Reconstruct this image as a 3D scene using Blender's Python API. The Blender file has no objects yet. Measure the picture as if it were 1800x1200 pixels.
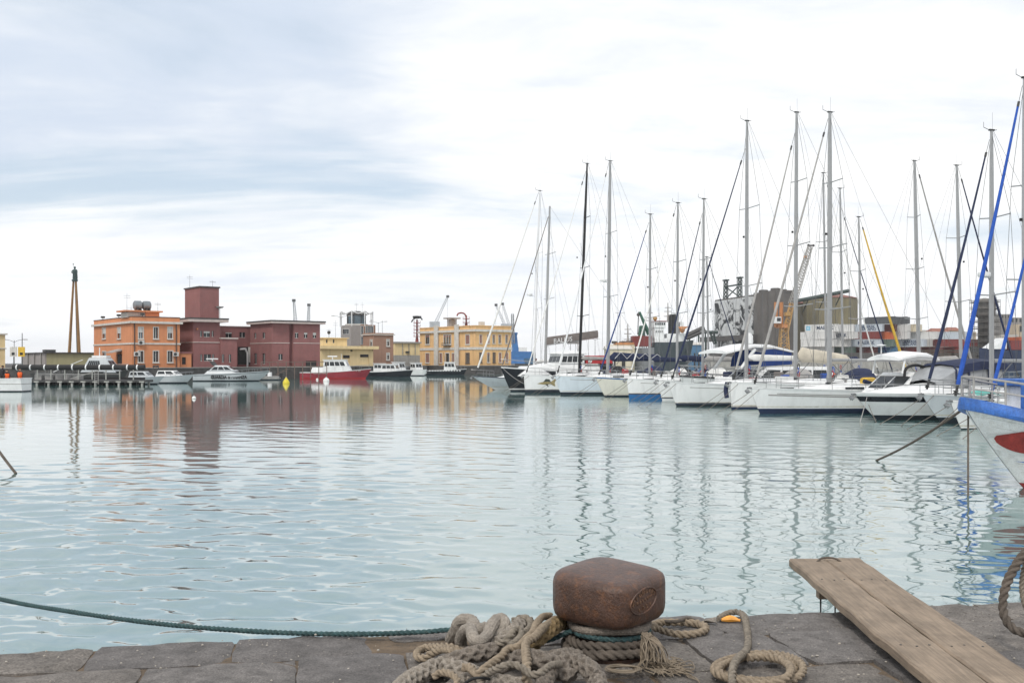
import bpy, bmesh, math, random
import numpy as np
from mathutils import Vector, Matrix

random.seed(7)
rng = np.random.default_rng(11)
SC = bpy.context.scene
COL = SC.collection
R = math.radians

# ------------------------------------------------------------------ camera
cam_d = bpy.data.cameras.new('camera')
cam = bpy.data.objects.new('camera', cam_d)
COL.objects.link(cam)
cam.location = (0, 0, 2.7)
cam.rotation_euler = (R(90), 0, 0)
cam_d.lens = 35.0
cam_d.sensor_width = 36.0
cam_d.shift_y = 35 / 1800
cam_d.clip_start = 0.1
cam_d.clip_end = 9000
SC.camera = cam

# ------------------------------------------------------------------ world: Nishita sky under a veil of cloud
SUN_EL, SUN_AZ = 50.0, 200.0       # azimuth measured from +Y towards +X
W = bpy.data.worlds.new('World')
SC.world = W
W.use_nodes = True
wt = W.node_tree
wt.nodes.clear()


def wn(kind, **kw):
    n = wt.nodes.new(kind)
    for k, v in kw.items():
        if k.startswith('i_'):
            n.inputs[k[2:]].default_value = v
        else:
            setattr(n, k, v)
    return n


def wl(a, b):
    wt.links.new(a, b)


def wmath(op, a, b=None, clamp=False):
    n = wn('ShaderNodeMath', operation=op, use_clamp=clamp)
    for i, v in enumerate((a, b)):
        if v is None:
            continue
        if isinstance(v, (int, float)):
            n.inputs[i].default_value = v
        else:
            wl(v, n.inputs[i])
    return n.outputs[0]


def wrange(v, a, b, c=0.0, d=1.0):
    n = wn('ShaderNodeMapRange', interpolation_type='SMOOTHSTEP')
    wl(v, n.inputs['Value'])
    for k, x in zip(('From Min', 'From Max', 'To Min', 'To Max'), (a, b, c, d)):
        n.inputs[k].default_value = x
    return n.outputs[0]


def wmix(f, a, b):
    n = wn('ShaderNodeMix', data_type='RGBA')
    if isinstance(f, float):
        n.inputs[0].default_value = f
    else:
        wl(f, n.inputs[0])
    for s, v in ((6, a), (7, b)):
        if isinstance(v, tuple):
            n.inputs[s].default_value = v + (1,)
        else:
            wl(v, n.inputs[s])
    return n.outputs[2]


tc = wn('ShaderNodeTexCoord')
nish = wn('ShaderNodeTexSky', sky_type='NISHITA')
nish.sun_disc = False
nish.sun_elevation = R(SUN_EL)
nish.sun_rotation = R(SUN_AZ)
nish.dust_density = 2.0
sep = wn('ShaderNodeSeparateXYZ')
wl(tc.outputs['Generated'], sep.inputs[0])
zc = wmath('MAXIMUM', sep.outputs[2], 0.0)
zz = wmath('ADD', zc, 0.10)
cu = wmath('DIVIDE', sep.outputs[0], zz)
cv = wmath('DIVIDE', sep.outputs[1], zz)
cmb = wn('ShaderNodeCombineXYZ')
wl(cu, cmb.inputs[0]); wl(cv, cmb.inputs[1])


def wnoise(scale, off, detail=8, rough=0.55, dist=0.4, stretch=(0.8, 1.25, 1)):
    m = wn('ShaderNodeMapping')
    m.inputs['Location'].default_value = off
    m.inputs['Scale'].default_value = stretch
    m.inputs['Rotation'].default_value = (0, 0, R(-14))
    wl(cmb.outputs[0], m.inputs[0])
    n = wn('ShaderNodeTexNoise')
    n.inputs['Scale'].default_value = scale
    n.inputs['Detail'].default_value = detail
    n.inputs['Roughness'].default_value = rough
    n.inputs['Distortion'].default_value = dist
    wl(m.outputs[0], n.inputs['Vector'])
    return n.outputs['Fac']


CLOUD_OFF = (3.7, 1.2, 0)
n1 = wnoise(0.62, CLOUD_OFF)                       # cover: where the blue shows
n2 = wnoise(0.42, (8.1, 4.4, 2), detail=7)         # thickness: white or slate
n3 = wnoise(2.2, (1.3, 9.0, 5), detail=6, rough=0.6)
cover = wmath('ADD', n1, wmath('MULTIPLY', wmath('SUBTRACT', n3, 0.5), 0.22))
cover = wrange(cover, 0.29, 0.47)
thick = wmath('ADD', n2, wmath('MULTIPLY', wmath('SUBTRACT', n3, 0.5), 0.42))
# a heavier bank of cloud stands up-harbour, left of the view
dp = wn('ShaderNodeVectorMath', operation='DOT_PRODUCT')
wl(tc.outputs['Generated'], dp.inputs[0])
dp.inputs[1].default_value = Vector((-0.38, 1.0, 0.385)).normalized()
bank = wrange(dp.outputs['Value'], 0.945, 1.0)
thick = wmath('ADD', thick, wmath('MULTIPLY', bank, 0.15))
thick = wrange(thick, 0.42, 0.78)
cloud = wmix(thick, (8.95, 9.0, 9.0), (5.7, 6.4, 7.45))
pale = wmix(0.58, nish.outputs[0], (6.7, 7.6, 8.5))   # thin high veil over the blue
skyc = wmix(cover, pale, cloud)
low = wrange(zc, 0.0, 0.16, 0.8, 0.0)
skyc = wmix(low, skyc, (9.0, 9.1, 9.25))      # the veil thickens and evens out towards the horizon
bg = wn('ShaderNodeBackground')
bg.inputs['Strength'].default_value = 0.1
wl(skyc, bg.inputs['Color'])
wo = wn('ShaderNodeOutputWorld')
wl(bg.outputs[0], wo.inputs['Surface'])

# ------------------------------------------------------------------ sun (veiled)
sd = bpy.data.lights.new('sun', 'SUN')
sd.energy = 1.7
sd.angle = R(12)
sd.color = (1.0, 0.95, 0.88)
sun = bpy.data.objects.new('sun', sd)
COL.objects.link(sun)
_az, _el = R(SUN_AZ), R(SUN_EL)
_dir = Vector((math.sin(_az) * math.cos(_el), math.cos(_az) * math.cos(_el), math.sin(_el)))
sun.rotation_euler = _dir.to_track_quat('Z', 'Y').to_euler()

SC.view_settings.view_transform = 'Standard'
SC.view_settings.look = 'None'
SC.view_settings.exposure = 0.3
SC.view_settings.gamma = 1.0
SC.render.engine = 'CYCLES'
SC.cycles.use_denoising = True
SC.cycles.max_bounces = 6
SC.cycles.glossy_bounces = 4
SC.cycles.transparent_max_bounces = 8

# ------------------------------------------------------------------ helpers
F = 1750.0          # focal length in pixels of the 1800 px wide photograph


def at(px, py, d):
    """point of the place that stands d metres away and shows at (px, py)"""
    return Vector(((px - 900) / F * d, d, 2.7 - (py - 635) / F * d))


def xat(px, d):
    return (px - 900) / F * d


def zat(py, d):
    return 2.7 - (py - 635) / F * d


MATS = {}


def mat(name, col, rough=0.5, metal=0.0, var=0.12, scale=2.0, bump=0.0, bscale=30.0, streak=0.0,
        tint=None, tint_amt=0.0, alpha=1.0, spec=0.5, speck=0.0, sscale=90.0):
    """procedural surface: base colour with mottling, optional rain streaks, stains and fine relief"""
    if name in MATS:
        return MATS[name]
    m = bpy.data.materials.new(name)
    MATS[name] = m
    m.use_nodes = True
    t = m.node_tree
    b = t.nodes['Principled BSDF']
    b.inputs['Roughness'].default_value = rough
    b.inputs['Metallic'].default_value = metal
    b.inputs['Specular IOR Level'].default_value = spec
    if alpha < 1:
        b.inputs['Alpha'].default_value = alpha
    tcn = t.nodes.new('ShaderNodeTexCoord')
    nz = t.nodes.new('ShaderNodeTexNoise')
    nz.inputs['Scale'].default_value = scale
    nz.inputs['Detail'].default_value = 7
    nz.inputs['Roughness'].default_value = 0.62
    t.links.new(tcn.outputs['Object'], nz.inputs['Vector'])
    mr = t.nodes.new('ShaderNodeMapRange')
    mr.inputs['From Min'].default_value = 0.3
    mr.inputs['From Max'].default_value = 0.7
    mr.inputs['To Min'].default_value = 1 - var
    mr.inputs['To Max'].default_value = 1 + var
    t.links.new(nz.outputs['Fac'], mr.inputs['Value'])
    vm = t.nodes.new('ShaderNodeVectorMath')
    vm.operation = 'SCALE'
    vm.inputs[0].default_value = col
    t.links.new(mr.outputs[0], vm.inputs['Scale'])
    out = vm.outputs[0]
    if tint is not None:
        n2_ = t.nodes.new('ShaderNodeTexNoise')
        n2_.inputs['Scale'].default_value = scale * 2.3
        n2_.inputs['Detail'].default_value = 8
        n2_.inputs['Roughness'].default_value = 0.68
        t.links.new(tcn.outputs['Object'], n2_.inputs['Vector'])
        r2 = t.nodes.new('ShaderNodeMapRange')
        r2.inputs['From Min'].default_value = 0.5
        r2.inputs['From Max'].default_value = 0.68
        r2.inputs['To Max'].default_value = tint_amt
        t.links.new(n2_.outputs['Fac'], r2.inputs['Value'])
        mx = t.nodes.new('ShaderNodeMix'); mx.data_type = 'RGBA'
        t.links.new(r2.outputs[0], mx.inputs[0])
        t.links.new(out, mx.inputs[6])
        mx.inputs[7].default_value = tuple(tint) + (1,)
        out = mx.outputs[2]
    if streak > 0:
        mp = t.nodes.new('ShaderNodeMapping')
        mp.inputs['Scale'].default_value = (3.0, 3.0, 0.22)
        t.links.new(tcn.outputs['Object'], mp.inputs[0])
        n3_ = t.nodes.new('ShaderNodeTexNoise')
        n3_.inputs['Scale'].default_value = scale * 1.2
        n3_.inputs['Detail'].default_value = 6
        n3_.inputs['Roughness'].default_value = 0.65
        t.links.new(mp.outputs[0], n3_.inputs['Vector'])
        r3 = t.nodes.new('ShaderNodeMapRange')
        r3.inputs['From Min'].default_value = 0.48
        r3.inputs['From Max'].default_value = 0.72
        r3.inputs['To Min'].default_value = 1.0
        r3.inputs['To Max'].default_value = 1 - streak
        t.links.new(n3_.outputs['Fac'], r3.inputs['Value'])
        v3 = t.nodes.new('ShaderNodeVectorMath'); v3.operation = 'SCALE'
        t.links.new(out, v3.inputs[0])
        t.links.new(r3.outputs[0], v3.inputs['Scale'])
        out = v3.outputs[0]
    if speck > 0:
        n5 = t.nodes.new('ShaderNodeTexNoise')
        n5.inputs['Scale'].default_value = sscale
        n5.inputs['Detail'].default_value = 3
        n5.inputs['Roughness'].default_value = 0.7
        t.links.new(tcn.outputs['Object'], n5.inputs['Vector'])
        r5 = t.nodes.new('ShaderNodeMapRange')
        r5.inputs['From Min'].default_value = 0.32; r5.inputs['From Max'].default_value = 0.68
        r5.inputs['To Min'].default_value = 1 - speck; r5.inputs['To Max'].default_value = 1 + speck
        t.links.new(n5.outputs['Fac'], r5.inputs['Value'])
        v5 = t.nodes.new('ShaderNodeVectorMath'); v5.operation = 'SCALE'
        t.links.new(out, v5.inputs[0]); t.links.new(r5.outputs[0], v5.inputs['Scale'])
        out = v5.outputs[0]
    t.links.new(out, b.inputs['Base Color'])
    if bump > 0:
        n4 = t.nodes.new('ShaderNodeTexNoise')
        n4.inputs['Scale'].default_value = bscale
        n4.inputs['Detail'].default_value = 8
        n4.inputs['Roughness'].default_value = 0.65
        t.links.new(tcn.outputs['Object'], n4.inputs['Vector'])
        bp = t.nodes.new('ShaderNodeBump')
        bp.inputs['Strength'].default_value = bump
        bp.inputs['Distance'].default_value = 0.02
        t.links.new(n4.outputs['Fac'], bp.inputs['Height'])
        t.links.new(bp.outputs[0], b.inputs['Normal'])
    return m


def tag(o, label=None, cat=None, group=None, kind=None):
    if label: o['label'] = label
    if cat: o['category'] = cat
    if group: o['group'] = group
    if kind: o['kind'] = kind
    return o


def empty(name, loc=(0, 0, 0), rz=0.0, label=None, cat=None, group=None):
    o = bpy.data.objects.new(name, None)
    COL.objects.link(o)
    o.location = loc
    o.rotation_euler = (0, 0, rz)
    o.empty_display_size = 0.2
    return tag(o, label, cat, group)


class MB:
    """collects shapes for one mesh object"""

    def __init__(self):
        self.v, self.f = [], []

    def add(self, vs, fs):
        k = len(self.v)
        self.v.extend([tuple(p) for p in vs])
        self.f.extend([tuple(i + k for i in f) for f in fs])
        return self

    def box(self, c, s, rz=0.0, taper=1.0):
        hx, hy, hz = s[0] / 2, s[1] / 2, s[2] / 2
        ca, sa = math.cos(rz), math.sin(rz)
        vs = []
        for z, k in ((-hz, 1.0), (hz, taper)):
            for x, y in ((-hx, -hy), (hx, -hy), (hx, hy), (-hx, hy)):
                x *= k; y *= k
                vs.append((c[0] + x * ca - y * sa, c[1] + x * sa + y * ca, c[2] + z))
        return self.add(vs, [(3, 2, 1, 0), (4, 5, 6, 7), (0, 1, 5, 4), (1, 2, 6, 5), (2, 3, 7, 6), (3, 0, 4, 7)])

    def span(self, x0, x1, y0, y1, z0, z1):
        return self.box(((x0 + x1) / 2, (y0 + y1) / 2, (z0 + z1) / 2), (x1 - x0, y1 - y0, z1 - z0))

    def bar(self, p0, p1, r0, r1=None, n=6, flat=1.0):
        p0, p1 = Vector(p0), Vector(p1)
        r1 = r0 if r1 is None else r1
        d = (p1 - p0)
        if d.length < 1e-6:
            return self
        d.normalize()
        up = Vector((0, 0, 1)) if abs(d.z) < 0.9 else Vector((1, 0, 0))
        a = d.cross(up).normalized(); b = d.cross(a)
        vs = []
        for p, r in ((p0, r0), (p1, r1)):
            for i in range(n):
                t = 2 * math.pi * i / n
                vs.append(p + a * math.cos(t) * r * flat + b * math.sin(t) * r)
        fs = [(i, (i + 1) % n, n + (i + 1) % n, n + i) for i in range(n)]
        fs += [tuple(range(n - 1, -1, -1)), tuple(range(n, 2 * n))]
        return self.add(vs, fs)

    def tube(self, pts, r, n=6, closed=False):
        pts = [Vector(p) for p in pts]
        m = len(pts)
        rr = r if isinstance(r, (list, tuple)) else [r] * m
        vs = []
        prev = None
        for i, p in enumerate(pts):
            a, b = pts[max(i - 1, 0)], pts[min(i + 1, m - 1)]
            if closed:
                a, b = pts[i - 1], pts[(i + 1) % m]
            d = (b - a).normalized()
            if prev is None:
                up = Vector((0, 0, 1)) if abs(d.z) < 0.9 else Vector((1, 0, 0))
                nn = d.cross(up).normalized()
            else:
                nn = (prev - d * prev.dot(d)).normalized()
            prev = nn
            bb = d.cross(nn)
            for k in range(n):
                t = 2 * math.pi * k / n
                vs.append(p + nn * math.cos(t) * rr[i] + bb * math.sin(t) * rr[i])
        fs = []
        for i in range(m if closed else m - 1):
            j = (i + 1) % m
            for k in range(n):
                fs.append((i * n + k, i * n + (k + 1) % n, j * n + (k + 1) % n, j * n + k))
        if not closed:
            fs += [tuple(range(n - 1, -1, -1)), tuple(range((m - 1) * n, m * n))]
        return self.add(vs, fs)

    def loft(self, rings, close=True, caps=True):
        n = len(rings[0])
        vs = [p for r in rings for p in r]
        fs = []
        for i in range(len(rings) - 1):
            for k in range(n if close else n - 1):
                fs.append((i * n + k, i * n + (k + 1) % n, (i + 1) * n + (k + 1) % n, (i + 1) * n + k))
        if caps and close:
            fs += [tuple(range(n - 1, -1, -1)), tuple(range((len(rings) - 1) * n, len(rings) * n))]
        return self.add(vs, fs)

    def prism(self, poly, z0, z1):
        n = len(poly)
        vs = [(x, y, z0) for x, y in poly] + [(x, y, z1) for x, y in poly]
        fs = [(i, (i + 1) % n, n + (i + 1) % n, n + i) for i in range(n)]
        fs += [tuple(range(n - 1, -1, -1)), tuple(range(n, 2 * n))]
        return self.add(vs, fs)

    def lathe(self, prof, c=(0, 0, 0), n=16):
        rings = [[(c[0] + r * math.cos(2 * math.pi * k / n), c[1] + r * math.sin(2 * math.pi * k / n), c[2] + z)
                  for k in range(n)] for r, z in prof]
        return self.loft(rings)

    def ball(self, c, r, n=10, sz=1.0):
        prof = [(max(1e-3, r * math.sin(math.pi * i / 6)), -r * sz * math.cos(math.pi * i / 6)) for i in range(7)]
        return self.lathe(prof, c, n)

    def build(self, name, m, parent=None, smooth=False, bevel=0.0):
        me = bpy.data.meshes.new(name)
        me.from_pydata(self.v, [], self.f)
        bm = bmesh.new(); bm.from_mesh(me)
        bmesh.ops.recalc_face_normals(bm, faces=bm.faces)
        if bevel:
            bmesh.ops.bevel(bm, geom=[e for e in bm.edges], offset=bevel, segments=2, profile=0.6, affect='EDGES',
                            clamp_overlap=True)
        bm.to_mesh(me); bm.free()
        if smooth:
            me.polygons.foreach_set('use_smooth', [True] * len(me.polygons))
            try:
                me.set_sharp_from_angle(angle=R(40))
            except Exception:
                pass
        me.materials.append(m)
        o = bpy.data.objects.new(name, me)
        COL.objects.link(o)
        if parent is not None:
            o.parent = parent
        return o


def copy_tree(o, parent=None):
    c = o.copy()
    COL.objects.link(c)
    c.parent = parent
    for ch in list(o.children):
        copy_tree(ch, c)
    return c


def text_mesh(s, size, m, parent, mtx, name='lettering', depth=0.004, xscale=1.0, shear=0.0, bold=0.0):
    cu_ = bpy.data.curves.new('lettering', 'FONT')
    cu_.body = s
    cu_.size = size
    cu_.extrude = depth
    cu_.shear = shear
    cu_.offset = bold
    cu_.align_x = 'CENTER'
    cu_.align_y = 'CENTER'
    cu_.resolution_u = 3
    tmp = bpy.data.objects.new('tmp', cu_)
    COL.objects.link(tmp)
    dg = bpy.context.evaluated_depsgraph_get()
    me = bpy.data.meshes.new_from_object(tmp.evaluated_get(dg))
    bpy.data.objects.remove(tmp)
    me.materials.clear()
    me.materials.append(m)
    o = bpy.data.objects.new(name, me)
    COL.objects.link(o)
    o.parent = parent
    o.matrix_local = mtx @ Matrix.Diagonal((xscale, 1, 1, 1))
    return o


def basis(o, x, y, z):
    x, y, z = Vector(x).normalized(), Vector(y).normalized(), Vector(z).normalized()
    m = Matrix.Identity(4)
    for i, v in enumerate((x, y, z)):
        for j in range(3):
            m[j][i] = v[j]
    m.translation = Vector(o)
    return m


def catmull(pts, step=0.012, closed=False):
    pts = [Vector(p) for p in pts]
    n = len(pts)
    out = []
    for i in range(n if closed else n - 1):
        if closed:
            p0, p1, p2, p3 = pts[i - 1], pts[i], pts[(i + 1) % n], pts[(i + 2) % n]
        else:
            p1, p2 = pts[i], pts[i + 1]
            p0 = pts[i - 1] if i > 0 else p1 * 2 - p2
            p3 = pts[i + 2] if i + 2 < n else p2 * 2 - p1
        k = max(2, int((p2 - p1).length / step))
        for j in range(k):
            t = j / k
            out.append(0.5 * ((2 * p1) + (-p0 + p2) * t + (2 * p0 - 5 * p1 + 4 * p2 - p3) * t * t
                              + (-p0 + 3 * p1 - 3 * p2 + p3) * t ** 3))
    if not closed:
        out.append(pts[-1])
    return out


def rope_mb(path, r, kind='laid', step=None, closed=False, pitch=None):
    """one skin round the strands of a rope. laid: three strands twisted; plaited: eight strands woven;
    smooth: finely braided sheath"""
    step = step or r * {'laid': 0.17, 'plaited': 0.14, 'smooth': 0.22}[kind]
    P = catmull(path, step, closed)
    m = len(P)
    n = {'laid': 24, 'plaited': 48, 'smooth': 24}[kind]
    pitch = pitch or {'laid': 5.2, 'plaited': 5.2, 'smooth': 3.0}[kind] * r        # length of one full turn
    w = 2 * math.pi / pitch
    T = np.linspace(0, 2 * np.pi, n, endpoint=False)

    def outline(s):
        if kind == 'laid':
            st = [(w * s + k * 2 * math.pi / 3, 0.50, 0.52) for k in range(3)]
        elif kind == 'plaited':
            st = []
            for k in range(4):
                a1 = w * s + k * math.pi / 2
                a2 = -w * s + k * math.pi / 2 + math.pi / 4
                lift = 0.05 * math.cos(4 * w * s)
                st.append((a1, 0.70 + lift, 0.30)); st.append((a2, 0.70 - lift, 0.30))
        else:
            c_ = np.sin(6 * T + w * s) * np.sin(6 * T - w * s)
            return r * (0.96 + 0.07 * c_)
        q_ = np.full(n, 0.56 if kind == 'plaited' else 0.3)
        for a_, ro, rs in st:
            d_ = T - a_
            under = rs * rs - (ro * np.sin(d_)) ** 2
            hit = np.where((under > 0) & (np.cos(d_) > 0), ro * np.cos(d_) + np.sqrt(np.maximum(under, 0)), 0)
            q_ = np.maximum(q_, hit)
        return r * q_

    vs = []
    s = 0.0
    prev = None
    cosT, sinT = np.cos(T), np.sin(T)
    for i, p in enumerate(P):
        if i:
            s += (p - P[i - 1]).length
        a, b = (P[i - 1], P[(i + 1) % m]) if closed else (P[max(i - 1, 0)], P[min(i + 1, m - 1)])
        d = (b - a).normalized()
        if prev is None:
            up = Vector((0, 0, 1)) if abs(d.z) < 0.9 else Vector((1, 0, 0))
            nn = d.cross(up).normalized()
        else:
            nn = (prev - d * prev.dot(d)).normalized()
        prev = nn
        bb = d.cross(nn)
        wob = 1 + 0.04 * math.sin(s * 9 + r * 500) + 0.03 * math.sin(s * 23)
        q_ = outline(s) * wob * (1 + 0.018 * rng.standard_normal(n))
        ring = np.array(p)[None, :] + np.array(nn)[None, :] * (cosT * q_)[:, None] + np.array(bb)[None, :] * (sinT * q_)[:, None]
        vs.extend(map(tuple, ring.tolist()))
    fs = []
    for i in range(m if closed else m - 1):
        j = (i + 1) % m
        for k in range(n):
            fs.append((i * n + k, i * n + (k + 1) % n, j * n + (k + 1) % n, j * n + k))
    if not closed:
        fs += [tuple(range(n - 1, -1, -1)), tuple(range((m - 1) * n, m * n))]
    mb = MB()
    mb.add(vs, fs)
    return mb


# common materials
M_WHITE = mat('gelcoat_white', (0.78, 0.79, 0.79), 0.22, var=0.05, scale=0.8, streak=0.10)
M_WHITE2 = mat('white_paint', (0.72, 0.73, 0.73), 0.4, var=0.08, scale=1.5, streak=0.14)
M_CREAM = mat('gelcoat_cream', (0.72, 0.70, 0.62), 0.25, var=0.06, scale=0.9, streak=0.12)
M_PALEBLUE = mat('gelcoat_pale_blue', (0.66, 0.73, 0.79), 0.22, var=0.05, scale=0.8, streak=0.10)
M_GREYHULL = mat('gelcoat_grey', (0.56, 0.60, 0.63), 0.3, var=0.06, scale=0.9, streak=0.12)
M_NAVY = mat('navy_paint', (0.012, 0.022, 0.06), 0.35, var=0.2, scale=2)
M_BLACKHULL = mat('black_gelcoat', (0.008, 0.010, 0.016), 0.22, var=0.2, scale=1)
M_ANTIFOUL = mat('antifouling_dark', (0.012, 0.02, 0.03), 0.7, var=0.3, scale=4)
M_BLUEFOUL = mat('antifouling_blue', (0.02, 0.13, 0.34), 0.6, var=0.2, scale=3)
M_MAST = mat('mast_aluminium', (0.33, 0.335, 0.34), 0.38, 0.35, var=0.06, scale=3)
M_MASTW = mat('mast_white', (0.70, 0.71, 0.72), 0.35, var=0.05, scale=3)
M_CARBON = mat('mast_black', (0.010, 0.010, 0.011), 0.35, var=0.2, scale=3)
M_STEEL = mat('stainless_steel', (0.28, 0.285, 0.29), 0.32, 0.6, var=0.08, scale=6)
M_WIRE = mat('rigging_wire', (0.12, 0.125, 0.13), 0.45, 0.4, var=0.1, scale=6)
M_NAVYC = mat('navy_canvas', (0.014, 0.022, 0.06), 0.85, var=0.25, scale=4, bump=0.3, bscale=14)
M_BLUEC = mat('blue_canvas', (0.012, 0.075, 0.38), 0.8, var=0.2, scale=4, bump=0.3, bscale=14)
M_BLUEC2 = mat('royal_blue_canvas', (0.012, 0.04, 0.17), 0.8, var=0.2, scale=3, bump=0.3, bscale=14)
M_WHITEC = mat('white_canvas', (0.68, 0.68, 0.66), 0.8, var=0.1, scale=3, bump=0.4, bscale=12)
M_BEIGEC = mat('beige_canvas', (0.55, 0.50, 0.41), 0.85, var=0.15, scale=3, bump=0.5, bscale=10)
M_YELC = mat('yellow_canvas', (0.62, 0.40, 0.05), 0.8, var=0.2, scale=3, bump=0.5, bscale=10)
M_GREYC = mat('grey_canvas', (0.33, 0.32, 0.31), 0.85, var=0.2, scale=3, bump=0.5, bscale=12)
M_BROWNC = mat('brown_canvas', (0.16, 0.14, 0.13), 0.85, var=0.2, scale=3, bump=0.4, bscale=12)
M_REDC = mat('red_canvas', (0.36, 0.025, 0.03), 0.8, var=0.15, scale=3, bump=0.3, bscale=12)
M_TEAK = mat('teak', (0.30, 0.19, 0.11), 0.6, var=0.25, scale=6)
M_GLASS = mat('dark_window_glass', (0.018, 0.022, 0.026), 0.08, var=0.2, scale=2)
M_GLASSB = mat('bluish_window_glass', (0.10, 0.14, 0.17), 0.06, var=0.2, scale=2)
M_RUBBER = mat('black_rubber', (0.012, 0.012, 0.013), 0.75, var=0.3, scale=6)
M_DARKSTEEL = mat('dark_weathered_steel', (0.055, 0.055, 0.055), 0.6, 0.3, var=0.3, scale=3)
M_GREYPAINT = mat('light_grey_paint', (0.47, 0.50, 0.52), 0.4, var=0.06, scale=1.2, streak=0.12)
M_ORANGEP = mat('orange_plastic', (0.75, 0.16, 0.02), 0.5, var=0.1, scale=3)
M_CONCRETE = mat('concrete', (0.30, 0.29, 0.27), 0.9, var=0.2, scale=0.7, streak=0.25, bump=0.2, bscale=6)
M_DARKSTONE = mat('dark_lava_stone', (0.065, 0.062, 0.060), 0.9, var=0.35, scale=1.2, streak=0.2, bump=0.4, bscale=5)
# ------------------------------------------------------------------ water
def water_material():
    m = bpy.data.materials.new('harbour_water')
    m.use_nodes = True
    t = m.node_tree
    b = t.nodes['Principled BSDF']
    b.inputs['Roughness'].default_value = 0.04
    b.inputs['IOR'].default_value = 1.6
    tcn = t.nodes.new('ShaderNodeTexCoord')

    def noise(scale, st=(1, 1, 1), detail=4, rough=0.55, dist=0.0):
        mp = t.nodes.new('ShaderNodeMapping')
        mp.inputs['Scale'].default_value = st
        t.links.new(tcn.outputs['Object'], mp.inputs[0])
        n = t.nodes.new('ShaderNodeTexNoise')
        n.inputs['Scale'].default_value = scale
        n.inputs['Detail'].default_value = detail
        n.inputs['Roughness'].default_value = rough
        n.inputs['Distortion'].default_value = dist
        t.links.new(mp.outputs[0], n.inputs['Vector'])
        return n.outputs['Fac']

    big = noise(0.12, (1, 1, 1), 3)
    mx = t.nodes.new('ShaderNodeMix'); mx.data_type = 'RGBA'
    t.links.new(big, mx.inputs[0])
    mx.inputs[6].default_value = (0.075, 0.165, 0.158, 1)
    mx.inputs[7].default_value = (0.095, 0.190, 0.180, 1)
    t.links.new(mx.outputs[2], b.inputs['Base Color'])
    # wind patches: calm and ruffled water
    patch = noise(0.035, (0.45, 1.0, 1), 4, 0.55, 0.6)
    mr = t.nodes.new('ShaderNodeMapRange')
    mr.inputs['From Min'].default_value = 0.40
    mr.inputs['From Max'].default_value = 0.62
    mr.inputs['To Min'].default_value = 0.25
    mr.inputs['To Max'].default_value = 1.0
    t.links.new(patch, mr.inputs['Value'])
    fine = noise(8.0, (0.75, 1, 1), 5, 0.65)
    mid = noise(1.1, (0.75, 1, 1), 4, 0.5, 0.3)
    add = t.nodes.new('ShaderNodeMath'); add.operation = 'MULTIPLY_ADD'
    t.links.new(mid, add.inputs[0]); add.inputs[1].default_value = 1.7
    t.links.new(fine, add.inputs[2])
    at_ = t.nodes.new('ShaderNodeAttribute'); at_.attribute_name = 'ruffle'
    mul = t.nodes.new('ShaderNodeMath'); mul.operation = 'MULTIPLY'
    t.links.new(mr.outputs[0], mul.inputs[0]); t.links.new(at_.outputs['Fac'], mul.inputs[1])
    bp = t.nodes.new('ShaderNodeBump')
    bp.inputs['Distance'].default_value = 0.013
    t.links.new(mul.outputs[0], bp.inputs['Strength'])
    t.links.new(add.outputs[0], bp.inputs['Height'])
    t.links.new(bp.outputs[0], b.inputs['Normal'])
    # extra mirror layer added to brighten the reflections on the murky water
    gl = t.nodes.new('ShaderNodeBsdfGlossy')
    gl.inputs['Roughness'].default_value = 0.03
    gl.inputs['Color'].default_value = (0.97, 0.985, 1, 1)
    t.links.new(bp.outputs[0], gl.inputs['Normal'])
    mxs = t.nodes.new('ShaderNodeMixShader'); mxs.inputs[0].default_value = 0.27
    t.links.new(b.outputs[0], mxs.inputs[1]); t.links.new(gl.outputs[0], mxs.inputs[2])
    t.links.new(mxs.outputs[0], t.nodes['Material Output'].inputs['Surface'])
    return m


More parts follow.
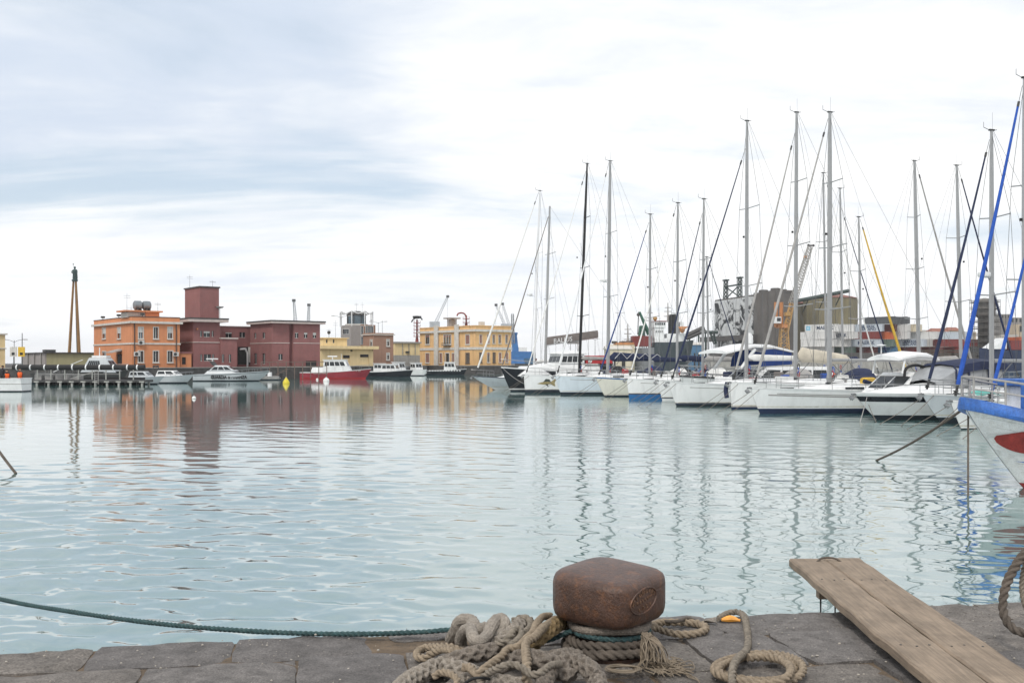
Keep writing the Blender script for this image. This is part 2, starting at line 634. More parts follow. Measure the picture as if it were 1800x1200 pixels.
def make_water():
    na, nr = 720, 760
    ang = np.radians(np.linspace(-52, 52, na))
    rad = 4.6 * (75.0 / 4.6) ** np.linspace(0, 1, nr)
    A, Q = np.meshgrid(ang, rad)
    X, Y = Q * np.sin(A), Q * np.cos(A)
    Z = np.zeros_like(X)
    rg = np.random.default_rng(5)
    nw = 54
    lam = np.exp(rg.uniform(np.log(0.26), np.log(2.0), nw))
    th = rg.normal(R(84), 0.55, nw)
    ph = rg.uniform(0, 2 * np.pi, nw)
    sg = lambda v: 1 / (1 + np.exp(-v))
    # the lee of the moored boats lies calm, the open basin on the left and farther out is ruffled
    edge_ = 26 + 2.5 * np.sin(X * 0.31) + 1.5 * np.sin(X * 0.77 + 1)
    lee = sg((X + 1.0 + 0.8 * np.sin(Y * 0.5)) / 1.6) * sg((edge_ - Q) / 1.6)
    gust = (1.0 + 0.95 * np.clip((24 - Q) / 12, 0, 1)) * (1.05 + 0.3 * np.sin(X * 0.21 + 0.6 * np.sin(Y * 0.16)) * np.sin(Y * 0.27 + 1.0)) * (1 - lee) + 0.42 * lee
    open_ = sg((X - 2) / 3)                                  # wind reaches the water before the moored boats
    gust *= np.where(Q > 22, 1 - (1 - open_) * 0.78 * np.clip((Q - 22) / 10, 0, 1), 1)
    ruffle = (0.11 + 0.47 * open_) * (1 - lee) * np.clip((Q - 6) / 14, 0.3, 1)
    for l, a, p in zip(lam, th, ph):
        k = 2 * np.pi / l
        slope = 0.0135 if l < 1.2 else 0.0075
        ring = np.clip((l - Q * 0.011) / (Q * 0.011 + 1e-6), 0, 1)      # leave out what the grid cannot carry
        Z += ring * gust * slope / k * np.sin(k * (X * np.cos(a) + Y * np.sin(a)) + p)
    Z *= np.clip((75 - Q) / 22, 0, 1)
    Z -= 0.02 * np.clip((Q - 60) / 15, 0, 1)
    V = np.stack([X, Y, Z], -1).reshape(-1, 3)
    idx = np.arange(na * nr).reshape(nr, na)
    Fq = np.stack([idx[:-1, :-1], idx[:-1, 1:], idx[1:, 1:], idx[1:, :-1]], -1).reshape(-1, 4)
    # the sheet that carries the harbour on to the horizon
    n0 = len(V)
    S = 2500.0
    V = np.concatenate([V, np.array([[-S, -60, -0.045], [S, -60, -0.045], [S, S, -0.045], [-S, S, -0.045]])])
    Fq = np.concatenate([Fq, np.array([[n0, n0 + 1, n0 + 2, n0 + 3]])])
    me = bpy.data.meshes.new('water')
    me.vertices.add(len(V)); me.vertices.foreach_set('co', V.ravel())
    me.loops.add(Fq.size); me.loops.foreach_set('vertex_index', Fq[:, ::-1].ravel().astype(np.int32))
    me.polygons.add(len(Fq))
    me.polygons.foreach_set('loop_start', np.arange(0, Fq.size, 4, dtype=np.int32))
    me.polygons.foreach_set('use_smooth', np.ones(len(Fq), dtype=bool))
    ra = me.attributes.new('ruffle', 'FLOAT', 'POINT')
    ra.data.foreach_set('value', np.concatenate([ruffle.ravel(), np.full(4, 0.11)]).astype(np.float32))
    me.update(calc_edges=True)
    me.validate()
    me.materials.append(water_material())
    o = bpy.data.objects.new('water', me)
    COL.objects.link(o)
    tag(o, 'pale green rippled harbour water reflecting the cloudy sky', kind='structure')


make_water()

# ------------------------------------------------------------------ the quay under the camera
QZ = 1.2
QO = Vector((-2.66, 5.20, 0)); QE = Vector((0.983, 0.186, 0)).normalized(); QN = Vector((QE.y, -QE.x, 0))


def qpt(s, t, z=QZ):
    p = QO + QE * s + QN * t
    return Vector((p.x, p.y, z))


def q(px, py, h=0.0):
    """a point h above the quay that shows at (px, py)"""
    d = F * (1.5 - h) / (py - 635)
    return Vector((xat(px, d), d, QZ + h))


M_SLAB = mat('basalt_slab', (0.150, 0.138, 0.130), 0.88, var=0.38, scale=11, bump=0.9, bscale=34,
             tint=(0.095, 0.085, 0.08), tint_amt=0.6, speck=0.4, sscale=110)
M_SLAB2 = mat('basalt_slab_warm', (0.158, 0.142, 0.128), 0.9, var=0.38, scale=9, bump=0.9, bscale=28,
              tint=(0.105, 0.092, 0.082), tint_amt=0.6, speck=0.4, sscale=95)
M_SLAB3 = mat('basalt_slab_dark', (0.125, 0.115, 0.110), 0.85, var=0.4, scale=5, bump=0.9, bscale=30, tint=(0.075, 0.068, 0.064), tint_amt=0.7, speck=0.4, sscale=100)
M_SLAB4 = mat('basalt_slab_stained', (0.160, 0.143, 0.127), 0.9, var=0.3, scale=7, bump=1.0, bscale=24, tint=(0.085, 0.075, 0.068), tint_amt=0.85, speck=0.45, sscale=80)
M_EARTH = mat('brown_joint_earth', (0.135, 0.098, 0.065), 0.95, var=0.35, scale=9, bump=0.8, bscale=40,
              tint=(0.05, 0.045, 0.04), tint_amt=0.7)

quay = MB()
c4 = [qpt(-9, 0.05), qpt(16, 0.05), qpt(16, 9), qpt(-9, 9)]
quay.prism([(p.x, p.y) for p in c4], -1.5, QZ - 0.022)
quay_o = quay.build('quay', M_EARTH)
tag(quay_o, 'grey stone quay edge with worn slabs and earthy joints', kind='structure')


def slab(s0, s1, t0, t1, m, lift=0.0, skew0=0.0, skew1=0.0, fine=1.0):
    ns = max(3, int((s1 - s0) / 0.13 * fine)); nt = max(3, int((t1 - t0) / 0.13 * fine))
    g = 0.006
    rnd = random.Random(int((s0 * 131 + t0 * 977) * 10))
    tilt = (rnd.uniform(-0.008, 0.008), rnd.uniform(-0.008, 0.008))
    vs, fs = [], []
    for j in range(nt + 1):
        for i in range(ns + 1):
            a, b = i / ns, j / nt
            s = s0 + g + (s1 - s0 - 2 * g) * a + (skew0 * (1 - a) + skew1 * a) * b
            t = t0 + g + (t1 - t0 - 2 * g) * b
            edge = min(i, ns - i, j, nt - j)
            z = QZ + lift + tilt[0] * (a - .5) + tilt[1] * (b - .5) + rnd.uniform(-0.005, 0.005)
            if edge == 0:
                z -= rnd.uniform(0.007, 0.018)
                s += rnd.uniform(-0.006, 0.006); t += rnd.uniform(-0.006, 0.006)
                if (i in (0, ns)) and (j in (0, nt)):
                    s += (0.012 if i == 0 else -0.012); t += (0.01 if j == 0 else -0.01)
            vs.append(qpt(s, t, z))
    w = ns + 1
    for j in range(nt):
        for i in range(ns):
            fs.append((j * w + i, j * w + i + 1, (j + 1) * w + i + 1, (j + 1) * w + i))
    ringi = [i for i in range(w)] + [j * w + ns for j in range(1, nt + 1)] + \
            [nt * w + i for i in range(ns - 1, -1, -1)] + [j * w for j in range(nt - 1, 0, -1)]
    k = len(vs)
    for i in ringi:
        p = vs[i]
        vs.append(Vector((p.x, p.y, QZ - 0.20)))
    n = len(ringi)
    for a in range(n):
        fs.append((ringi[a], ringi[(a + 1) % n], k + (a + 1) % n, k + a))
    mb = MB(); mb.add(vs, fs)
    o = mb.build('stone_slab', m, quay_o, smooth=True)
    return o


row_s = {0: [-3.2, -1.6, -0.5, 0.47, 1.18, 1.90, 2.42, 3.3, 3.85, 4.78, 5.62, 6.35, 7.3, 8.4],
         1: [-3.2, -1.9, -0.9, 0.02, 0.78, 1.52, 2.05, 2.75, 3.55, 4.05, 5.05, 5.95, 6.75, 7.7, 8.6],
         2: [-3.2, -1.4, -0.35, 0.4, 1.12, 1.80, 2.55, 3.2, 4.35, 5.35, 6.2, 7.2, 8.2]}
tt = [0.0, 0.43, 1.0, 1.62, 2.25, 2.9, 3.55, 4.3, 5.0]
for r in range(8):
    ss = row_s.get(r)
    if ss is None:
        ss = [-3.2]
        while ss[-1] < 8:
            ss.append(ss[-1] + random.uniform(0.6, 1.2))
    for a, b in zip(ss[:-1], ss[1:]):
        if r == 0 and abs(a - 1.90) < 0.01:
            continue                                  # the missing kerb stone: earth shows
        sk0 = random.uniform(-0.03, 0.03) if r else 0.0
        t0_ = tt[r] + (random.uniform(-0.02, 0.02) if r == 0 else 0)
        slab(a, b, t0_, tt[r + 1], random.choice((M_SLAB, M_SLAB, M_SLAB2, M_SLAB3, M_SLAB4)),
             random.uniform(-0.008, 0.010), sk0 * 0.5, 0.0, 1.6 if r < 2 else 0.7)
# broken stone left in the gap
slab(1.98, 2.38, 0.03, 0.20, M_SLAB, -0.004, 0.03, -0.05, 1.5)

# small litter on the stones
M_PEBBLE = mat('pale_grit', (0.34, 0.31, 0.27), 0.9, var=0.4, scale=30)
gm = MB()
for i in range(520):
    s, t = random.uniform(-1.2, 7.2), random.uniform(0.03, 1.3)
    r = random.choice((0.0025, 0.003, 0.004, 0.006))
    p = qpt(s, t, QZ + r * 0.4 + 0.006)
    gm.ball(p, r * random.uniform(0.7, 1.5), 5, random.uniform(0.4, 0.8))
tag(gm.build('grit', M_PEBBLE), 'scattered pale grit and crumbs on the quay stones', 'grit', kind='stuff')

# ------------------------------------------------------------------ bollard
def rust_material():
    m = mat('rusted_cast_iron', (0.082, 0.046, 0.034), 0.40, 0.2, var=0.35, scale=9, speck=0.35, sscale=120, bump=0.35, bscale=70,
            tint=(0.20, 0.085, 0.035), tint_amt=0.6, streak=0.08)
    return m


M_RUST = rust_material()
BX, BY = xat(1071, 5.14), 5.14
bol = empty('mooring_bollard', (BX, BY, QZ), R(-40), 'squat rusty iron mooring bollard with oval emblem, wrapped in old ropes', 'bollard')
HA = 0.243


def sup(t, a, p=4.4):
    c, s = math.cos(t), math.sin(t)
    k = (abs(c) ** p + abs(s) ** p) ** (-1 / p)
    return a * k * c, a * k * s


hp = [(0.6, 0.175), (0.80, 0.178), (0.90, 0.190), (0.962, 0.214), (0.992, 0.248), (1.0, 0.285), (1.0, 0.40), (0.988, 0.430),
      (0.955, 0.452), (0.90, 0.466), (0.8, 0.475), (0.6, 0.481), (0.3, 0.486), (0.05, 0.488)]
mb = MB()
rings = []
for k, z in hp:
    ring = []
    for i in range(48):
        t = 2 * math.pi * i / 48
        x, y = sup(t, HA * k, 4.4 if k > 0.78 else 3.6)
        dz = 0.020 * max(0.0, (z - 0.40) / 0.085) * ((-x * 0.9 + y * 0.7) / HA)
        ring.append((x, y, 0.175 + (z - 0.175) * 0.84 + dz))
    rings.append(ring)
mb.loft(rings)
mb.build('head', M_RUST, bol, smooth=True)
mb = MB(); mb.lathe([(0.215, -0.01), (0.215, 0.02), (0.18, 0.04), (0.155, 0.07), (0.15, 0.15), (0.17, 0.185)], n=28)
mb.build('neck', M_RUST, bol, smooth=True)


def on_face(y, z):
    """point of the head's right-hand face"""
    k = np.interp((z - 0.175) / 0.84 + 0.175, [0.214, 0.248, 0.285, 0.40, 0.430, 0.452], [0.962, 0.992, 1, 1, 0.988, 0.955])
    a = HA * k
    return Vector((a * (1 - min(0.98, abs(y / a)) ** 4.4) ** (1 / 4.4), y, z))


EC, EA, EB, ET = (-0.048, 0.312), 0.112, 0.060, R(8)
pts = []
for i in range(44):
    t = 2 * math.pi * i / 44
    u, v = EA * math.cos(t), EB * math.sin(t)
    p = on_face(EC[0] + u * math.cos(ET) - v * math.sin(ET), EC[1] + u * math.sin(ET) + v * math.cos(ET))
    pts.append(p)
mb = MB(); mb.tube(pts, 0.0055, 6, closed=True)
emb = mb.build('oval_emblem', M_RUST, bol, smooth=True)
M_RUSTL = mat('rust_worn_letters', (0.17, 0.098, 0.06), 0.6, 0.1, var=0.3, scale=20, bump=0.4, bscale=60)


def face_text(s, u0, v0, size, rot=0.0):
    c = on_face(EC[0] + u0 * math.cos(ET) - v0 * math.sin(ET), EC[1] + u0 * math.sin(ET) + v0 * math.cos(ET))
    a = ET + rot
    c2 = on_face(c.y + 0.01, c.z)
    ty_ = (c2 - c).normalized()
    xd = ty_ * math.cos(a) + Vector((0, 0, 1)) * math.sin(a)
    nd = ty_.cross(Vector((0, 0, 1)))
    text_mesh(s, size, M_RUSTL, emb, basis(c + nd * 0.001, xd, nd.cross(xd), nd), 'letter', 0.003)


for i, ch in enumerate('MTFONDERT'):
    t = math.pi * (0.97 - 0.90 * i / 8)
    face_text(ch, 0.090 * math.cos(t), 0.042 * math.sin(t), 0.027, (math.pi / 2 - t) * -0.55)
for i, ch in enumerate('PALERM'):
    face_text(ch, -0.058 + 0.023 * i, 0.004, 0.023)
for i, ch in enumerate('1751'):
    face_text(ch, -0.05 + 0.033 * i, -0.033, 0.027)

# ------------------------------------------------------------------ ropes
M_HAWSER = mat('weathered_hawser', (0.185, 0.158, 0.132), 0.95, var=0.3, scale=30, speck=0.35, sscale=160, bump=0.5, bscale=110,
               tint=(0.13, 0.115, 0.10), tint_amt=0.6)
M_HAWSER2 = mat('bleached_hawser', (0.275, 0.242, 0.205), 0.95, var=0.3, scale=30, speck=0.3, sscale=170, bump=0.5, bscale=120,
                tint=(0.20, 0.175, 0.15), tint_amt=0.5)
M_LAID = mat('tan_laid_rope', (0.27, 0.215, 0.155), 0.9, var=0.35, scale=45, bump=0.6, bscale=90)
M_LAID2 = mat('grey_laid_rope', (0.215, 0.185, 0.148), 0.9, var=0.4, scale=40, bump=0.6, bscale=90,
              tint=(0.12, 0.11, 0.09), tint_amt=0.5)
M_OCHRE = mat('ochre_stained_hawser', (0.24, 0.17, 0.085), 0.95, var=0.4, scale=8, bump=0.9, bscale=60,
              tint=(0.10, 0.075, 0.04), tint_amt=0.6)
M_TEAL = mat('green_blue_line', (0.038, 0.085, 0.09), 0.85, var=0.35, scale=30, bump=0.8, bscale=120,
             tint=(0.13, 0.17, 0.16), tint_amt=0.5)
M_TEALD = mat('dark_blue_line', (0.05, 0.075, 0.085), 0.9, var=0.3, scale=12, bump=0.6, bscale=90)
M_BROWNROPE = mat('dark_soiled_rope', (0.115, 0.095, 0.078), 0.95, var=0.35, scale=10, bump=0.8, bscale=70)
M_FIBRE = mat('frayed_fibre', (0.21, 0.17, 0.125), 0.9, var=0.3, scale=20)


def rope(path, r, kind, m, label, closed=False, group=None, name='rope', pitch=None):
    o = rope_mb(path, r, kind, None, closed, pitch).build(name, m, smooth=True)
    return tag(o, label, 'rope', group)


def z7(zx, zy, h):      # traced on an enlargement of the heap
    return q(700 + zx / 6.923, 1080 + zy / 6.923, h)


def z8(zx, zy, h):
    return q(920 + zx / 5.294, 1080 + zy / 5.294, h)


# thick plaited hawsers at the bottom of the heap
rope([z7(-260, 1150, .05), z7(-60, 960, .05), z7(120, 800, .055), z7(330, 690, .06), z7(520, 620, .075), z7(700, 650, .08),
      z7(860, 690, .08), z7(1000, 760, .06), z7(1200, 900, .05)],
     0.043, 'plaited', M_HAWSER2, 'bleached thick plaited hawser lying lowest at the heap\'s outer side', name='hawser')
rope([z7(330, 720, .03), z7(500, 640, .05), z7(640, 560, .10), z7(830, 500, .12), z7(1010, 460, .125), z7(1180, 440, .12),
      z7(1330, 420, .09), z7(1500, 400, .05)],
     0.043, 'plaited', M_HAWSER, 'dark grey plaited hawser arching over the middle of the heap', name='hawser')
rope([z7(900, 900, .045), z7(1060, 760, .07), z7(1200, 640, .11), z7(1360, 560, .13), z7(1560, 520, .135), z7(1760, 560, .13),
      z7(1960, 640, .10), z7(2120, 780, .06)],
     0.045, 'plaited', M_HAWSER, 'thick plaited hawser crossing the front of the heap towards the bollard', name='hawser')
rope([z8(150, 800, .06), z8(190, 640, .075), z8(250, 520, .09), z8(360, 450, .11), z8(500, 440, .12), z8(620, 510, .11),
      z8(690, 640, .07), z8(730, 820, .055)],
     0.043, 'plaited', M_HAWSER, 'thick plaited hawser bent into a hairpin before the bollard', name='hawser')
rope([z7(560, 980, .05), z7(760, 840, .05), z7(900, 790, .06), z7(1150, 810, .06), z7(1400, 840, .06), z7(1700, 900, .05)],
     0.040, 'plaited', M_HAWSER2, 'pale plaited hawser along the quay under the other ropes', name='hawser')
rope([z7(1130, 420, .10), z7(1280, 300, .14), z7(1400, 200, .16), z7(1490, 110, .16), z7(1560, 90, .14), z7(1600, 170, .10), z7(1620, 300, .05)],
     0.038, 'plaited', M_HAWSER2, 'short bleached hawser leaning up the back of the heap', name='hawser')
rope([z7(1420, 460, .05), z7(1560, 400, .09), z7(1700, 290, .13), z7(1850, 170, .15), z8(330, 80, .14), z8(430, 60, .12)],
     0.042, 'plaited', M_OCHRE, 'ochre stained hawser running up to the bollard neck', name='hawser')
# sheathed medium rope folded back and forth on top of the heap
rope([z7(640, 300, .03), z7(700, 190, .10), z7(740, 90, .15), z7(810, 60, .17), z7(890, 80, .165), z7(930, 150, .16), z7(990, 190, .15),
      z7(1060, 160, .15)],
     0.034, 'smooth', M_HAWSER2, 'pale sheathed rope bent over at the heap\'s seaward end')
rope([z7(780, 400, .05), z7(760, 310, .09), z7(800, 200, .15), z7(880, 165, .18), z7(900, 240, .185), z7(930, 310, .17), z7(1000, 320, .165), z7(1080, 250, .17),
      z7(1130, 150, .19), z7(1190, 70, .20), z7(1260, 50, .20), z7(1300, 110, .19), z7(1250, 200, .16), z7(1170, 280, .14), z7(1110, 350, .12)],
     0.030, 'smooth', M_HAWSER2, 'pale sheathed rope folded in an S on top of the heap')
# three-strand ropes over the heap
rope([z7(1390, 80, .17), z7(1500, 40, .19), z7(1600, 60, .185), z7(1610, 150, .18), z7(1530, 230, .18), z7(1450, 320, .17), z7(1390, 410, .15), z7(1300, 430, .13)],
     0.020, 'laid', M_LAID2, 'grey three-strand rope hooked over the top of the heap')
rope([z8(250, 10, .16), z8(180, 20, .18), z7(1690, 100, .20), z7(1640, 210, .20), z7(1560, 290, .19), z7(1470, 380, .185), z7(1330, 420, .18), z7(1260, 500, .17),
      z7(1150, 580, .16), z7(1040, 660, .15), z7(960, 720, .13), z7(870, 640, .13), z7(790, 640, .125)],
     0.0195, 'laid', M_LAID, 'tan three-strand rope slanting down across the heap')
rope([z8(300, 40, .15), z7(1760, 160, .19), z7(1660, 270, .2), z7(1560, 330, .205), z7(1550, 440, .20), z7(1565, 560, .19), z7(1555, 680, .17),
      z7(1560, 790, .13), z7(1600, 900, .09)],
     0.0215, 'laid', M_LAID, 'tan three-strand rope hanging straight down the front of the heap')
rope([z7(880, 500, .05), z7(760, 440, .075), z7(640, 390, .085), z7(500, 385, .07), z7(340, 400, .04), z7(240, 450, .03), z7(240, 510, .025), z7(330, 520, .03),
      z7(420, 460, .06), z7(540, 415, .095), z7(660, 440, .11), z7(760, 490, .10)],
     0.0205, 'laid', M_LAID, 'loop of tan three-strand rope beside the bare earth gap')
rope([z7(800, 840, .11), z7(900, 780, .135), z7(1000, 765, .14), z7(1110, 780, .12)], 0.006, 'smooth', M_RUBBER,
     'thin black cord over the front of the heap')

rope([z7(980, 830, .10), z7(1080, 720, .14), z7(1230, 640, .19), z7(1380, 600, .20), z7(1500, 640, .19), z7(1620, 720, .17), z7(1740, 700, .18), z7(1850, 620, .18), z7(1960, 600, .13)],
     0.017, 'laid', M_LAID2, 'thin grey three-strand rope wandering over the front hawsers')
rope([z7(420, 760, .11), z7(520, 700, .13), z7(640, 720, .135), z7(720, 800, .12), z7(680, 900, .10)],
     0.016, 'laid', M_LAID, 'short tan rope end curled on the bleached hawser')
rope([z7(1180, 360, .15), z7(1270, 330, .17), z7(1350, 280, .19), z7(1400, 200, .205), z7(1470, 170, .2), z7(1500, 250, .19), z7(1430, 330, .19), z7(1340, 380, .18)],
     0.018, 'laid', M_LAID2, 'grey three-strand rope knotted loosely behind the slanting tan rope')
rope([z8(60, 560, .04), z8(110, 500, .07), z8(190, 430, .09), z8(300, 400, .10), z8(420, 380, .08), z8(520, 400, .05)],
     0.040, 'plaited', M_HAWSER, 'short dark hawser tucked behind the hairpin before the bollard', name='hawser')

# turns round the bollard neck
def turns(r0, z0, z1, n, r, kind, m, label, ph=0.0, tail=None):
    pts = []
    k = int(n * 20)
    for i in range(k + 1):
        t = ph + 2 * math.pi * n * i / k
        pts.append(Vector((BX + r0 * math.cos(t), BY + r0 * math.sin(t), QZ + z0 + (z1 - z0) * i / k + 0.006 * math.sin(3 * t))))
    if tail:
        pts += tail
    return rope(pts, r, kind, m, label)


turns(0.225, 0.028, 0.060, 1.15, 0.026, 'laid', M_BROWNROPE, 'dark soiled rope in the lowest turn round the bollard neck', 0.4)
turns(0.205, 0.078, 0.098, 1.2, 0.025, 'laid', M_BROWNROPE, 'dark three-strand rope in the middle turns round the bollard neck', 2.0)
turns(0.196, 0.150, 0.160, 1.05, 0.022, 'smooth', M_HAWSER, 'flat grey rope in the top turn right under the bollard head', 1.0)
# the green-blue mooring line: from the water side over the heap to the neck
line = [at(-160, 1008, 7.4), at(0, 1052, 6.6), at(130, 1075, 6.1), at(260, 1093, 5.8), at(390, 1105, 5.6), at(520, 1112, 5.48),
        at(640, 1113.5, 5.42), at(740, 1110, 5.40), at(800, 1106, 5.38), at(880, 1108, 5.30), at(950, 1126, 5.14),
        ]
for i in range(16):
    t = R(195) + R(300) * i / 15
    line.append(Vector((BX + 0.203 * math.cos(t), BY + 0.203 * math.sin(t), QZ + 0.122 + 0.004 * math.sin(2 * t))))
tag(rope_mb(line, 0.0145, 'laid', 0.008, pitch=0.09).build('mooring_line', M_TEAL, smooth=True),
    'green-blue mooring line sagging over the water to the bollard', 'rope')


# frayed rope end
def frays(c, n, spread, name, label):
    mb = MB()
    rd = random.Random(3)
    for i in range(n):
        a = rd.uniform(-1, 1)
        p0 = z8(1130 + rd.uniform(-40, 60), 175 + rd.uniform(-15, 25), 0.15)
        p1 = z8(1190 + a * 110, 270 + rd.uniform(-30, 40), 0.115)
        p2 = z8(1210 + a * 130 + rd.uniform(-30, 30), 400 + rd.uniform(-40, 40), 0.04 + rd.uniform(0, .03))
        p3 = z8(1250 + a * 160 + rd.uniform(-90, 90), 470 + rd.uniform(-50, 50), 0.012 + rd.uniform(0, .01))
        p4 = z8(1320 + a * 190 + rd.uniform(-130, 160), 520 + rd.uniform(-60, 60), 0.008 + rd.uniform(0, .012))
        pts = catmull([p0, p1, p2, p3, p4], 0.02)
        mb.tube(pts, 0.0030, 5)
    for i in range(24):          # tangle on the ground
        c0 = z8(rd.uniform(1230, 1480), rd.uniform(440, 540), 0.01)
        pts = []
        for k in range(6):
            pts.append(c0 + Vector((rd.uniform(-.06, .06), rd.uniform(-.05, .05), rd.uniform(0, .02))))
        mb.tube(catmull(pts, 0.012), 0.0026, 5)
    for k in range(3):
        e = [z8(1440, 480 + 20 * k, .01), z8(1490, 530 + 10 * k, .008), z8(1540 + 30 * k, 580, .008), z8(1640, 610 + 12 * k, .006)]
        mb.tube(catmull(e, 0.02), 0.0026, 5)
    o = mb.build(name, M_FIBRE, smooth=True)
    tag(o, label, 'rope')


frays(None, 46, 1, 'frayed_rope', 'frayed rope end spilling loose yarns beside the bollard neck')
mb = MB()
for k in range(9):
    cpt = z8(930, 500, 0.02 + 0.004 * k)
    rr = 0.035 + 0.006 * (k % 5)
    mb.tube([cpt + Vector((rr * 1.5 * math.cos(t * .5236), rr * math.sin(t * .5236), 0.004 * math.sin(t + k))) for t in range(12)], 0.003, 5, closed=True)
tag(mb.build('twine_hank', M_FIBRE, smooth=True), 'small hank of thin twine on the ground before the bollard', 'twine')
mb = MB()
rd = random.Random(9)
for i in range(160):
    p = z8(rd.uniform(700, 1350), rd.uniform(520, 720), 0.006)
    d = Vector((rd.uniform(-1, 1), rd.uniform(-1, 1), rd.uniform(0, 0.6))) * rd.uniform(0.012, 0.035)
    mb.bar(p, p + d, 0.0018, 0.001, 4)
for i in range(420):
    p = qpt(rd.uniform(2.0, 5.6), abs(rd.gauss(0.35, 0.3)) + 0.03, QZ + 0.008)
    d = Vector((rd.uniform(-1, 1), rd.uniform(-1, 1), rd.uniform(0, 0.3))) * rd.uniform(0.006, 0.025)
    mb.bar(p, p + d, 0.0016, 0.001, 4)
tag(mb.build('debris', M_BROWNROPE), 'dry brown fibre litter strewn over the stones round the bollard', 'litter', kind='stuff')

# coil behind the bollard on its right
cc = [z8(1180, 100, .03), z8(1300, 70, .03), z8(1480, 72, .03), z8(1620, 80, .03), z8(1690, 110, .03), z8(1680, 150, .03), z8(1560, 180, .03), z8(1420, 175, .03),
      z8(1280, 140, .035), z8(1200, 110, .055)]
rope(cc, 0.0215, 'laid', M_LAID, 'flat loop of tan three-strand rope behind the bollard at the water edge')
rope([z8(1310, 60, .035), z8(1420, 62, .06), z8(1500, 38, .05), z8(1560, 40, .035), z8(1610, 70, .02)], 0.010, 'smooth', M_BROWNROPE,
     'thin brown cord lying over the loop of rope')
mb = MB()
a_, b_, c_, d_ = z8(1640, 80, .004), z8(1690, 50, .035), z8(1790, 20, .03), z8(1800, 70, .006)
mb.loft([[a_, b_, b_ + Vector((0, .008, 0)), a_ + Vector((0, .008, 0))], [d_, c_, c_ + Vector((0, .008, 0)), d_ + Vector((0, .008, 0))]])
tag(mb.build('wood_scrap', M_HAWSER2), 'flat scrap of pale wood behind the loop of rope', 'wood scrap')


# coil by the gangplank
def y8(zx, zy, h):
    return q(1200 + zx / 3.0, 940 + zy / 3.0, h)


rope([y8(190, 440, .012), y8(240, 412, .02), y8(290, 405, .028), y8(325, 430, .032), y8(340, 500, .028), y8(345, 570, .03), y8(330, 615, .05), y8(290, 650, .075), y8(265, 700, .085),
      y8(262, 770, .06), y8(280, 850, .03), y8(330, 900, .025)],
     0.0195, 'laid', M_LAID2, 'grey rope running from the orange float down to the coil')
co = []
for k, (cx, cy, rx, ry, h) in enumerate(((390, 700, 205, 68, .022), (400, 705, 235, 78, .034), (380, 712, 190, 70, .058))):
    for i in range(14):
        t = 2 * math.pi * i / 14 + 2.2
        co.append(y8(cx + rx * math.cos(t), cy - ry * math.sin(t) * (1.0 + 0.2 * math.cos(t)), h + 0.014 * math.sin(2 * t + k)))
rope(co, 0.0205, 'laid', M_LAID, 'tan three-strand rope coiled loosely on the stones before the gangplank')
mb = MB()
fp = [y8(205, 446, .012), y8(255, 440, .016), y8(305, 450, .012)]
mb.tube(catmull(fp, .01), [0.008 + 0.012 * math.sin(math.pi * min(1, max(0, i / 9))) for i in range(len(catmull(fp, .01)))], 8)
fl = mb.build('float', mat('orange_float', (0.80, 0.36, 0.06), 0.45, var=0.2, scale=20), smooth=True)
tag(fl, 'small orange float lying at the end of the grey rope', 'float')

# big dark hawser loop standing beyond the plank on the right
lp = [at(1850, 930, 5.3), at(1815, 958, 5.3), at(1788, 990, 5.28), at(1768, 1030, 5.25), at(1763, 1070, 5.22), at(1775, 1098, 5.18), at(1800, 1112, 5.12),
      at(1840, 1118, 5.05), at(1890, 1100, 5.0), at(1930, 1040, 5.05), at(1925, 970, 5.15), at(1890, 930, 5.25)]
rope(lp, 0.024, 'laid', M_BROWNROPE, 'dark stiff hawser loop standing on the quay beyond the plank', closed=True)
rope([at(1860, 935, 5.3), at(1820, 960, 5.34), at(1800, 1000, 5.36), at(1797, 1045, 5.34), at(1812, 1085, 5.3), at(1840, 1106, 5.2)], 0.014, 'laid', M_LAID2,
     'thinner rope hanging inside the dark hawser loop')

# ------------------------------------------------------------------ gangplank
M_PLANK = None


def plank_material():
    m = mat('weathered_plank', (0.240, 0.186, 0.136), 0.85, var=0.25, scale=6, bump=0.0,
            tint=(0.24, 0.19, 0.145), tint_amt=0.5)
    t = m.node_tree
    b = t.nodes['Principled BSDF']
    tcn = t.nodes.new('ShaderNodeTexCoord')
    mp = t.nodes.new('ShaderNodeMapping'); mp.inputs['Scale'].default_value = (26, 1.1, 26)
    t.links.new(tcn.outputs['Object'], mp.inputs[0])
    n = t.nodes.new('ShaderNodeTexNoise'); n.inputs['Scale'].default_value = 3; n.inputs['Detail'].default_value = 8
    n.inputs['Roughness'].default_value = 0.7; n.inputs['Distortion'].default_value = 0.5
    t.links.new(mp.outputs[0], n.inputs['Vector'])
    old = b.inputs['Base Color'].links[0].from_socket
    r3 = t.nodes.new('ShaderNodeMapRange'); r3.inputs['From Min'].default_value = 0.3; r3.inputs['From Max'].default_value = 0.7
    r3.inputs['To Min'].default_value = 1.25; r3.inputs['To Max'].default_value = 0.62
    t.links.new(n.outputs['Fac'], r3.inputs['Value'])
    v3 = t.nodes.new('ShaderNodeVectorMath'); v3.operation = 'SCALE'
    t.links.new(old, v3.inputs[0]); t.links.new(r3.outputs[0], v3.inputs['Scale'])
    t.links.new(v3.outputs[0], b.inputs['Base Color'])
    bp = t.nodes.new('ShaderNodeBump'); bp.inputs['Strength'].default_value = 0.5; bp.inputs['Distance'].default_value = 0.006
    t.links.new(n.outputs['Fac'], bp.inputs['Height']); t.links.new(bp.outputs[0], b.inputs['Normal'])
    return m


M_PLANK = plank_material()
ang_p = math.atan2(2.5, 0.058) - math.pi / 2
gp = empty('gangplank', (1.85, 4.34, QZ), ang_p, 'weathered wooden gangplank of two boards jutting over the quay edge', 'gangplank')


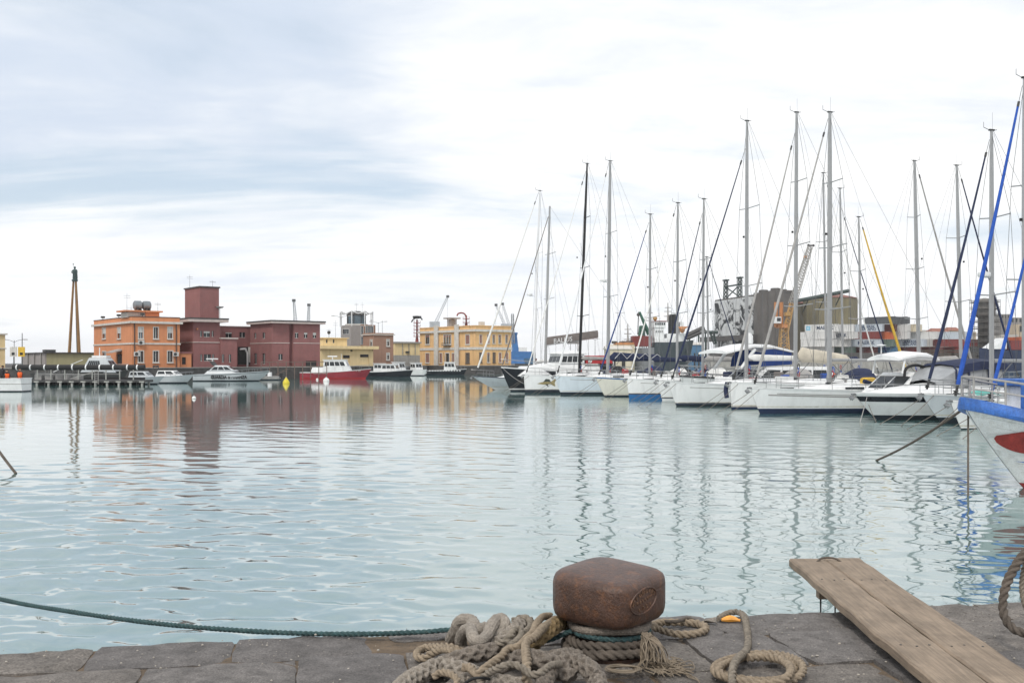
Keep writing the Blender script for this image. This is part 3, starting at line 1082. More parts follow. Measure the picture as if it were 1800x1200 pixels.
def board(x0, x1, y0, y1, z0, z1, seed):
    rd = random.Random(seed)
    n = 26
    rings = []
    for i in range(n + 1):
        y = y0 + (y1 - y0) * i / n
        zz_ = 0.040 + 0.085 * max(0.0, (y + 1.4) / 4.0)
        j = [rd.uniform(-0.007, 0.007) for _ in range(4)]
        xa, xb = x0 + j[0], x1 + j[1]
        c = 0.010
        rings.append([(xa, y, z0 + zz_), (xb, y, z0 + zz_), (xb, y, z1 + zz_ - c), (xb - c, y, z1 + zz_), (xa + c, y, z1 + zz_), (xa, y, z1 + zz_ - c)])
    mb = MB(); mb.loft(rings)
    return mb.build('board', M_PLANK, gp, smooth=False)


board(-0.005, 0.234, -1.3, 2.50, -0.025, 0.025, 1)
board(0.241, 0.485, -1.3, 2.52, -0.026, 0.026, 2)
mb = MB()
hz = 0.125 + 0.026
mb.tube(catmull([(0.16, 2.41, hz - .01), (0.19, 2.42, hz + 0.012), (0.24, 2.43, hz + 0.018), (0.29, 2.42, hz + 0.012), (0.325, 2.41, hz - .01)], 0.01), 0.007, 6)
mb.build('rope_handle', M_BROWNROPE, gp, smooth=True)
mb = MB(); mb.span(0.02, 0.47, 1.86, 1.93, 0.02, 0.083)
mb.build('cross_batten', M_PLANK, gp)
mb = MB(); mb.span(0.03, 0.46, -0.6, -0.52, 0.0, 0.033)
mb.build('cross_batten', M_PLANK, gp)
for yb in (1.895, -0.56, 0.55):
    for x in (0.05, 0.12, 0.19, 0.29, 0.36, 0.44):
        zn = 0.040 + 0.085 * max(0.0, (yb + 1.4) / 4.0) + 0.0255
        mb = MB(); mb.bar((x, yb + 0.012 * math.sin(x * 40), zn - .01), (x, yb + 0.012 * math.sin(x * 40), zn + .0025), 0.006, n=7); mb.build('nail_head', M_DARKSTEEL, gp)
for x in (0.04, 0.13):
    mb = MB(); mb.bar((x, 1.90, 0.07), (x, 1.90, -0.10), 0.007, 0.004, 6)
    mb.build('iron_pin', M_DARKSTEEL, gp)
# ------------------------------------------------------------------ far quay and its buildings
GZ = 1.75
TH = R(38)
CT, ST = math.cos(TH), math.sin(TH)
M_ORANGE = mat('orange_render', (0.60, 0.245, 0.115), 0.85, var=0.10, scale=0.5, streak=0.15, tint=(0.54, 0.22, 0.115), tint_amt=0.5)
M_WINE = mat('wine_red_render', (0.245, 0.104, 0.099), 0.85, var=0.12, scale=0.5, streak=0.10, tint=(0.20, 0.095, 0.09), tint_amt=0.5)
M_APRICOT = mat('apricot_render', (0.70, 0.44, 0.205), 0.85, var=0.09, scale=0.5, streak=0.26, tint=(0.58, 0.36, 0.18), tint_amt=0.5)
M_CREAMR = mat('cream_render', (0.70, 0.55, 0.305), 0.85, var=0.09, scale=0.5, streak=0.16)
M_TAN = mat('brown_render', (0.30, 0.175, 0.125), 0.85, var=0.1, scale=0.5, streak=0.16)
M_TRIM = mat('white_stone_trim', (0.56, 0.54, 0.50), 0.8, var=0.16, scale=1.5, streak=0.25)
M_PINKTRIM = mat('pale_pink_trim', (0.50, 0.42, 0.39), 0.8, var=0.12, scale=1.5, streak=0.2)
M_GREYCLAD = mat('grey_cladding', (0.30, 0.275, 0.26), 0.6, var=0.08, scale=0.8, streak=0.1)
M_SHUT = mat('shutter_white', (0.60, 0.60, 0.58), 0.7, var=0.08, scale=3)
M_SHUTP = mat('shutter_dusty_pink', (0.30, 0.155, 0.125), 0.7, var=0.12, scale=3)
M_SHUTD = mat('shutter_dark', (0.12, 0.10, 0.085), 0.7, var=0.2, scale=3)
M_ROOFD = mat('dark_roof_edge', (0.055, 0.05, 0.05), 0.7, var=0.2, scale=1)
M_DOOR = mat('dark_doorway', (0.03, 0.028, 0.027), 0.8, var=0.3, scale=2)
M_AC = mat('air_conditioner_white', (0.55, 0.55, 0.53), 0.5, var=0.1, scale=4)


class Facade:
    """a corner that points at the harbour: right face runs along local +x (y = 0), left face along local +y (x = 0)"""

    def __init__(self, name, label, px, d, cat='building', group=None):
        self.X, self.d = xat(px, d), d
        self.o = empty(name, (self.X, d, 0), TH, label, cat, group)

    def sr(self, px, y=0.0):
        k = (px - 900) / F
        X, D = self.X - ST * y, self.d + CT * y
        return (k * D - X) / (CT - k * ST)

    def sl(self, px, x=0.0):
        k = (px - 900) / F
        X, D = self.X + CT * x, self.d + ST * x
        return (k * D - X) / (-ST - k * CT)

    def dep(self, x, y):
        return self.d + ST * x + CT * y

    def z(self, py, x=0.0, y=0.0):
        return zat(py, self.dep(x, y))


def face_pts(face, ox, oy, s, z, out):
    """point on a face: out is measured outwards from the wall"""
    return (ox + s, oy - out, z) if face == 'R' else (ox - out, oy + s, z)


def holes_face(mb, face, ox, oy, s0, s1, z0, z1, holes, depth=0.18):
    xs = sorted({s0, s1, *[h[0] for h in holes], *[h[1] for h in holes]})
    zs = sorted({z0, z1, *[h[2] for h in holes], *[h[3] for h in holes]})
    P = lambda s, z, o=0.0: face_pts(face, ox, oy, s, z, o)
    for a, b in zip(xs[:-1], xs[1:]):
        for c, e in zip(zs[:-1], zs[1:]):
            ms, mz = (a + b) / 2, (c + e) / 2
            if any(h[0] < ms < h[1] and h[2] < mz < h[3] for h in holes):
                continue
            mb.add([P(a, c), P(b, c), P(b, e), P(a, e)], [(0, 1, 2, 3)])
    for h in holes:
        a, b, c, e = h[:4]
        for p0, p1 in (((a, c), (b, c)), ((b, c), (b, e)), ((b, e), (a, e)), ((a, e), (a, c))):
            mb.add([P(*p0), P(*p1), P(*p1, -depth), P(*p0, -depth)], [(0, 1, 2, 3)])


def block(fc, m, wr, wl_, z0, z1, hr=(), hl=(), ox=0.0, oy=0.0, name='wall'):
    mb = MB()
    holes_face(mb, 'R', ox, oy, 0, wr, z0, z1, list(hr))
    holes_face(mb, 'L', ox, oy, 0, wl_, z0, z1, list(hl))
    a, b, c, e = (ox + wr, oy), (ox + wr, oy + wl_), (ox, oy + wl_), (ox, oy)
    for p0, p1 in ((a, b), (b, c)):
        mb.add([(*p0, z0), (*p1, z0), (*p1, z1), (*p0, z1)], [(0, 1, 2, 3)])
    mb.add([(*e, z1), (*a, z1), (*b, z1), (*c, z1)], [(0, 1, 2, 3)])
    me_o = mb.build(name, m, fc.o)
    return me_o


def fbox(mb, face, ox, oy, s0, s1, z0, z1, o0, o1):
    """box on a face between outward offsets o0 and o1"""
    a = face_pts(face, ox, oy, s0, z0, o0); b = face_pts(face, ox, oy, s1, z1, o1)
    mb.span(min(a[0], b[0]), max(a[0], b[0]), min(a[1], b[1]), max(a[1], b[1]), z0, z1)


def window(fc, face, h, ox=0.0, oy=0.0, frame=M_TRIM, pane=M_GLASS, shutter=None, shut=0.0, trim=0.13, sill=True, bars=True, name='window'):
    a, b, c, e = h[:4]
    mb = MB()
    t = trim
    if trim > 0:
        fbox(mb, face, ox, oy, a - t, a - .002, c - t, e + t, 0.0015, 0.05)
        fbox(mb, face, ox, oy, b + .002, b + t, c - t, e + t, 0.0015, 0.05)
        fbox(mb, face, ox, oy, a - .001, b + .001, e + .002, e + t, 0.0015, 0.055)
        fbox(mb, face, ox, oy, a - .001, b + .001, c - t, c - .002, 0.0015, 0.055)
        if sill:
            fbox(mb, face, ox, oy, a - t - .06, b + t + .06, c - t - .08, c - t - .001, 0.0015, 0.16)
    else:
        fbox(mb, face, ox, oy, a + .01, b - .01, c + .01, c + .06, -0.14, -0.06)
    w = mb.build(name, frame, fc.o)
    mb = MB(); fbox(mb, face, ox, oy, a + .002, b - .002, c + .002, e - .002, -0.17, -0.13)
    mb.build('pane', pane, w)
    if bars:
        mb = MB()
        fbox(mb, face, ox, oy, (a + b) / 2 - .03, (a + b) / 2 + .03, c + .01, e - .01, -0.125, -0.09)
        mb.build('mullion', M_SHUT, w)
    if shutter is not None and shut > 0:
        zt = e - (e - c) * shut
        mb = MB()
        n = max(2, int((e - zt) / 0.16))
        for i in range(n):
            z0, z1 = zt + (e - zt) * i / n, zt + (e - zt) * (i + 0.82) / n
            fbox(mb, face, ox, oy, a + .02, b - .02, z0, z1 - 0.004, -0.085, -0.03)
        mb.build('shutter', shutter, w)
    return w


def band(fc, m, wr, wl_, z0, z1, out, ox=0.0, oy=0.0, name='cornice', faces='RL'):
    mb = MB()
    if 'R' in faces:
        fbox(mb, 'R', ox, oy, -out, wr + out, z0, z1, 0.002, out)
    if 'L' in faces:
        fbox(mb, 'L', ox, oy, 0.002, wl_ + out, z0, z1, 0.002, out - .002)
    return mb.build(name, m, fc.o)


def hole(fc, face, px0, px1, py0, py1, ox=0.0, oy=0.0):
    if face == 'R':
        a, b = fc.sr(px0, oy) - ox, fc.sr(px1, oy) - ox
        mx_, my_ = ox + (a + b) / 2, oy
    else:
        a, b = sorted((fc.sl(px0, ox) - oy, fc.sl(px1, ox) - oy))
        mx_, my_ = ox, oy + (a + b) / 2
    return (a, b, fc.z(py1, mx_, my_), fc.z(py0, mx_, my_))


def acunit(fc, face, s, z, ox=0.0, oy=0.0):
    mb = MB(); fbox(mb, face, ox, oy, s - .42, s + .42, z - .32, z + .32, 0.02, 0.36)
    o = mb.build('air_conditioner', M_AC, fc.o, bevel=0.02)
    p = face_pts(face, ox, oy, s - .1, z, 0.362)
    q2 = face_pts(face, ox, oy, s - .1, z, 0.375)
    mb = MB(); mb.bar(p, q2, 0.24, n=14)
    mb.build('fan_grille', M_DARKSTEEL, o)


def pipe(fc, face, s, z0, z1, m=M_ROOFD, ox=0.0, oy=0.0, r=0.07):
    mb = MB(); mb.bar(face_pts(face, ox, oy, s, z0, r + .03), face_pts(face, ox, oy, s, z1, r + .03), r, n=8)
    mb.build('drainpipe', m, fc.o)


def antenna(fc, x, y, z, h, r=0.03, arms=2):
    mb = MB(); mb.bar((x, y, z), (x, y, z + h), r, r * .5, 5)
    for i in range(arms):
        zz_ = z + h * (0.72 + 0.12 * i)
        mb.bar((x - .5, y, zz_), (x + .5, y, zz_), r * .6, n=4)
    mb.build('antenna', M_WIRE, fc.o)


# the far quay
edge = [(-260, 128), (-120, 128), (-60, 131), (-49, 139), (-38, 155.2), (-30.2, 161.8), (-29.4, 170), (-31.8, 184.2), (-24.6, 190.0), (-20.6, 193.3), (-19.6, 208), (-18.6, 220.5), (-10.4, 210.6), (-7.4, 209.8), (1, 217), (5, 228)]
poly = edge + [(7, 300), (-60, 420), (-400, 420)]
mb = MB(); mb.prism(poly, -2, GZ)
fq = mb.build('far_quay', M_DARKSTONE)
tag(fq, 'dark lava stone quay under the harbour buildings', kind='structure')
mb = MB()
for (x0, y0), (x1, y1) in zip(edge[:-1], edge[1:]):
    dx, dy = x1 - x0, y1 - y0
    L = math.hypot(dx, dy); a = math.atan2(dy, dx)
    mb.box(((x0 + x1) / 2 - dy / L * .30, (y0 + y1) / 2 + dx / L * .30, GZ + .05), (L, 0.7, 0.1), a)
mb.build('kerb', M_CONCRETE, fq)

# ---- orange building
fo = Facade('orange_building', 'two-storey orange harbour office with white window surrounds and rooftop water tanks', 232, 145)
WR, WL = fo.sr(316), fo.sl(165)
zt, zc0, zs = fo.z(556.5), fo.z(565.5), fo.z(603.5)
hr = [hole(fo, 'R', c - 3.6, c + 3.6, 575.5, 594.5) for c in (247.5, 274, 299)]
hr += [hole(fo, 'R', c - 4.2, c + 4.2, 617, 636) for c in (247.5, 274, 299)]
hl = [hole(fo, 'L', c - 2.9, c + 2.9, 576.5, 594.5) for c in (183, 209.5)]
hl += [hole(fo, 'L', 180, 186.5, 618, 637), hole(fo, 'L', 205, 214.5, 622, 639.5)]
block(fo, M_ORANGE, WR, WL, GZ, zt, hr, hl)
for i, h in enumerate(hr):
    window(fo, 'R', h, pane=M_GLASSB if i == 0 else M_GLASS, shutter=M_SHUT, shut=(0.45, 0.0, 0.5, 0.0, 0.0, 0.0)[i])
for i, h in enumerate(hl[:3]):
    window(fo, 'L', h, shutter=M_SHUT, shut=(0.55, 0.5, 0.1)[i])
window(fo, 'L', hl[3], frame=M_ORANGE, pane=M_DOOR, trim=0.0, bars=False, name='entrance')
mb = MB(); s_ = (hl[3][0] + hl[3][1]) / 2
mb.loft([[(-1.5, s_ - 1.6, hl[3][3] + .15), (-1.5, s_ + 1.6, hl[3][3] + .15), (-1.5, s_ + 1.5, hl[3][3] + .3), (-1.5, s_ - 1.5, hl[3][3] + .3)],
         [(-.01, s_ - 1.4, hl[3][3] + .5), (-.01, s_ + 1.4, hl[3][3] + .5), (-.01, s_ + 1.3, hl[3][3] + .75), (-.01, s_ - 1.3, hl[3][3] + .75)]])
mb.build('entrance_canopy', M_GREYC, fo.o)
band(fo, M_TRIM, WR, WL, zc0 - .2, zc0 + .12, 0.35)
band(fo, M_TRIM, WR, WL, zs - .12, zs + .12, 0.10, name='string_course')
band(fo, M_ROOFD, WR, WL, zt + .002, zt + .1, 0.06, name='coping')
pipe(fo, 'R', 0.35, GZ, zc0 - .2); pipe(fo, 'R', fo.sr(309.5), GZ, zc0 - .2)
acunit(fo, 'R', fo.sr(247.5), fo.z(596.5) - .45); acunit(fo, 'R', fo.sr(240.0), fo.z(622)); acunit(fo, 'R', fo.sr(308), fo.z(622))
ph = fo.sr(261); px_w = fo.sr(285) - ph
block(fo, M_ORANGE, px_w, 3.2, zt - .05, fo.z(547), ox=ph, oy=1.2, name='roof_hut')
block(fo, M_TRIM, 2.6, 3.0, zt - .05, fo.z(547.5), ox=ph - 2.605, oy=1.4, name='roof_hut')
mb = MB(); mb.span(ph - 3.2, ph + px_w + .4, .8, 4.8, fo.z(547) + .003, fo.z(547) + .22)
rs = mb.build('roof_slab', M_ORANGE, fo.o)
zt2 = fo.z(547) + .22
for i in range(2):
    x0 = ph - 1.3 + 1.3 * i
    mb = MB()
    mb.loft([[(x0 + t * 1.7, 2.8 + r * math.cos(a * .5236), zt2 + .85 + r * math.sin(a * .5236)) for a in range(12)]
             for t, r in ((0, .2), (.02, .5), (.1, .66), (.62, .66), (.7, .5), (.72, .2))])
    mb.build('water_tank', mat('tank_galvanised', (0.22, 0.24, 0.26), 0.5, 0.4, var=0.15, scale=1), fo.o, smooth=True)
    mb = MB(); mb.span(x0 + .35, x0 + .55, 2.1, 3.5, zt2, zt2 + .35); mb.span(x0 + .85, x0 + 1.0, 2.1, 3.5, zt2, zt2 + .35)
    mb.build('tank_cradle', M_DARKSTEEL, fo.o)
antenna(fo, ph - 2.3, 2.6, zt2, 2.6); antenna(fo, ph + 2.2, 2.5, zt2, 1.4, arms=2); antenna(fo, .8, 3.0, zt, 1.9, arms=1)
for face, s in (('L', fo.sl(182)), ('L', fo.sl(210)), ('R', fo.sr(250))):
    p = face_pts(face, 0, 0, s, zt + .3, .1)
    mb = MB(); mb.box((p[0], p[1], zt + .42), (.5, .4, .3), .6); mb.bar((p[0], p[1], zt), (p[0], p[1], zt + .3), .05)
    mb.build('floodlight', M_DARKSTEEL, fo.o)
# annexe on its right
annex = Facade('orange_annexe', 'low orange annexe with a dark doorway against the wine-red building', 317, fo.dep(WR, 0) + .5)
wr = annex.sr(336.5)
hd = [hole(annex, 'R', 320, 327, 627.5, 641)]
block(annex, M_ORANGE, wr, 3.0, GZ, annex.z(621), hd)
window(annex, 'R', hd[0], frame=M_ORANGE, pane=M_DOOR, trim=0, bars=False, name='door')
band(annex, M_WINE, wr, 3.0, annex.z(621) + .002, annex.z(621) + .25, 0.12)

# ---- wine-red complex
fw = Facade('wine_red_headquarters', 'wine-red block carrying a windowless square tower beside the orange building', 340, 151)
WR, WL = fw.sr(386.5), fw.sl(314)
zt = fw.z(565.5)
hr = [hole(fw, 'R', 351.5, 355.5, 581.5, 592), hole(fw, 'R', 358, 369, 582, 592.5), hole(fw, 'R', 372, 375.8, 581.5, 592),
      hole(fw, 'R', 352, 356, 622.5, 635), hole(fw, 'R', 358.5, 371, 622.5, 635), hole(fw, 'R', 373, 377, 622.5, 635)]
block(fw, M_WINE, WR, WL, GZ, zt, hr)
for i, h in enumerate(hr):
    window(fw, 'R', h, trim=0.0, shutter=M_SHUT, shut=(0, .3, 0, 0, .0, 0)[i])
mb = MB(); mb.span(-1.0, WR + 1.0, -1.0, WL + .8, zt + .003, zt + .42)
mb.build('eaves_slab', M_PINKTRIM, fw.o)
mb = MB(); mb.span(-1.05, WR + 1.05, -1.05, WL + .85, zt + .423, zt + .62)
mb.build('roof_edge', M_ROOFD, fw.o)
band(fw, M_PINKTRIM, WR, WL, fw.z(602), fw.z(600.5), 0.08, name='string_course')
# tower
ty = 1.2
tx = fw.sr(351.5, ty)
tw, tl = fw.sr(385, ty) - tx, fw.sl(325, tx) - ty
tz = fw.z(505, tx, ty)
block(fw, M_WINE, tw, tl, zt + .62, tz, ox=tx, oy=ty, name='tower')
mb = MB(); mb.span(tx - .15, tx + tw + .15, ty - .15, ty + tl + .15, tz + .003, tz + .22)
mb.build('tower_coping', M_ROOFD, fw.o)
antenna(fw, tx + .6, ty + tl - .5, tz + .2, 2.2); antenna(fw, tx + tw - .8, ty + .6, tz + .2, 1.0)
mb = MB(); mb.lathe([(.05, 0), (.5, .1), (.62, .3)], (WR + .3, 0.8, zt + 2.2), 12); mb.bar((WR + .3, .8, zt + .6), (WR + .3, .8, zt + 2.25), .05)
mb.build('satellite_dish', M_GREYC, fw.o, smooth=True)
mb = MB(); fbox(mb, 'R', 0, 0, fw.sr(345), fw.sr(347), fw.z(579.5), fw.z(576.5), 0.01, .35)
mb.build('alarm_box', M_ORANGE, fw.o)
# low front block
lx = WR + .003
lw = fw.sr(416.5, -0.4) - lx
lz = fw.z(595.5, lx, 0)
hr = [hole(fw, 'R', 390, 394.5, 622.5, 637, ox=lx, oy=-.4), hole(fw, 'R', 402, 406.5, 622.5, 637, ox=lx, oy=-.4)]
block(fw, M_WINE, lw, 5, GZ, lz, hr, ox=lx, oy=-.4, name='front_wing')
for h in hr:
    window(fw, 'R', h, ox=lx, oy=-.4, trim=0.0)
mb = MB(); mb.span(lx - .1, lx + lw + .15, -.6, 4.7, lz + .003, lz + .2); mb.build('wing_coping', M_PINKTRIM, fw.o)

fw2 = Facade('wine_red_wing', 'long wine-red two-storey building with dark passage and small square windows', 478.5, 158.5)
W1 = fw2.sr(508.5); WL = fw2.sl(440)
zt = fw2.z(568)
hr = [hole(fw2, 'R', 489.5, 497, 622, 633)]
hl = [hole(fw2, 'L', 446.5, 450.5, 585, 595), hole(fw2, 'L', 461, 466, 584.5, 595),
      hole(fw2, 'L', 446.5, 451.5, 621, 640), hole(fw2, 'L', 461, 466, 621, 640)]
block(fw2, M_WINE, W1, WL, GZ, zt, hr, hl)
window(fw2, 'R', hr[0], trim=0.0)
for h in hl:
    window(fw2, 'L', h, trim=0.0)
x2 = W1 + .6
block(fw2, M_WINE, .6, WL - .8, GZ, zt, ox=W1 + .001, oy=.5, name='recess')
W2 = fw2.sr(562.5, -.3) - x2
h2 = [hole(fw2, 'R', c - 3, c + 3, 584.5, 594.5, ox=x2, oy=-.3) for c in (521.5, 537.5, 553)] + [hole(fw2, 'R', 537.5, 556.5, 634, 645, ox=x2, oy=-.3)]
block(fw2, M_WINE, W2, WL, GZ - .4, zt, h2, ox=x2, oy=-.3, name='wall')
for i, h in enumerate(h2):
    window(fw2, 'R', h, ox=x2, oy=-.3, trim=0.0, shutter=M_SHUT, shut=(0.1, .3, .4, 0)[i], pane=M_DOOR if i == 3 else M_GLASS, bars=i < 3)
mb = MB(); mb.span(-.5, x2 + W2 + .7, -.9, WL + .4, zt + .003, zt + .3); mb.build('eaves_slab', M_PINKTRIM, fw2.o)
mb = MB(); mb.span(-.55, x2 + W2 + .75, -.95, WL + .45, zt + .303, zt + .5); mb.build('roof_edge', M_ROOFD, fw2.o)
band(fw2, M_PINKTRIM, W1, WL, fw2.z(603), fw2.z(601.7), 0.06, name='string_course')
band(fw2, M_PINKTRIM, W2, .2, fw2.z(603), fw2.z(601.7), 0.06, ox=x2, oy=-.3, name='string_course', faces='R')
# recessed link with the passage
fl_ = Facade('wine_red_link', 'recessed wine-red link with a tall dark passage and a bent white duct', 388, 163.5)
wr = fl_.sr(446)
hr = [hole(fl_, 'R', 396.5, 407.5, 584, 593.5), hole(fl_, 'R', 421, 431, 584, 593.5), hole(fl_, 'R', 418, 441, 609.5, 641)]
block(fl_, M_WINE, wr, 4, GZ, fl_.z(573.5), hr)
window(fl_, 'R', hr[0], trim=0, shutter=M_SHUT, shut=.2); window(fl_, 'R', hr[1], trim=0)
window(fl_, 'R', hr[2], frame=M_WINE, pane=M_DOOR, trim=0, bars=False, name='passage')
band(fl_, M_PINKTRIM, wr, 4, fl_.z(573.5) + .003, fl_.z(572.3), .15)
mb = MB()
s0, s1 = fl_.sr(419), fl_.sr(432)
mb.tube(catmull([(s0, -.7, fl_.z(613.5)), (s0 + 1.0, -.7, fl_.z(613)), (s1 - .3, -.7, fl_.z(615)), (s1, -.7, fl_.z(621)), (s1, -.7, GZ)], .3), .16, 8)
mb.build('bent_duct', M_WHITE2, fl_.o, smooth=True)
mb = MB(); fbox(mb, 'R', 0, 0, fl_.sr(435), fl_.sr(440.5), fl_.z(637), fl_.z(609.5), .3, .9)
mb.build('roller_shutter_box', M_SHUT, fl_.o)

# ---- cream depot and grey control tower, brown house, cream shed
fd = Facade('cream_depot', 'low cream coloured depot with two garage bays beside the wine-red wing', 564.5, 186)
wr = fd.sr(656)
hr = [hole(fd, 'R', 603, 615, 624, 640), hole(fd, 'R', 633, 648, 622.5, 640), hole(fd, 'R', 616, 620, 614.5, 618), hole(fd, 'R', 654, 655.5, 614.5, 617)]
block(fd, M_CREAMR, wr, 5, GZ, fd.z(613.0), hr)
for i, h in enumerate(hr):
    window(fd, 'R', h, frame=M_CREAMR, pane=M_CREAMR if i < 2 else M_DOOR, trim=0, bars=False, name='garage_bay' if i < 2 else 'vent')
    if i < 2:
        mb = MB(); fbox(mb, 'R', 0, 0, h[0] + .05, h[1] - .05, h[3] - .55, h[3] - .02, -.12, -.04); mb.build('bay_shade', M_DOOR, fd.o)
mb = MB(); mb.span(-.3, wr + .8, -.8, 5.2, fd.z(613) + .003, fd.z(607.5)); mb.build('roof_parapet', M_CREAMR, fd.o)
x0 = fd.sr(568, 1.5); w_ = fd.sr(610, 1.5) - x0
hr = [hole(fd, 'R', c - 1.4, c + 1.4, 596.5, 603, ox=x0, oy=1.5) for c in (574.5, 586.5)]
block(fd, M_CREAMR, w_, 3.4, fd.z(607.6), fd.z(594.5, x0, 1.5), hr, ox=x0, oy=1.5, name='upper_room')
for h in hr:
    window(fd, 'R', h, ox=x0, oy=1.5, trim=0, bars=False)
mb = MB(); mb.span(x0 - .3, x0 + w_ + .3, 1.2, 5.2, fd.z(594.5, x0, 1.5) + .003, fd.z(593, x0, 1.5)); mb.build('roof_slab', M_CREAMR, fd.o)
antenna(fd, x0 + 2, 3, fd.z(593), 1.8); antenna(fd, x0 + 3.4, 3, fd.z(593), 3.4)
mb = MB(); mb.ball((x0 + 2, 3, fd.z(583)), .35, 8); mb.bar((x0 + 2, 3, fd.z(593)), (x0 + 2, 3, fd.z(583)), .04); mb.build('radar', M_DARKSTEEL, fd.o)

fk = Facade('control_tower', 'grey port control tower with a glazed octagonal cabin in a white frame', 617, 228)
wr, wl_ = fk.sr(634), fk.sl(600)
zt = fk.z(571)
hl = [hole(fk, 'L', 602.5, 613.5, 578.5, 587)]
block(fk, M_GREYCLAD, wr, wl_, GZ, zt, (), hl)
window(fk, 'L', hl[0], frame=M_SHUT, trim=.1, sill=False)
x2 = wr + .003; w2 = fk.sr(660, 0) - x2
hg = [hole(fk, 'R', a, b, c, e, ox=x2) for a, b, c, e in ((634.5, 638.5, 573, 590), (634.5, 638.5, 592, 605), (642.5, 645.8, 573, 587), (646.5, 650, 573, 587), (650.8, 656, 573, 587))]
block(fk, M_TAN, w2, wl_ - 1, GZ, fk.z(570), hg, ox=x2, name='wall')
for h in hg:
    window(fk, 'R', h, ox=x2, frame=M_SHUT, pane=M_GLASSB, trim=.08, sill=False)
c0 = fk.o.matrix_basis.inverted() @ Vector((xat(626.5, 232), 232, 0))
cx, cy = c0.x, c0.y
zt2, zt3 = fk.z(568.5), fk.z(553)
mb = MB(); mb.lathe([(2.7, zt), (2.7, zt2)], (cx, cy, 0), 8); mb.build('cabin_base', M_TRIM, fk.o)
for i in range(8):
    a0, a1 = 2 * math.pi * i / 8, 2 * math.pi * (i + 1) / 8
    mb = MB()
    P = [(cx + 2.15 * math.cos(a), cy + 2.15 * math.sin(a)) for a in (a0, a1)] + [(cx + 2.05 * math.cos(a), cy + 2.05 * math.sin(a)) for a in (a1, a0)]
    mb.prism(P, zt2 + .02, zt3); mb.build('cabin_pane', M_GLASSB, fk.o)
    mb = MB(); mb.bar((cx + 2.2 * math.cos(a0), cy + 2.2 * math.sin(a0), zt2), (cx + 2.2 * math.cos(a0), cy + 2.2 * math.sin(a0), zt3), .09)
    mb.build('mullion', M_DARKSTEEL, fk.o)
    R_ = 3.9
    mb = MB()
    mb.bar((cx + R_ * math.cos(a0), cy + R_ * math.sin(a0), zt2 - .6), (cx + R_ * math.cos(a0), cy + R_ * math.sin(a0), zt3 + .9), .09, .16)
    mb.tube(catmull([(cx + R_ * math.cos(a0), cy + R_ * math.sin(a0), zt3 + .9), (cx + R_ * .96 * math.cos((a0 + a1) / 2), cy + R_ * .96 * math.sin((a0 + a1) / 2), zt3 + .35),
                     (cx + R_ * math.cos(a1), cy + R_ * math.sin(a1), zt3 + .9)], .4), .13, 5)
    mb.bar((cx + R_ * math.cos(a0), cy + R_ * math.sin(a0), zt3 + .6), (cx + 2.2 * math.cos(a0), cy + 2.2 * math.sin(a0), zt3 + .3), .07)
    mb.build('crown_post', M_WHITE2, fk.o)
mb = MB(); mb.lathe([(2.4, zt3 + .003), (2.3, zt3 + .5), (1.0, zt3 + 1.0)], (cx, cy, 0), 8); mb.build('cabin_roof', M_ROOFD, fk.o)
antenna(fk, cx, cy, zt3 + 1.0, 2.0); antenna(fk, cx + 1.2, cy - .6, zt3 + .8, 2.4, arms=1)
antenna(fk, x2 + w2 - .4, 1.0, fk.z(570), 1.4)

fb = Facade('brown_house', 'two-storey brown house with pale arched windows beside the cream depot', 657, 199)
wr, wl_ = fb.sr(691.5), fb.sl(638)
hr = [hole(fb, 'R', 680, 684, 597, 607.5), hole(fb, 'R', 680, 684, 621, 631.5)]
hl = [hole(fb, 'L', 651, 654.5, 597.5, 608)]
block(fb, M_TAN, wr, wl_, GZ, fb.z(588.5), hr, hl)
for h in hr:
    window(fb, 'R', h, frame=M_TRIM, trim=.16, shutter=M_SHUT, shut=.3)
window(fb, 'L', hl[0], frame=M_TRIM, trim=.16, shutter=M_SHUT, shut=.3)
mb = MB(); mb.span(-.25, wr + .25, -.25, wl_ + .25, fb.z(588.5) + .003, fb.z(587)); mb.build('cornice', M_TRIM, fb.o)
mb = MB(); mb.span(-.05, wr + .05, -.05, wl_ + .05, fb.z(587) + .003, fb.z(584.8)); mb.build('parapet', M_TAN, fb.o)

fs_ = Facade('cream_shed', 'plain cream shed with concrete plinth between brown house and apricot building', 694, 214)
wr = fs_.sr(738)
block(fs_, M_CREAMR, wr, 6, GZ + 2.3, fs_.z(603))
block(fs_, M_CONCRETE, wr + .02, 6, GZ, GZ + 2.298, oy=-.05, name='plinth')
mb = MB(); mb.span(-.2, wr + .2, -.4, 6.2, fs_.z(603) + .003, fs_.z(600.3)); mb.build('roof_slab', M_CONCRETE, fs_.o)
for i in range(3):
    pipe(fs_, 'R', wr * (.3 + .25 * i), GZ + 2.4, fs_.z(604), M_CONCRETE, r=.09)
mb = MB(); fbox(mb, 'R', 0, 0, wr * .42, wr * .55, fs_.z(620), fs_.z(617), .02, .4); mb.build('wall_lamp', M_DARKSTEEL, fs_.o)

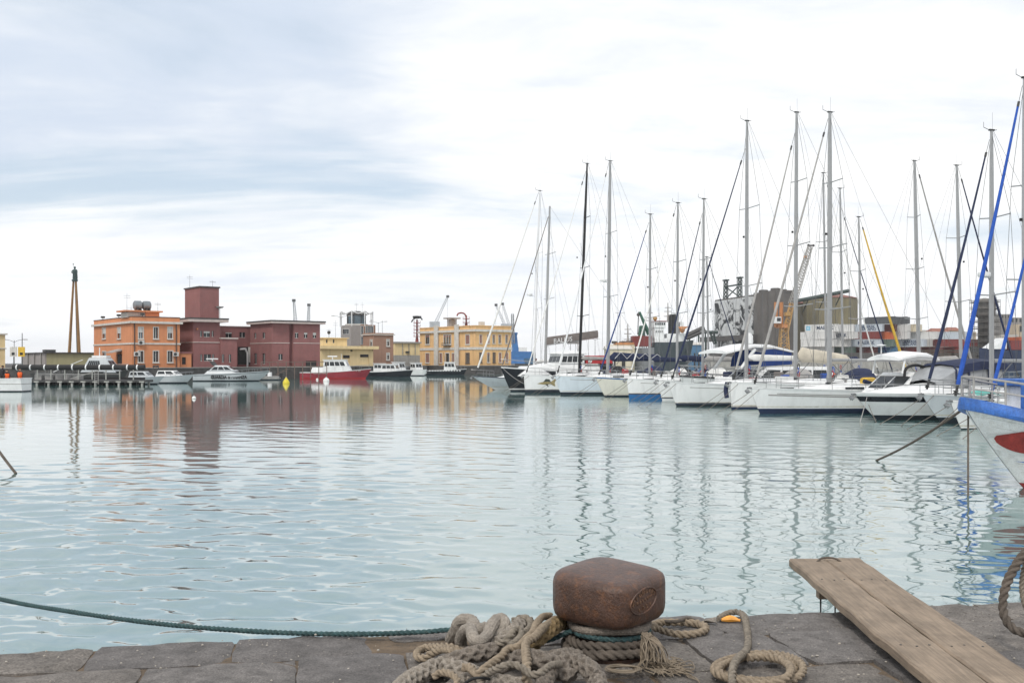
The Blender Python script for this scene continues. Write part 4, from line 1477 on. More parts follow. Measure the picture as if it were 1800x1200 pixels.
# ---- apricot building
fa = Facade('apricot_customs_house', 'apricot two-storey customs house with white pilasters and tall shuttered windows', 835.5, 213)
WR, WL = fa.sr(898.5), fa.sl(738)
zt, zc, zs = fa.z(573), fa.z(579.5), fa.z(612)
hl, kinds = [], []
for c, w, k in ((751.5, 6.5, 'd'), (782, 3.6, 'd'), (786.5, 3.6, 'd'), (791, 3.6, 'd'), (822, 6.5, 'p')):
    hl.append(hole(fa, 'L', c - w / 2, c + w / 2, 588.5, 604.5)); kinds.append(k)
for c, w, k in ((751.5, 6, 'p'), (775, 4, 'p'), (786.5, 6, 'door'), (797, 4, 'p'), (822, 6, 'dk')):
    hl.append(hole(fa, 'L', c - w / 2, c + w / 2, 621, 637)); kinds.append(k)
hr, kr = [], []
for c, k in ((845, 'p'), (858.5, 'p'), (868, 'd'), (878.5, 'd'), (890.5, 'd')):
    hr.append(hole(fa, 'R', c - 1.9, c + 1.9, 588.5, 603)); kr.append(k)
for c, k in ((845, 'dk'), (858.5, 'd'), (868.5, 'dk'), (879, 'p'), (891, 'p')):
    hr.append(hole(fa, 'R', c - 1.9, c + 1.9, 620, 636.5)); kr.append(k)
block(fa, M_APRICOT, WR, WL, GZ, zt, hr, hl)
for face, hs, ks in (('L', hl, kinds), ('R', hr, kr)):
    for h, k in zip(hs, ks):
        if k == 'door':
            window(fa, face, h, pane=M_DOOR, trim=.22, bars=False, sill=False, name='doorway')
        else:
            window(fa, face, h, trim=.16 if h[1] - h[0] > .6 else .1, shutter={'p': M_SHUTP, 'd': M_SHUTP, 'dk': M_SHUTD}[k], shut={'p': 1.0, 'd': .25, 'dk': 1.0}[k],
                   frame=M_SHUTD if k == 'dk' else M_TRIM)
band(fa, M_TRIM, WR, WL, zc - .35, zc + .15, .40)
band(fa, M_TRIM, WR, WL, zs - .28, zs + .28, .14, name='string_course')
band(fa, M_APRICOT, WR, WL, zt + .003, zt + .2, .12, name='coping')
for p in (768.5, 804.5):
    s = fa.sl(p)
    mb = MB(); fbox(mb, 'L', 0, 0, s - .75, s + .75, GZ, zt + .5, .15, .42); mb.build('pilaster', M_TRIM, fa.o)
s = fa.sl(786.5)
mb = MB(); fbox(mb, 'L', 0, 0, s - 1.4, s + 1.4, fa.z(606.5), fa.z(605.5), .02, .7)
for i in range(9):
    fbox(mb, 'L', 0, 0, s - 1.35 + .33 * i, s - 1.30 + .33 * i, fa.z(605.5), fa.z(601), .6, .65)
fbox(mb, 'L', 0, 0, s - 1.4, s + 1.4, fa.z(601.2), fa.z(600.8), .58, .68)
mb.build('balcony', M_WIRE, fa.o)
mb = MB()
for dx, dy in ((0, 0), (1.4, 0), (0, 1.4), (1.4, 1.4)):
    mb.bar((2 + dx, fa.sl(780) + dy, zt), (2 + dx, fa.sl(780) + dy, zt + 2.0), .1)
mb.span(1.3, 4.1, fa.sl(780) - .7, fa.sl(780) + 2.1, zt + 2.0, zt + 2.3); mb.span(2.1, 3.3, fa.sl(780) + .1, fa.sl(780) + 1.3, zt + .02, zt + 1.9)
mb.build('roof_turret', M_GREYCLAD, fa.o)
mb = MB(); mb.span(3, 4, 2, 3, zt + .02, zt + 1.1); mb.build('chimney', M_TRIM, fa.o)

# ---- red loading arms behind the roofs
def red_mast(px, py0, py1, d, label, hook):
    z0, z1 = GZ, zat(py1, d)
    o = empty('red_mast', (xat(px, d), d, GZ), 0.3, label, 'mast', 'red steel masts behind the roofs')
    H = z1 - z0
    M_ = mat('red_lead_paint', (0.24, 0.035, 0.025), 0.6, var=0.25, scale=1)
    mb = MB(); mb.bar((0, 0, 0), (0, 0, H), .3, .22, 8); mb.bar((0, 0, 0), (0, 0, zat(py0, d) - GZ + 1), 1.1, .35, 8)
    mb.build('column', M_, o)
    for i in range(5):
        z = H * (.62 + .075 * i)
        mb = MB(); mb.lathe([(.35, z), (.95, z), (.95, z + .12), (.35, z + .12)], n=10)
        for k in range(5):
            a = k * 1.2566
            mb.bar((.9 * math.cos(a), .9 * math.sin(a), z), (.9 * math.cos(a), .9 * math.sin(a), z + .7), .04, n=4)
        mb.build('platform', M_, o)
    mb = MB()
    if hook:
        mb.tube(catmull([(0, 0, H - .6), (-.4, 0, H + .3), (-1.2, 0, H + .6), (-2.2, 0, H + .4), (-2.5, 0, H - .2)], .3), .2, 7)
    else:
        mb.tube(catmull([(-1.5, 0, H - .7), (-.9, 0, H + .1), (.1, 0, H + .5), (1.1, 0, H + .4), (1.4, 0, H - .1)], .3), .18, 7)
        mb.lathe([(.05, H + .2), (1.1, H + .35), (1.2, H + .9), (.2, H + 1.0)], n=12)
    mb.build('head_arm', M_DARKSTEEL if not hook else M_, o)


red_mast(733, 600, 561.5, 262, 'red steel mast with dark round head behind the cream shed', False)
red_mast(819.5, 575, 554, 262, 'red steel mast with hooked arm rising behind the apricot roof', True)


# ---- lattice things far off
def lattice(mb, p0, p1, w0, w1, n, r=0.12):
    p0, p1 = Vector(p0), Vector(p1)
    d = (p1 - p0).normalized()
    up = Vector((0, 1, 0))
    a = d.cross(up).normalized(); b = d.cross(a)
    rows = []
    for i in range(n + 1):
        t = i / n
        c = p0.lerp(p1, t); w = (w0 + (w1 - w0) * t) / 2
        rows.append([c + a * w + b * w, c - a * w + b * w, c - a * w - b * w, c + a * w - b * w])
    for k in range(4):
        mb.bar(rows[0][k], rows[-1][k], r, n=4)
        for i in range(n):
            mb.bar(rows[i][k], rows[i + 1][(k + 1) % 4], r * .6, n=4)
            mb.bar(rows[i + 1][k], rows[i + 1][(k + 1) % 4], r * .6, n=4)
    return mb


M_CRANEG = mat('crane_pale_grey', (0.36, 0.38, 0.40), 0.6, var=0.15, scale=.5)


def far_crane(pxa, pya, pxb, pyb, d, label):
    a, b = at(pxa, pya, d), at(pxb, pyb, d)
    o = empty('harbour_crane', (a.x, d, GZ), 0, label, 'crane', 'pale lattice cranes beyond the roofs')
    a -= o.location; b -= o.location
    mb = MB(); lattice(mb, (a.x, 0, 0), a, 4, 3, 5, .2); mb.build('tower', M_CRANEG, o)
    mb = MB(); mb.box((a.x, 0, a.z), (6, 5, 4)); mb.build('cabin', M_CRANEG, o)
    mb = MB(); lattice(mb, a, b, 1.7, .9, 16, .09); mb.build('boom', M_CRANEG, o)
    mb = MB(); mb.box(b, (1.8, 1.0, 1.5)); mb.build('boom_head', M_DARKSTEEL, o)
    mb = MB(); mb.bar(b, (b.x - .6, b.y, 4), .06); mb.build('hoist_cable', M_WIRE, o)


far_crane(764, 571, 787, 521, 620, 'pale crane boom leaning over the apricot roof, topped by a dark block')
far_crane(889, 575, 872, 536, 600, 'pale crane boom behind the apricot house, leaning towards the harbour office')
far_crane(896, 575, 883.5, 534, 640, 'taller pale crane boom behind the apricot house')
far_crane(520, 572, 516.5, 528, 560, 'upright pale lattice boom with dark head behind the wine-red wing')
far_crane(542, 572, 543, 536, 560, 'shorter upright pale boom behind the wine-red wing')

# ---- blue mobile crane and breakwater
d = 430
M_CRBLUE = mat('crane_blue', (0.03, 0.14, 0.36), 0.5, var=0.15, scale=.6)
bc = empty('blue_harbour_crane', (xat(908, d), d, GZ), 0.2, 'bright blue mobile harbour crane past the apricot house', 'crane')
mb = MB(); mb.loft([[(-3, -3, 0), (3, -3, 0), (3, 3, 0), (-3, 3, 0)], [(-2.6, -2.6, 2.2), (2.6, -2.6, 2.2), (2.6, 2.6, 2.2), (-2.6, 2.6, 2.2)]]); mb.build('undercarriage', M_CRBLUE, bc)
mb = MB(); mb.span(-3, 6.5, -2.2, 2.2, 2.3, 5.2); mb.build('machine_house', M_CRBLUE, bc)
mb = MB(); mb.loft([[(x * k + o, y * k, z) for x, y in ((-1.3, -1.3), (1.3, -1.3), (1.3, 1.3), (-1.3, 1.3))] for z, k, o in ((5.2, 1, -.6), (12, .7, -.9), (13, .95, -1.0), (13.4, .95, -1))]); mb.build('tower', M_CRBLUE, bc)
mb = MB(); lattice(mb, (-1.6, 0, 8), (-3.4, -8, 21), 1.3, .8, 9, .12); mb.build('boom', M_CRANEG, bc)
mb = MB(); mb.span(.6, 4.2, -2.0, 1, 5.25, 7); mb.build('cab', M_WHITE2, bc)
mb = MB(); mb.prism([(3, 330), (400, 330), (400, 345), (2, 345)], -1, 1.4)
bw = mb.build('breakwater', M_DARKSTONE); tag(bw, 'low dark breakwater closing the basin', kind='structure')
mb = MB(); mb.prism([(2, 345.1), (420, 345.1), (420, 900), (-40, 900), (-60, 430.5)], -1, 1.5)
tag(mb.build('port_yard', M_CONCRETE), 'concrete port yard behind the basin', kind='structure')
M_C = {'red': mat('container_red', (0.17, 0.028, 0.025), 0.6, var=0.15, scale=.5, streak=.2), 'brown': mat('container_brown', (0.12, 0.03, 0.025), 0.6, var=0.15, scale=.5, streak=.2),
       'white': mat('container_white', (0.58, 0.58, 0.57), 0.55, var=0.08, scale=.5, streak=.2), 'grey': mat('container_grey', (0.44, 0.49, 0.54), 0.55, var=0.08, scale=.5, streak=.2),
       'orange': mat('container_orange', (0.44, 0.10, 0.03), 0.6, var=0.12, scale=.5, streak=.2), 'green': mat('container_green', (0.09, 0.13, 0.11), 0.6, var=0.15, scale=.5, streak=.2),
       'blue': mat('container_blue', (0.06, 0.15, 0.26), 0.6, var=0.15, scale=.5, streak=.2), 'cream': mat('container_cream', (0.56, 0.50, 0.38), 0.6, var=0.12, scale=.5, streak=.2),
       'dark': mat('container_dark', (0.07, 0.075, 0.08), 0.6, var=0.15, scale=.5, streak=.2)}


def container(x, y, z, rz, L, colour, label, text=None, tcol=None, logo=None):
    o = empty('shipping_container', (x, y, z), rz, label, 'container', 'stacked shipping containers')
    Wd, H = 2.44, 2.6
    n = int(L / .7)
    mb = MB()
    pts = []
    for i in range(n):          # corrugated long side
        x0 = -L / 2 + L * i / n; w = L / n
        pts += [(x0, -Wd / 2 + .07), (x0 + w * .35, -Wd / 2 + .07), (x0 + w * .5, -Wd / 2 + .02), (x0 + w * .85, -Wd / 2 + .02)]
    poly = pts + [(L / 2, -Wd / 2 + .07), (L / 2, Wd / 2), (-L / 2, Wd / 2)]
    mb.prism(poly, .12, H - .12)
    mb.build('box', M_C[colour], o)
    mb = MB()
    for sx in (-1, 1):
        mb.span(sx * (L / 2 - .07) - .08, sx * (L / 2 - .07) + .08, -Wd / 2, -Wd / 2 + .16, 0, H)
    mb.span(-L / 2, L / 2, -Wd / 2 - .005, -Wd / 2 + .1, H - .14, H + .002); mb.span(-L / 2, L / 2, -Wd / 2 - .005, -Wd / 2 + .1, 0, .16)
    mb.build('frame', M_C[colour], o)
    M_T = mat('lettering_navy', (0.02, 0.04, 0.09), .6)
    M_TL = mat('logo_light_blue', (0.16, 0.42, 0.58), .6)
    if text:
        lines = text.split('/')
        for i, s in enumerate(lines):
            zc_ = H * (.5 + .16 * (len(lines) - 1) - .34 * i)
            text_mesh(s, 1.75 if len(lines) == 1 else 1.35, tcol or M_T, o, basis((L * (.10 if logo else 0), -Wd / 2 - .02, zc_), (1, 0, 0), (0, 0, 1), (0, -1, 0)), depth=.01, xscale=.95, bold=.03)
    if logo:
        mb = MB(); mb.span(-L * .40 - .75, -L * .40 + .75, -Wd / 2 - .03, -Wd / 2, H * .5 - .75, H * .5 + .75)
        lg = mb.build('logo_square', M_TL, o)
        mb = MB()
        for k in range(7):
            a = 2 * math.pi * k / 7 + .2
            b0, b1 = a - .22, a + .22
            y = -Wd / 2 - .04
            cx_, cz_ = -L * .40, H * .5
            mb.add([(cx_ + .6 * math.sin(a), y, cz_ + .6 * math.cos(a)), (cx_ + .22 * math.sin(b0), y, cz_ + .22 * math.cos(b0)), (cx_, y, cz_), (cx_ + .22 * math.sin(b1), y, cz_ + .22 * math.cos(b1))], [(0, 1, 2, 3)])
        mb.build('star', M_WHITE2, lg)
    return o


container(xat(901, 450), 452, 1.5, .1, 12.2, 'dark', 'dark container on the yard left of the blue crane')
container(xat(920, 455), 457, 1.5, .1, 12.2, 'brown', 'brown container in the lowest tier behind the blue crane')
container(xat(903, 455), 457, 4.11, .1, 12.2, 'red', 'red container lying across the top behind the blue crane')
container(xat(926, 440), 441, 1.5, .1, 6.1, 'blue', 'short blue container right of the blue crane')
container(xat(929, 452), 449, 4.11, .1, 6.1, 'dark', 'short dark container perched right of the blue crane')

# ---- hangar, monument and left edge
fh = Facade('yellow_hangar', 'long pale yellow hangar with grey end and rooftop vent left of the orange building', 82, 178)
wr = fh.sr(166); wl_ = fh.sl(41)
block(fh, mat('pale_yellow_sheet', (0.36, 0.33, 0.19), .7, var=.08, scale=.5, streak=.15), wr, .3, GZ, fh.z(620.5), name='yellow_wall')
block(fh, M_GREYCLAD, .3, wl_, GZ, fh.z(620.5), ox=-.303, oy=.05, name='grey_wall')
mb = MB(); mb.span(-.6, wr + .5, -.4, wl_, fh.z(620.5) + .003, fh.z(619)); mb.build('flat_roof', M_ROOFD, fh.o)
mb = MB(); mb.span(.2, 2.0, 2, 4, fh.z(619) + .003, fh.z(614)); mb.build('roof_vent', M_DARKSTEEL, fh.o)
for s in (.12, .4, .68):
    pipe(fh, 'L', wl_ * s, GZ, fh.z(621), M_CONCRETE, ox=-.303, oy=.05, r=.12)
fx = Facade('pale_yellow_house', 'pale yellow house corner with grey roof band behind the moored workboat', -12, 150)
wr = fx.sr(9)
block(fx, M_CREAMR, wr, 8, GZ, fx.z(588))
mb = MB(); mb.span(-.2, wr + .3, -.3, 8, fx.z(588) + .003, fx.z(585.5)); mb.build('roof_edge', M_TRIM, fx.o)
mb = MB(); mb.span(-.1, wr + .15, -.15, 8, fx.z(613), fx.z(611)); mb.build('cornice', M_TRIM, fx.o)

d = 205
M_WOODM = mat('monument_ochre_beam', (0.27, 0.15, 0.055), .7, var=.2, scale=1)
M_BRONZE = mat('bronze_patina', (0.045, 0.075, 0.075), .5, .3, var=.3, scale=2)
mo = empty('statue_monument', (xat(131.5, d), d, GZ), 0.15, 'tall ochre tripod column carrying a dark bronze statue', 'monument')
zt = zat(493.5, d) - GZ
for (bx, by), m in (((-1.35, .5), M_WOODM), ((.25, 1.9), M_DARKSTEEL), ((1.2, -.8), M_WOODM)):
    mb = MB(); mb.bar((bx, by, 0), (bx * .22, by * .22, zt), .34, .2, 4); mb.build('column', m, mo)
mb = MB(); mb.lathe([(.6, zt - .1), (.62, zt + .25)], n=10); mb.build('plinth', M_BRONZE, mo)
prof = [(.42, .25), (.50, .6), (.46, 1.2), (.40, 1.75), (.47, 2.05), (.38, 2.3), (.14, 2.42), (.12, 2.5), (.20, 2.62), (.22, 2.78), (.14, 2.93), (.03, 2.98)]
mb = MB()
mb.loft([[(r * (1 + .18 * math.sin(3 * t + z)) * math.cos(t) * 1.0, r * .8 * math.sin(t), zt + z) for t in [k * .3927 for k in range(16)]] for r, z in prof])
mb.tube(catmull([(.42, -.1, zt + 2.1), (.52, -.35, zt + 1.6), (.35, -.5, zt + 1.35)], .1), .12, 7); mb.tube(catmull([(-.42, -.1, zt + 2.1), (-.5, -.3, zt + 1.7), (-.2, -.5, zt + 1.55)], .1), .12, 7)
mb.build('figure', M_BRONZE, mo, smooth=True)
mb = MB(); mb.bar((-.3, 0, zt + 2.9), (-.3, 0, zt + 3.3), .03); mb.ball((-.3, 0, zt + 3.42), .13, 8); mb.build('halo_rod', M_BRONZE, mo)

# lamp posts and masts behind the quay
def pole(px, py, d, label, arms=True, r=.07):
    o = empty('light_pole', (xat(px, d), d, GZ), 0, label, 'pole', 'thin poles behind the quay')
    h = zat(py, d) - GZ
    mb = MB(); mb.bar((0, 0, 0), (0, 0, h), r, r * .6, 6); mb.build('post', M_WIRE, o)
    if arms:
        for s in (-1, 1):
            mb = MB(); mb.tube([(0, 0, h - .3), (s * .7, 0, h), (s * 1.6, 0, h + .15)], r * .5, 5); mb.build('arm', M_WIRE, o)
            mb = MB(); mb.box((s * 1.8, 0, h + .13), (.7, .3, .14)); mb.build('lamp_head', M_GREYC, o)


pole(599.5, 556, 222, 'two-armed street lamp beside the control tower')
pole(39, 585, 160, 'bare thin pole standing left of the yellow hangar', False, .09)
pole(25, 598, 165, 'thin pole with short arms near the pale yellow house')
pole(665, 566, 240, 'two-armed street lamp behind the brown house')
pole(672, 563, 250, 'bare radio mast behind the brown house', False)

# traffic board with white and yellow panels
sg = empty('pier_signs', (xat(28, 134), 134, GZ), 0, 'white and yellow sign panels on posts at the pier head', 'sign')
for x, m in ((-.35, M_TRIM), (.75, M_YELC)):
    mb = MB(); mb.span(x - .45, x + .45, -.05, .05, 1.6, 2.9); p_ = mb.build('panel', m, sg)
    mb = MB(); mb.bar((x, .1, 0), (x, .1, 2.8), .05); mb.build('post', M_WIRE, sg)
    mb = MB(); mb.span(x - .2, x + .2, -.065, -.052, 1.8, 2.15); mb.build('pictogram', M_RUBBER, p_)

# ---- low pier with the black pipe
d = 114
pr = empty('steel_pier', (xat(150, d), d, 0), 0, 'low dark steel walkway on concrete piles with railings', 'pier')
x0, x1 = xat(46, d) - xat(150, d), xat(256, d) - xat(150, d)
dz_ = zat(667.5, d)
mb = MB(); mb.span(x0, x1, 0, 2.4, dz_ - .28, dz_); mb.build('deck', M_DARKSTEEL, pr)
mb = MB(); mb.span(x0, x1 - 1, 2.45, 2.6, -.5, dz_ + .25); mb.build('under_pier_shade', M_RUBBER, pr)  # added dark sheet, stands in for the shade under the pier deck
M_PILE = mat('pile_concrete', (0.33, 0.33, 0.31), .9, var=.3, scale=3)
for i in range(10):
    x = x0 + (x1 - x0) * (.085 + i * .098)
    for y in (.15, 2.2):
        mb = MB(); mb.bar((x, y, -1.2), (x, y, dz_ - .28), .14, n=8); p_ = mb.build('pile', M_PILE, pr)
        mb = MB(); mb.box((x, y, dz_ - .22), (.55, .4, .16)); mb.build('pile_cap', M_PILE, p_)
for i in range(8):
    x = x0 + (x1 - x0) * (.09 + i * .115)
    mb = MB(); mb.bar((x, .1, dz_), (x, .1, dz_ + 1.15), .07, n=6); mb.build('post', M_PILE, pr)
mb = MB(); mb.bar((x0 + 1, .1, dz_ + .65), (x1 - 3, .1, dz_ + .65), .03); mb.bar((x0 + 5, .1, dz_ + .1), (x0 + 8.3, .1, dz_ + 1.1), .05); mb.build('railing', M_GREYC, pr)
mb = MB()
for s in (-.2, .2):
    mb.bar((x1 - 5.6 + s, -.06, dz_ - .5), (x1 - 5.6 + s, -.06, dz_ + 1.1), .035)
for k in range(6):
    mb.bar((x1 - 5.8, -.06, dz_ - .3 + .25 * k), (x1 - 5.4, -.06, dz_ - .3 + .25 * k), .025)
mb.build('ladder', M_GREYC, pr)
mb = MB()
for i in range(5):
    mb.box((x0 + 1 + 1.1 * i, 1.2, dz_ + .3), (.8, .9, .6 + .2 * (i % 2)), .3 * i)
mb.build('stored_gear', M_GREYC, pr)
xa, xb = xat(21, d), xat(253, d)
pz = zat(645.5, d)
po = empty('black_pipe', ((xa + xb) / 2, d + .25, pz), 0, 'long black rubber pipe with white bands lying along the pier posts', 'pipe')
hl_ = (xb - xa) / 2
mb = MB(); mb.bar((-hl_, 0, 0), (hl_, 0, 0), .31, n=16); mb.build('tube', M_RUBBER, po, smooth=True)
for px in (28.5, 52.5, 77.5, 101.5, 126.5, 150.5, 174.5, 198.5, 223, 240.5):
    x = xat(px, d) - (xa + xb) / 2
    mb = MB(); mb.bar((x - .07, 0, 0), (x + .07, 0, 0), .325, n=16); mb.build('band', M_WHITE2, po, smooth=True)
# ------------------------------------------------------------------ boats
class Hull:
    """a lofted hull: bow towards local +x, waterline at z = 0"""

    def __init__(self, L, B, Fb, Fs, rake, stern=0.8, trans=0.25, full=0.55, pw=0.8, wl=0.88, under=0.5, sag=0.0, shexp=1.6):
        self.__dict__.update(L=L, B=B, Fb=Fb, Fs=Fs, rake=rake, stern=stern, trans=trans, full=full, pw=pw, wl=wl, under=under, sag=sag, shexp=shexp)

    def sheer(self, u):
        return self.Fs + (self.Fb - self.Fs) * (1 - u) ** self.shexp - self.sag * math.sin(math.pi * u)

    def x(self, u, z):
        k = z / self.Fb
        xs = self.L / 2 - self.rake * (1 - k) ** 1.15 if k < 1 else self.L / 2 + (k - 1) * self.rake * .3
        if z < 0:
            xs = self.L / 2 - self.rake * (1 - z / self.Fb * 1.4)
        xe = -self.L / 2 + self.trans * max(z, 0) / self.Fs
        return xs + (xe - xs) * u

    def b(self, u, z):
        f = self.full
        def shape(e):
            if u < f:
                return max(0.0, math.sin(math.pi / 2 * u / f)) ** e
            return 1 - (1 - self.stern) * ((u - f) / (1 - f)) ** 2
        bd = shape(self.pw); bw = shape(self.pw * 1.55) * self.wl
        t = min(1.2, max(0.0, z) / self.sheer(u))
        k = bw + (bd - bw) * t ** .85
        if z < 0:
            k = bw * max(0.0, 1 - (-z / self.under) ** 1.5 * .6)
        return self.B / 2 * k + 0.012

    def pt(self, u, z, side, off=0.0):
        return Vector((self.x(u, z), side * (self.b(u, z) + off), z))

    def band(self, zlo, zhi, rows=1, off=0.0, u0=0.0, u1=1.0, n=22, cap=True):
        mb = MB()
        fl = zlo if callable(zlo) else (lambda u: zlo)
        fh = zhi if callable(zhi) else (lambda u: zhi)
        us = [u0 + (u1 - u0) * (i / n) ** 1.25 for i in range(n + 1)]
        for side in (-1, 1):
            vs, fs = [], []
            for u in us:
                for j in range(rows + 1):
                    vs.append(self.pt(u, fl(u) + (fh(u) - fl(u)) * j / rows, side, off))
            w = rows + 1
            for i in range(n):
                for j in range(rows):
                    fs.append((i * w + j, (i + 1) * w + j, (i + 1) * w + j + 1, i * w + j + 1))
            mb.add(vs, fs)
        if cap and u1 >= 1:
            vs, fs = [], []
            for j in range(rows + 1):
                z = fl(1) + (fh(1) - fl(1)) * j / rows
                a = self.pt(1, z, -1, off); a.x -= off
                c = self.pt(1, z, 1, off); c.x -= off
                vs += [a, c]
            for j in range(rows):
                fs.append((2 * j, 2 * j + 1, 2 * j + 3, 2 * j + 2))
            mb.add(vs, fs)
        return mb

    def deck(self, drop=0.06, camber=0.05, u0=0.0, u1=1.0, n=20):
        mb = MB(); vs, fs = [], []
        for i in range(n + 1):
            u = u0 + (u1 - u0) * i / n
            z = self.sheer(u)
            for k in (-1, -.5, 0, .5, 1):
                p = self.pt(u, z if drop < .1 else z - drop, 1)
                vs.append((p.x - (0 if drop < .1 else .1), k * max(.01, p.y - (.008 if drop < .1 else .06)), z - drop + camber * (1 - k * k)))
        for i in range(n):
            for j in range(4):
                fs.append((i * 5 + j, i * 5 + j + 1, (i + 1) * 5 + j + 1, (i + 1) * 5 + j))
        return mb.add(vs, fs)

    def uz(self, x):
        """station whose deck edge lies at x"""
        return max(0.0, min(1.0, (self.L / 2 - x) / self.L))


def quad_pane(A, B_, C, D, u0, u1, v0, v1, off=0.012, th=0.02):
    A, B_, C, D = map(Vector, (A, B_, C, D))
    n = (B_ - A).cross(D - A).normalized()
    P = lambda u, v: (A.lerp(B_, u)).lerp(D.lerp(C, u), v)
    o = [P(u0, v0), P(u1, v0), P(u1, v1), P(u0, v1)]
    mb = MB()
    mb.loft([[p + n * (off - th) for p in o], [p + n * off for p in o]])
    return mb


def house(parent, x0, x1, z0, z1, w0, w1, sf, sb, m, nwin=0, zf=(.45, .88), front=0, name='deckhouse', glass=M_GLASS, wspan=(.06, .94), roof=None, y0=0.0):
    """cabin: x1 is the forward end; sf / sb slope of the front and the back"""
    bt = [(x0, -w0), (x1, -w0), (x1, w0), (x0, w0)]
    tp = [(x0 + sb, -w1), (x1 - sf, -w1), (x1 - sf, w1), (x0 + sb, w1)]
    lo = [Vector((x, y + y0, z0)) for x, y in bt]; hi = [Vector((x, y + y0, z1)) for x, y in tp]
    mb = MB(); mb.loft([lo, hi]); h = mb.build(name, m, parent, bevel=min(.06, (z1 - z0) * .12), smooth=True)
    for (i, j) in ((0, 1), (2, 3)):
        for k in range(nwin):
            a = wspan[0] + (wspan[1] - wspan[0]) * k / nwin; b = wspan[0] + (wspan[1] - wspan[0]) * (k + .86) / nwin
            quad_pane(lo[i], lo[j], hi[j], hi[i], a, b, *zf).build('window', glass, h)
    for k in range(front):
        quad_pane(lo[1], lo[2], hi[2], hi[1], .06 + .88 * k / front, .06 + .88 * (k + .9) / front, *zf).build('windscreen', glass, h)
    if roof is not None:
        mb = MB(); mb.box(((x0 + sb + x1 - sf) / 2, y0, z1 + .05), (x1 - sf - x0 - sb + .35, 2 * w1 + .25, .09)); mb.build('cabin_roof', roof, h, bevel=.02)
    return h


def rail(parent, pts, m=M_STEEL, r=.016, name='guard_rail'):
    mb = MB(); mb.tube(catmull(pts, .25), r, 5)
    return mb.build(name, m, parent, smooth=True)


STANCHION = None


def stanchion(parent, p, h=.6):
    global STANCHION
    if STANCHION is None:
        mb = MB(); mb.bar((0, 0, 0), (0, 0, .62), .016, .013, 5)
        STANCHION = mb.build('stanchion', M_STEEL, parent)
        o = STANCHION
    else:
        o = STANCHION.copy(); COL.objects.link(o); o.parent = parent
    o.location = p
    return o


def anchor(parent, p, m=M_STEEL):
    mb = MB()
    p = Vector(p)
    mb.bar(p, p + Vector((.32, 0, -.2)), .025, n=5)
    t = p + Vector((.32, 0, -.2))
    for s in (-1, 1):
        mb.add([t, t + Vector((-.22, s * .14, -.04)), t + Vector((-.25, s * .04, .07)), t + Vector((-.15, s * .06, -.15))], [(0, 1, 2), (0, 2, 3), (0, 3, 1), (1, 3, 2)])
    mb.build('anchor', m, parent)
    mb = MB(); mb.box(p + Vector((-.15, 0, -.05)), (.6, .14, .08)); mb.build('bow_roller', M_STEEL, parent)


def fender(parent, p, m, h=.75):
    mb = MB(); mb.lathe([(.02, -h / 2), (.10, -h / 2 + .05), (.125, -h * .3), (.125, h * .3), (.10, h / 2 - .05), (.03, h / 2), (.01, h / 2 + .25)], p, 10)
    mb.build('fender', m, parent, smooth=True)


def yacht_at(bow_px, d, hull, bowdir):
    a = math.atan2(bowdir[1], bowdir[0])
    xb = hull.x(0, 0)
    w = Vector((xat(bow_px, d), d, 0))
    loc = w - Vector((math.cos(a) * xb, math.sin(a) * xb, 0))
    return loc, a


BD = (-0.94, -0.34)
M_GRIME = mat('waterline_grime', (0.52, 0.49, 0.40), .5, var=.35, scale=3, tint=(.68, .68, .66), tint_amt=.9)


def lengthwise(loc, a, px):
    """local x on the boat's axis that shows at px"""
    k = (px - 900) / F
    c, s = math.cos(a), math.sin(a)
    return (k * loc.y - loc.x) / (c - k * s)


NYL = mat('mooring_warp', (0.16, 0.14, 0.12), .9, var=.3, scale=4)


def mooring(p0, p1, label, r=.016, sag=.12, m=NYL, name='mooring_line'):
    p0, p1 = Vector(p0), Vector(p1)
    pts = []
    for i in range(13):
        t = i / 12
        p = p0.lerp(p1, t); p.z -= sag * 4 * t * (1 - t)
        pts.append(p)
    mb = MB(); mb.tube(pts, r, 5)
    return tag(mb.build(name, m, smooth=True), label, 'rope', 'mooring lines')


def sail_cover(parent, x0, x1, z0, z1, m, r0=.22, r1=.13, name='sail_cover', flat=False, ties=True):
    """furled mainsail under its cover: x0 at the mast, x1 at the outer end"""
    n = 12
    rings = []
    rd = random.Random(int(abs(x0 * 100)))
    for i in range(n + 1):
        t = i / n
        r = (r0 + (r1 - r0) * t ** .8) * (1 + rd.uniform(-.05, .05)) * (.35 if i in (0, n) else 1)
        c = Vector((x0 + (x1 - x0) * t, 0, z0 + (z1 - z0) * t))
        rings.append([c + Vector((0, math.cos(k * .5236) * r * .62, (math.sin(k * .5236) + .35) * r * 1.15)) for k in range(12)])
    mb = MB(); mb.loft(rings); o = mb.build(name, m, parent, smooth=True)
    return o


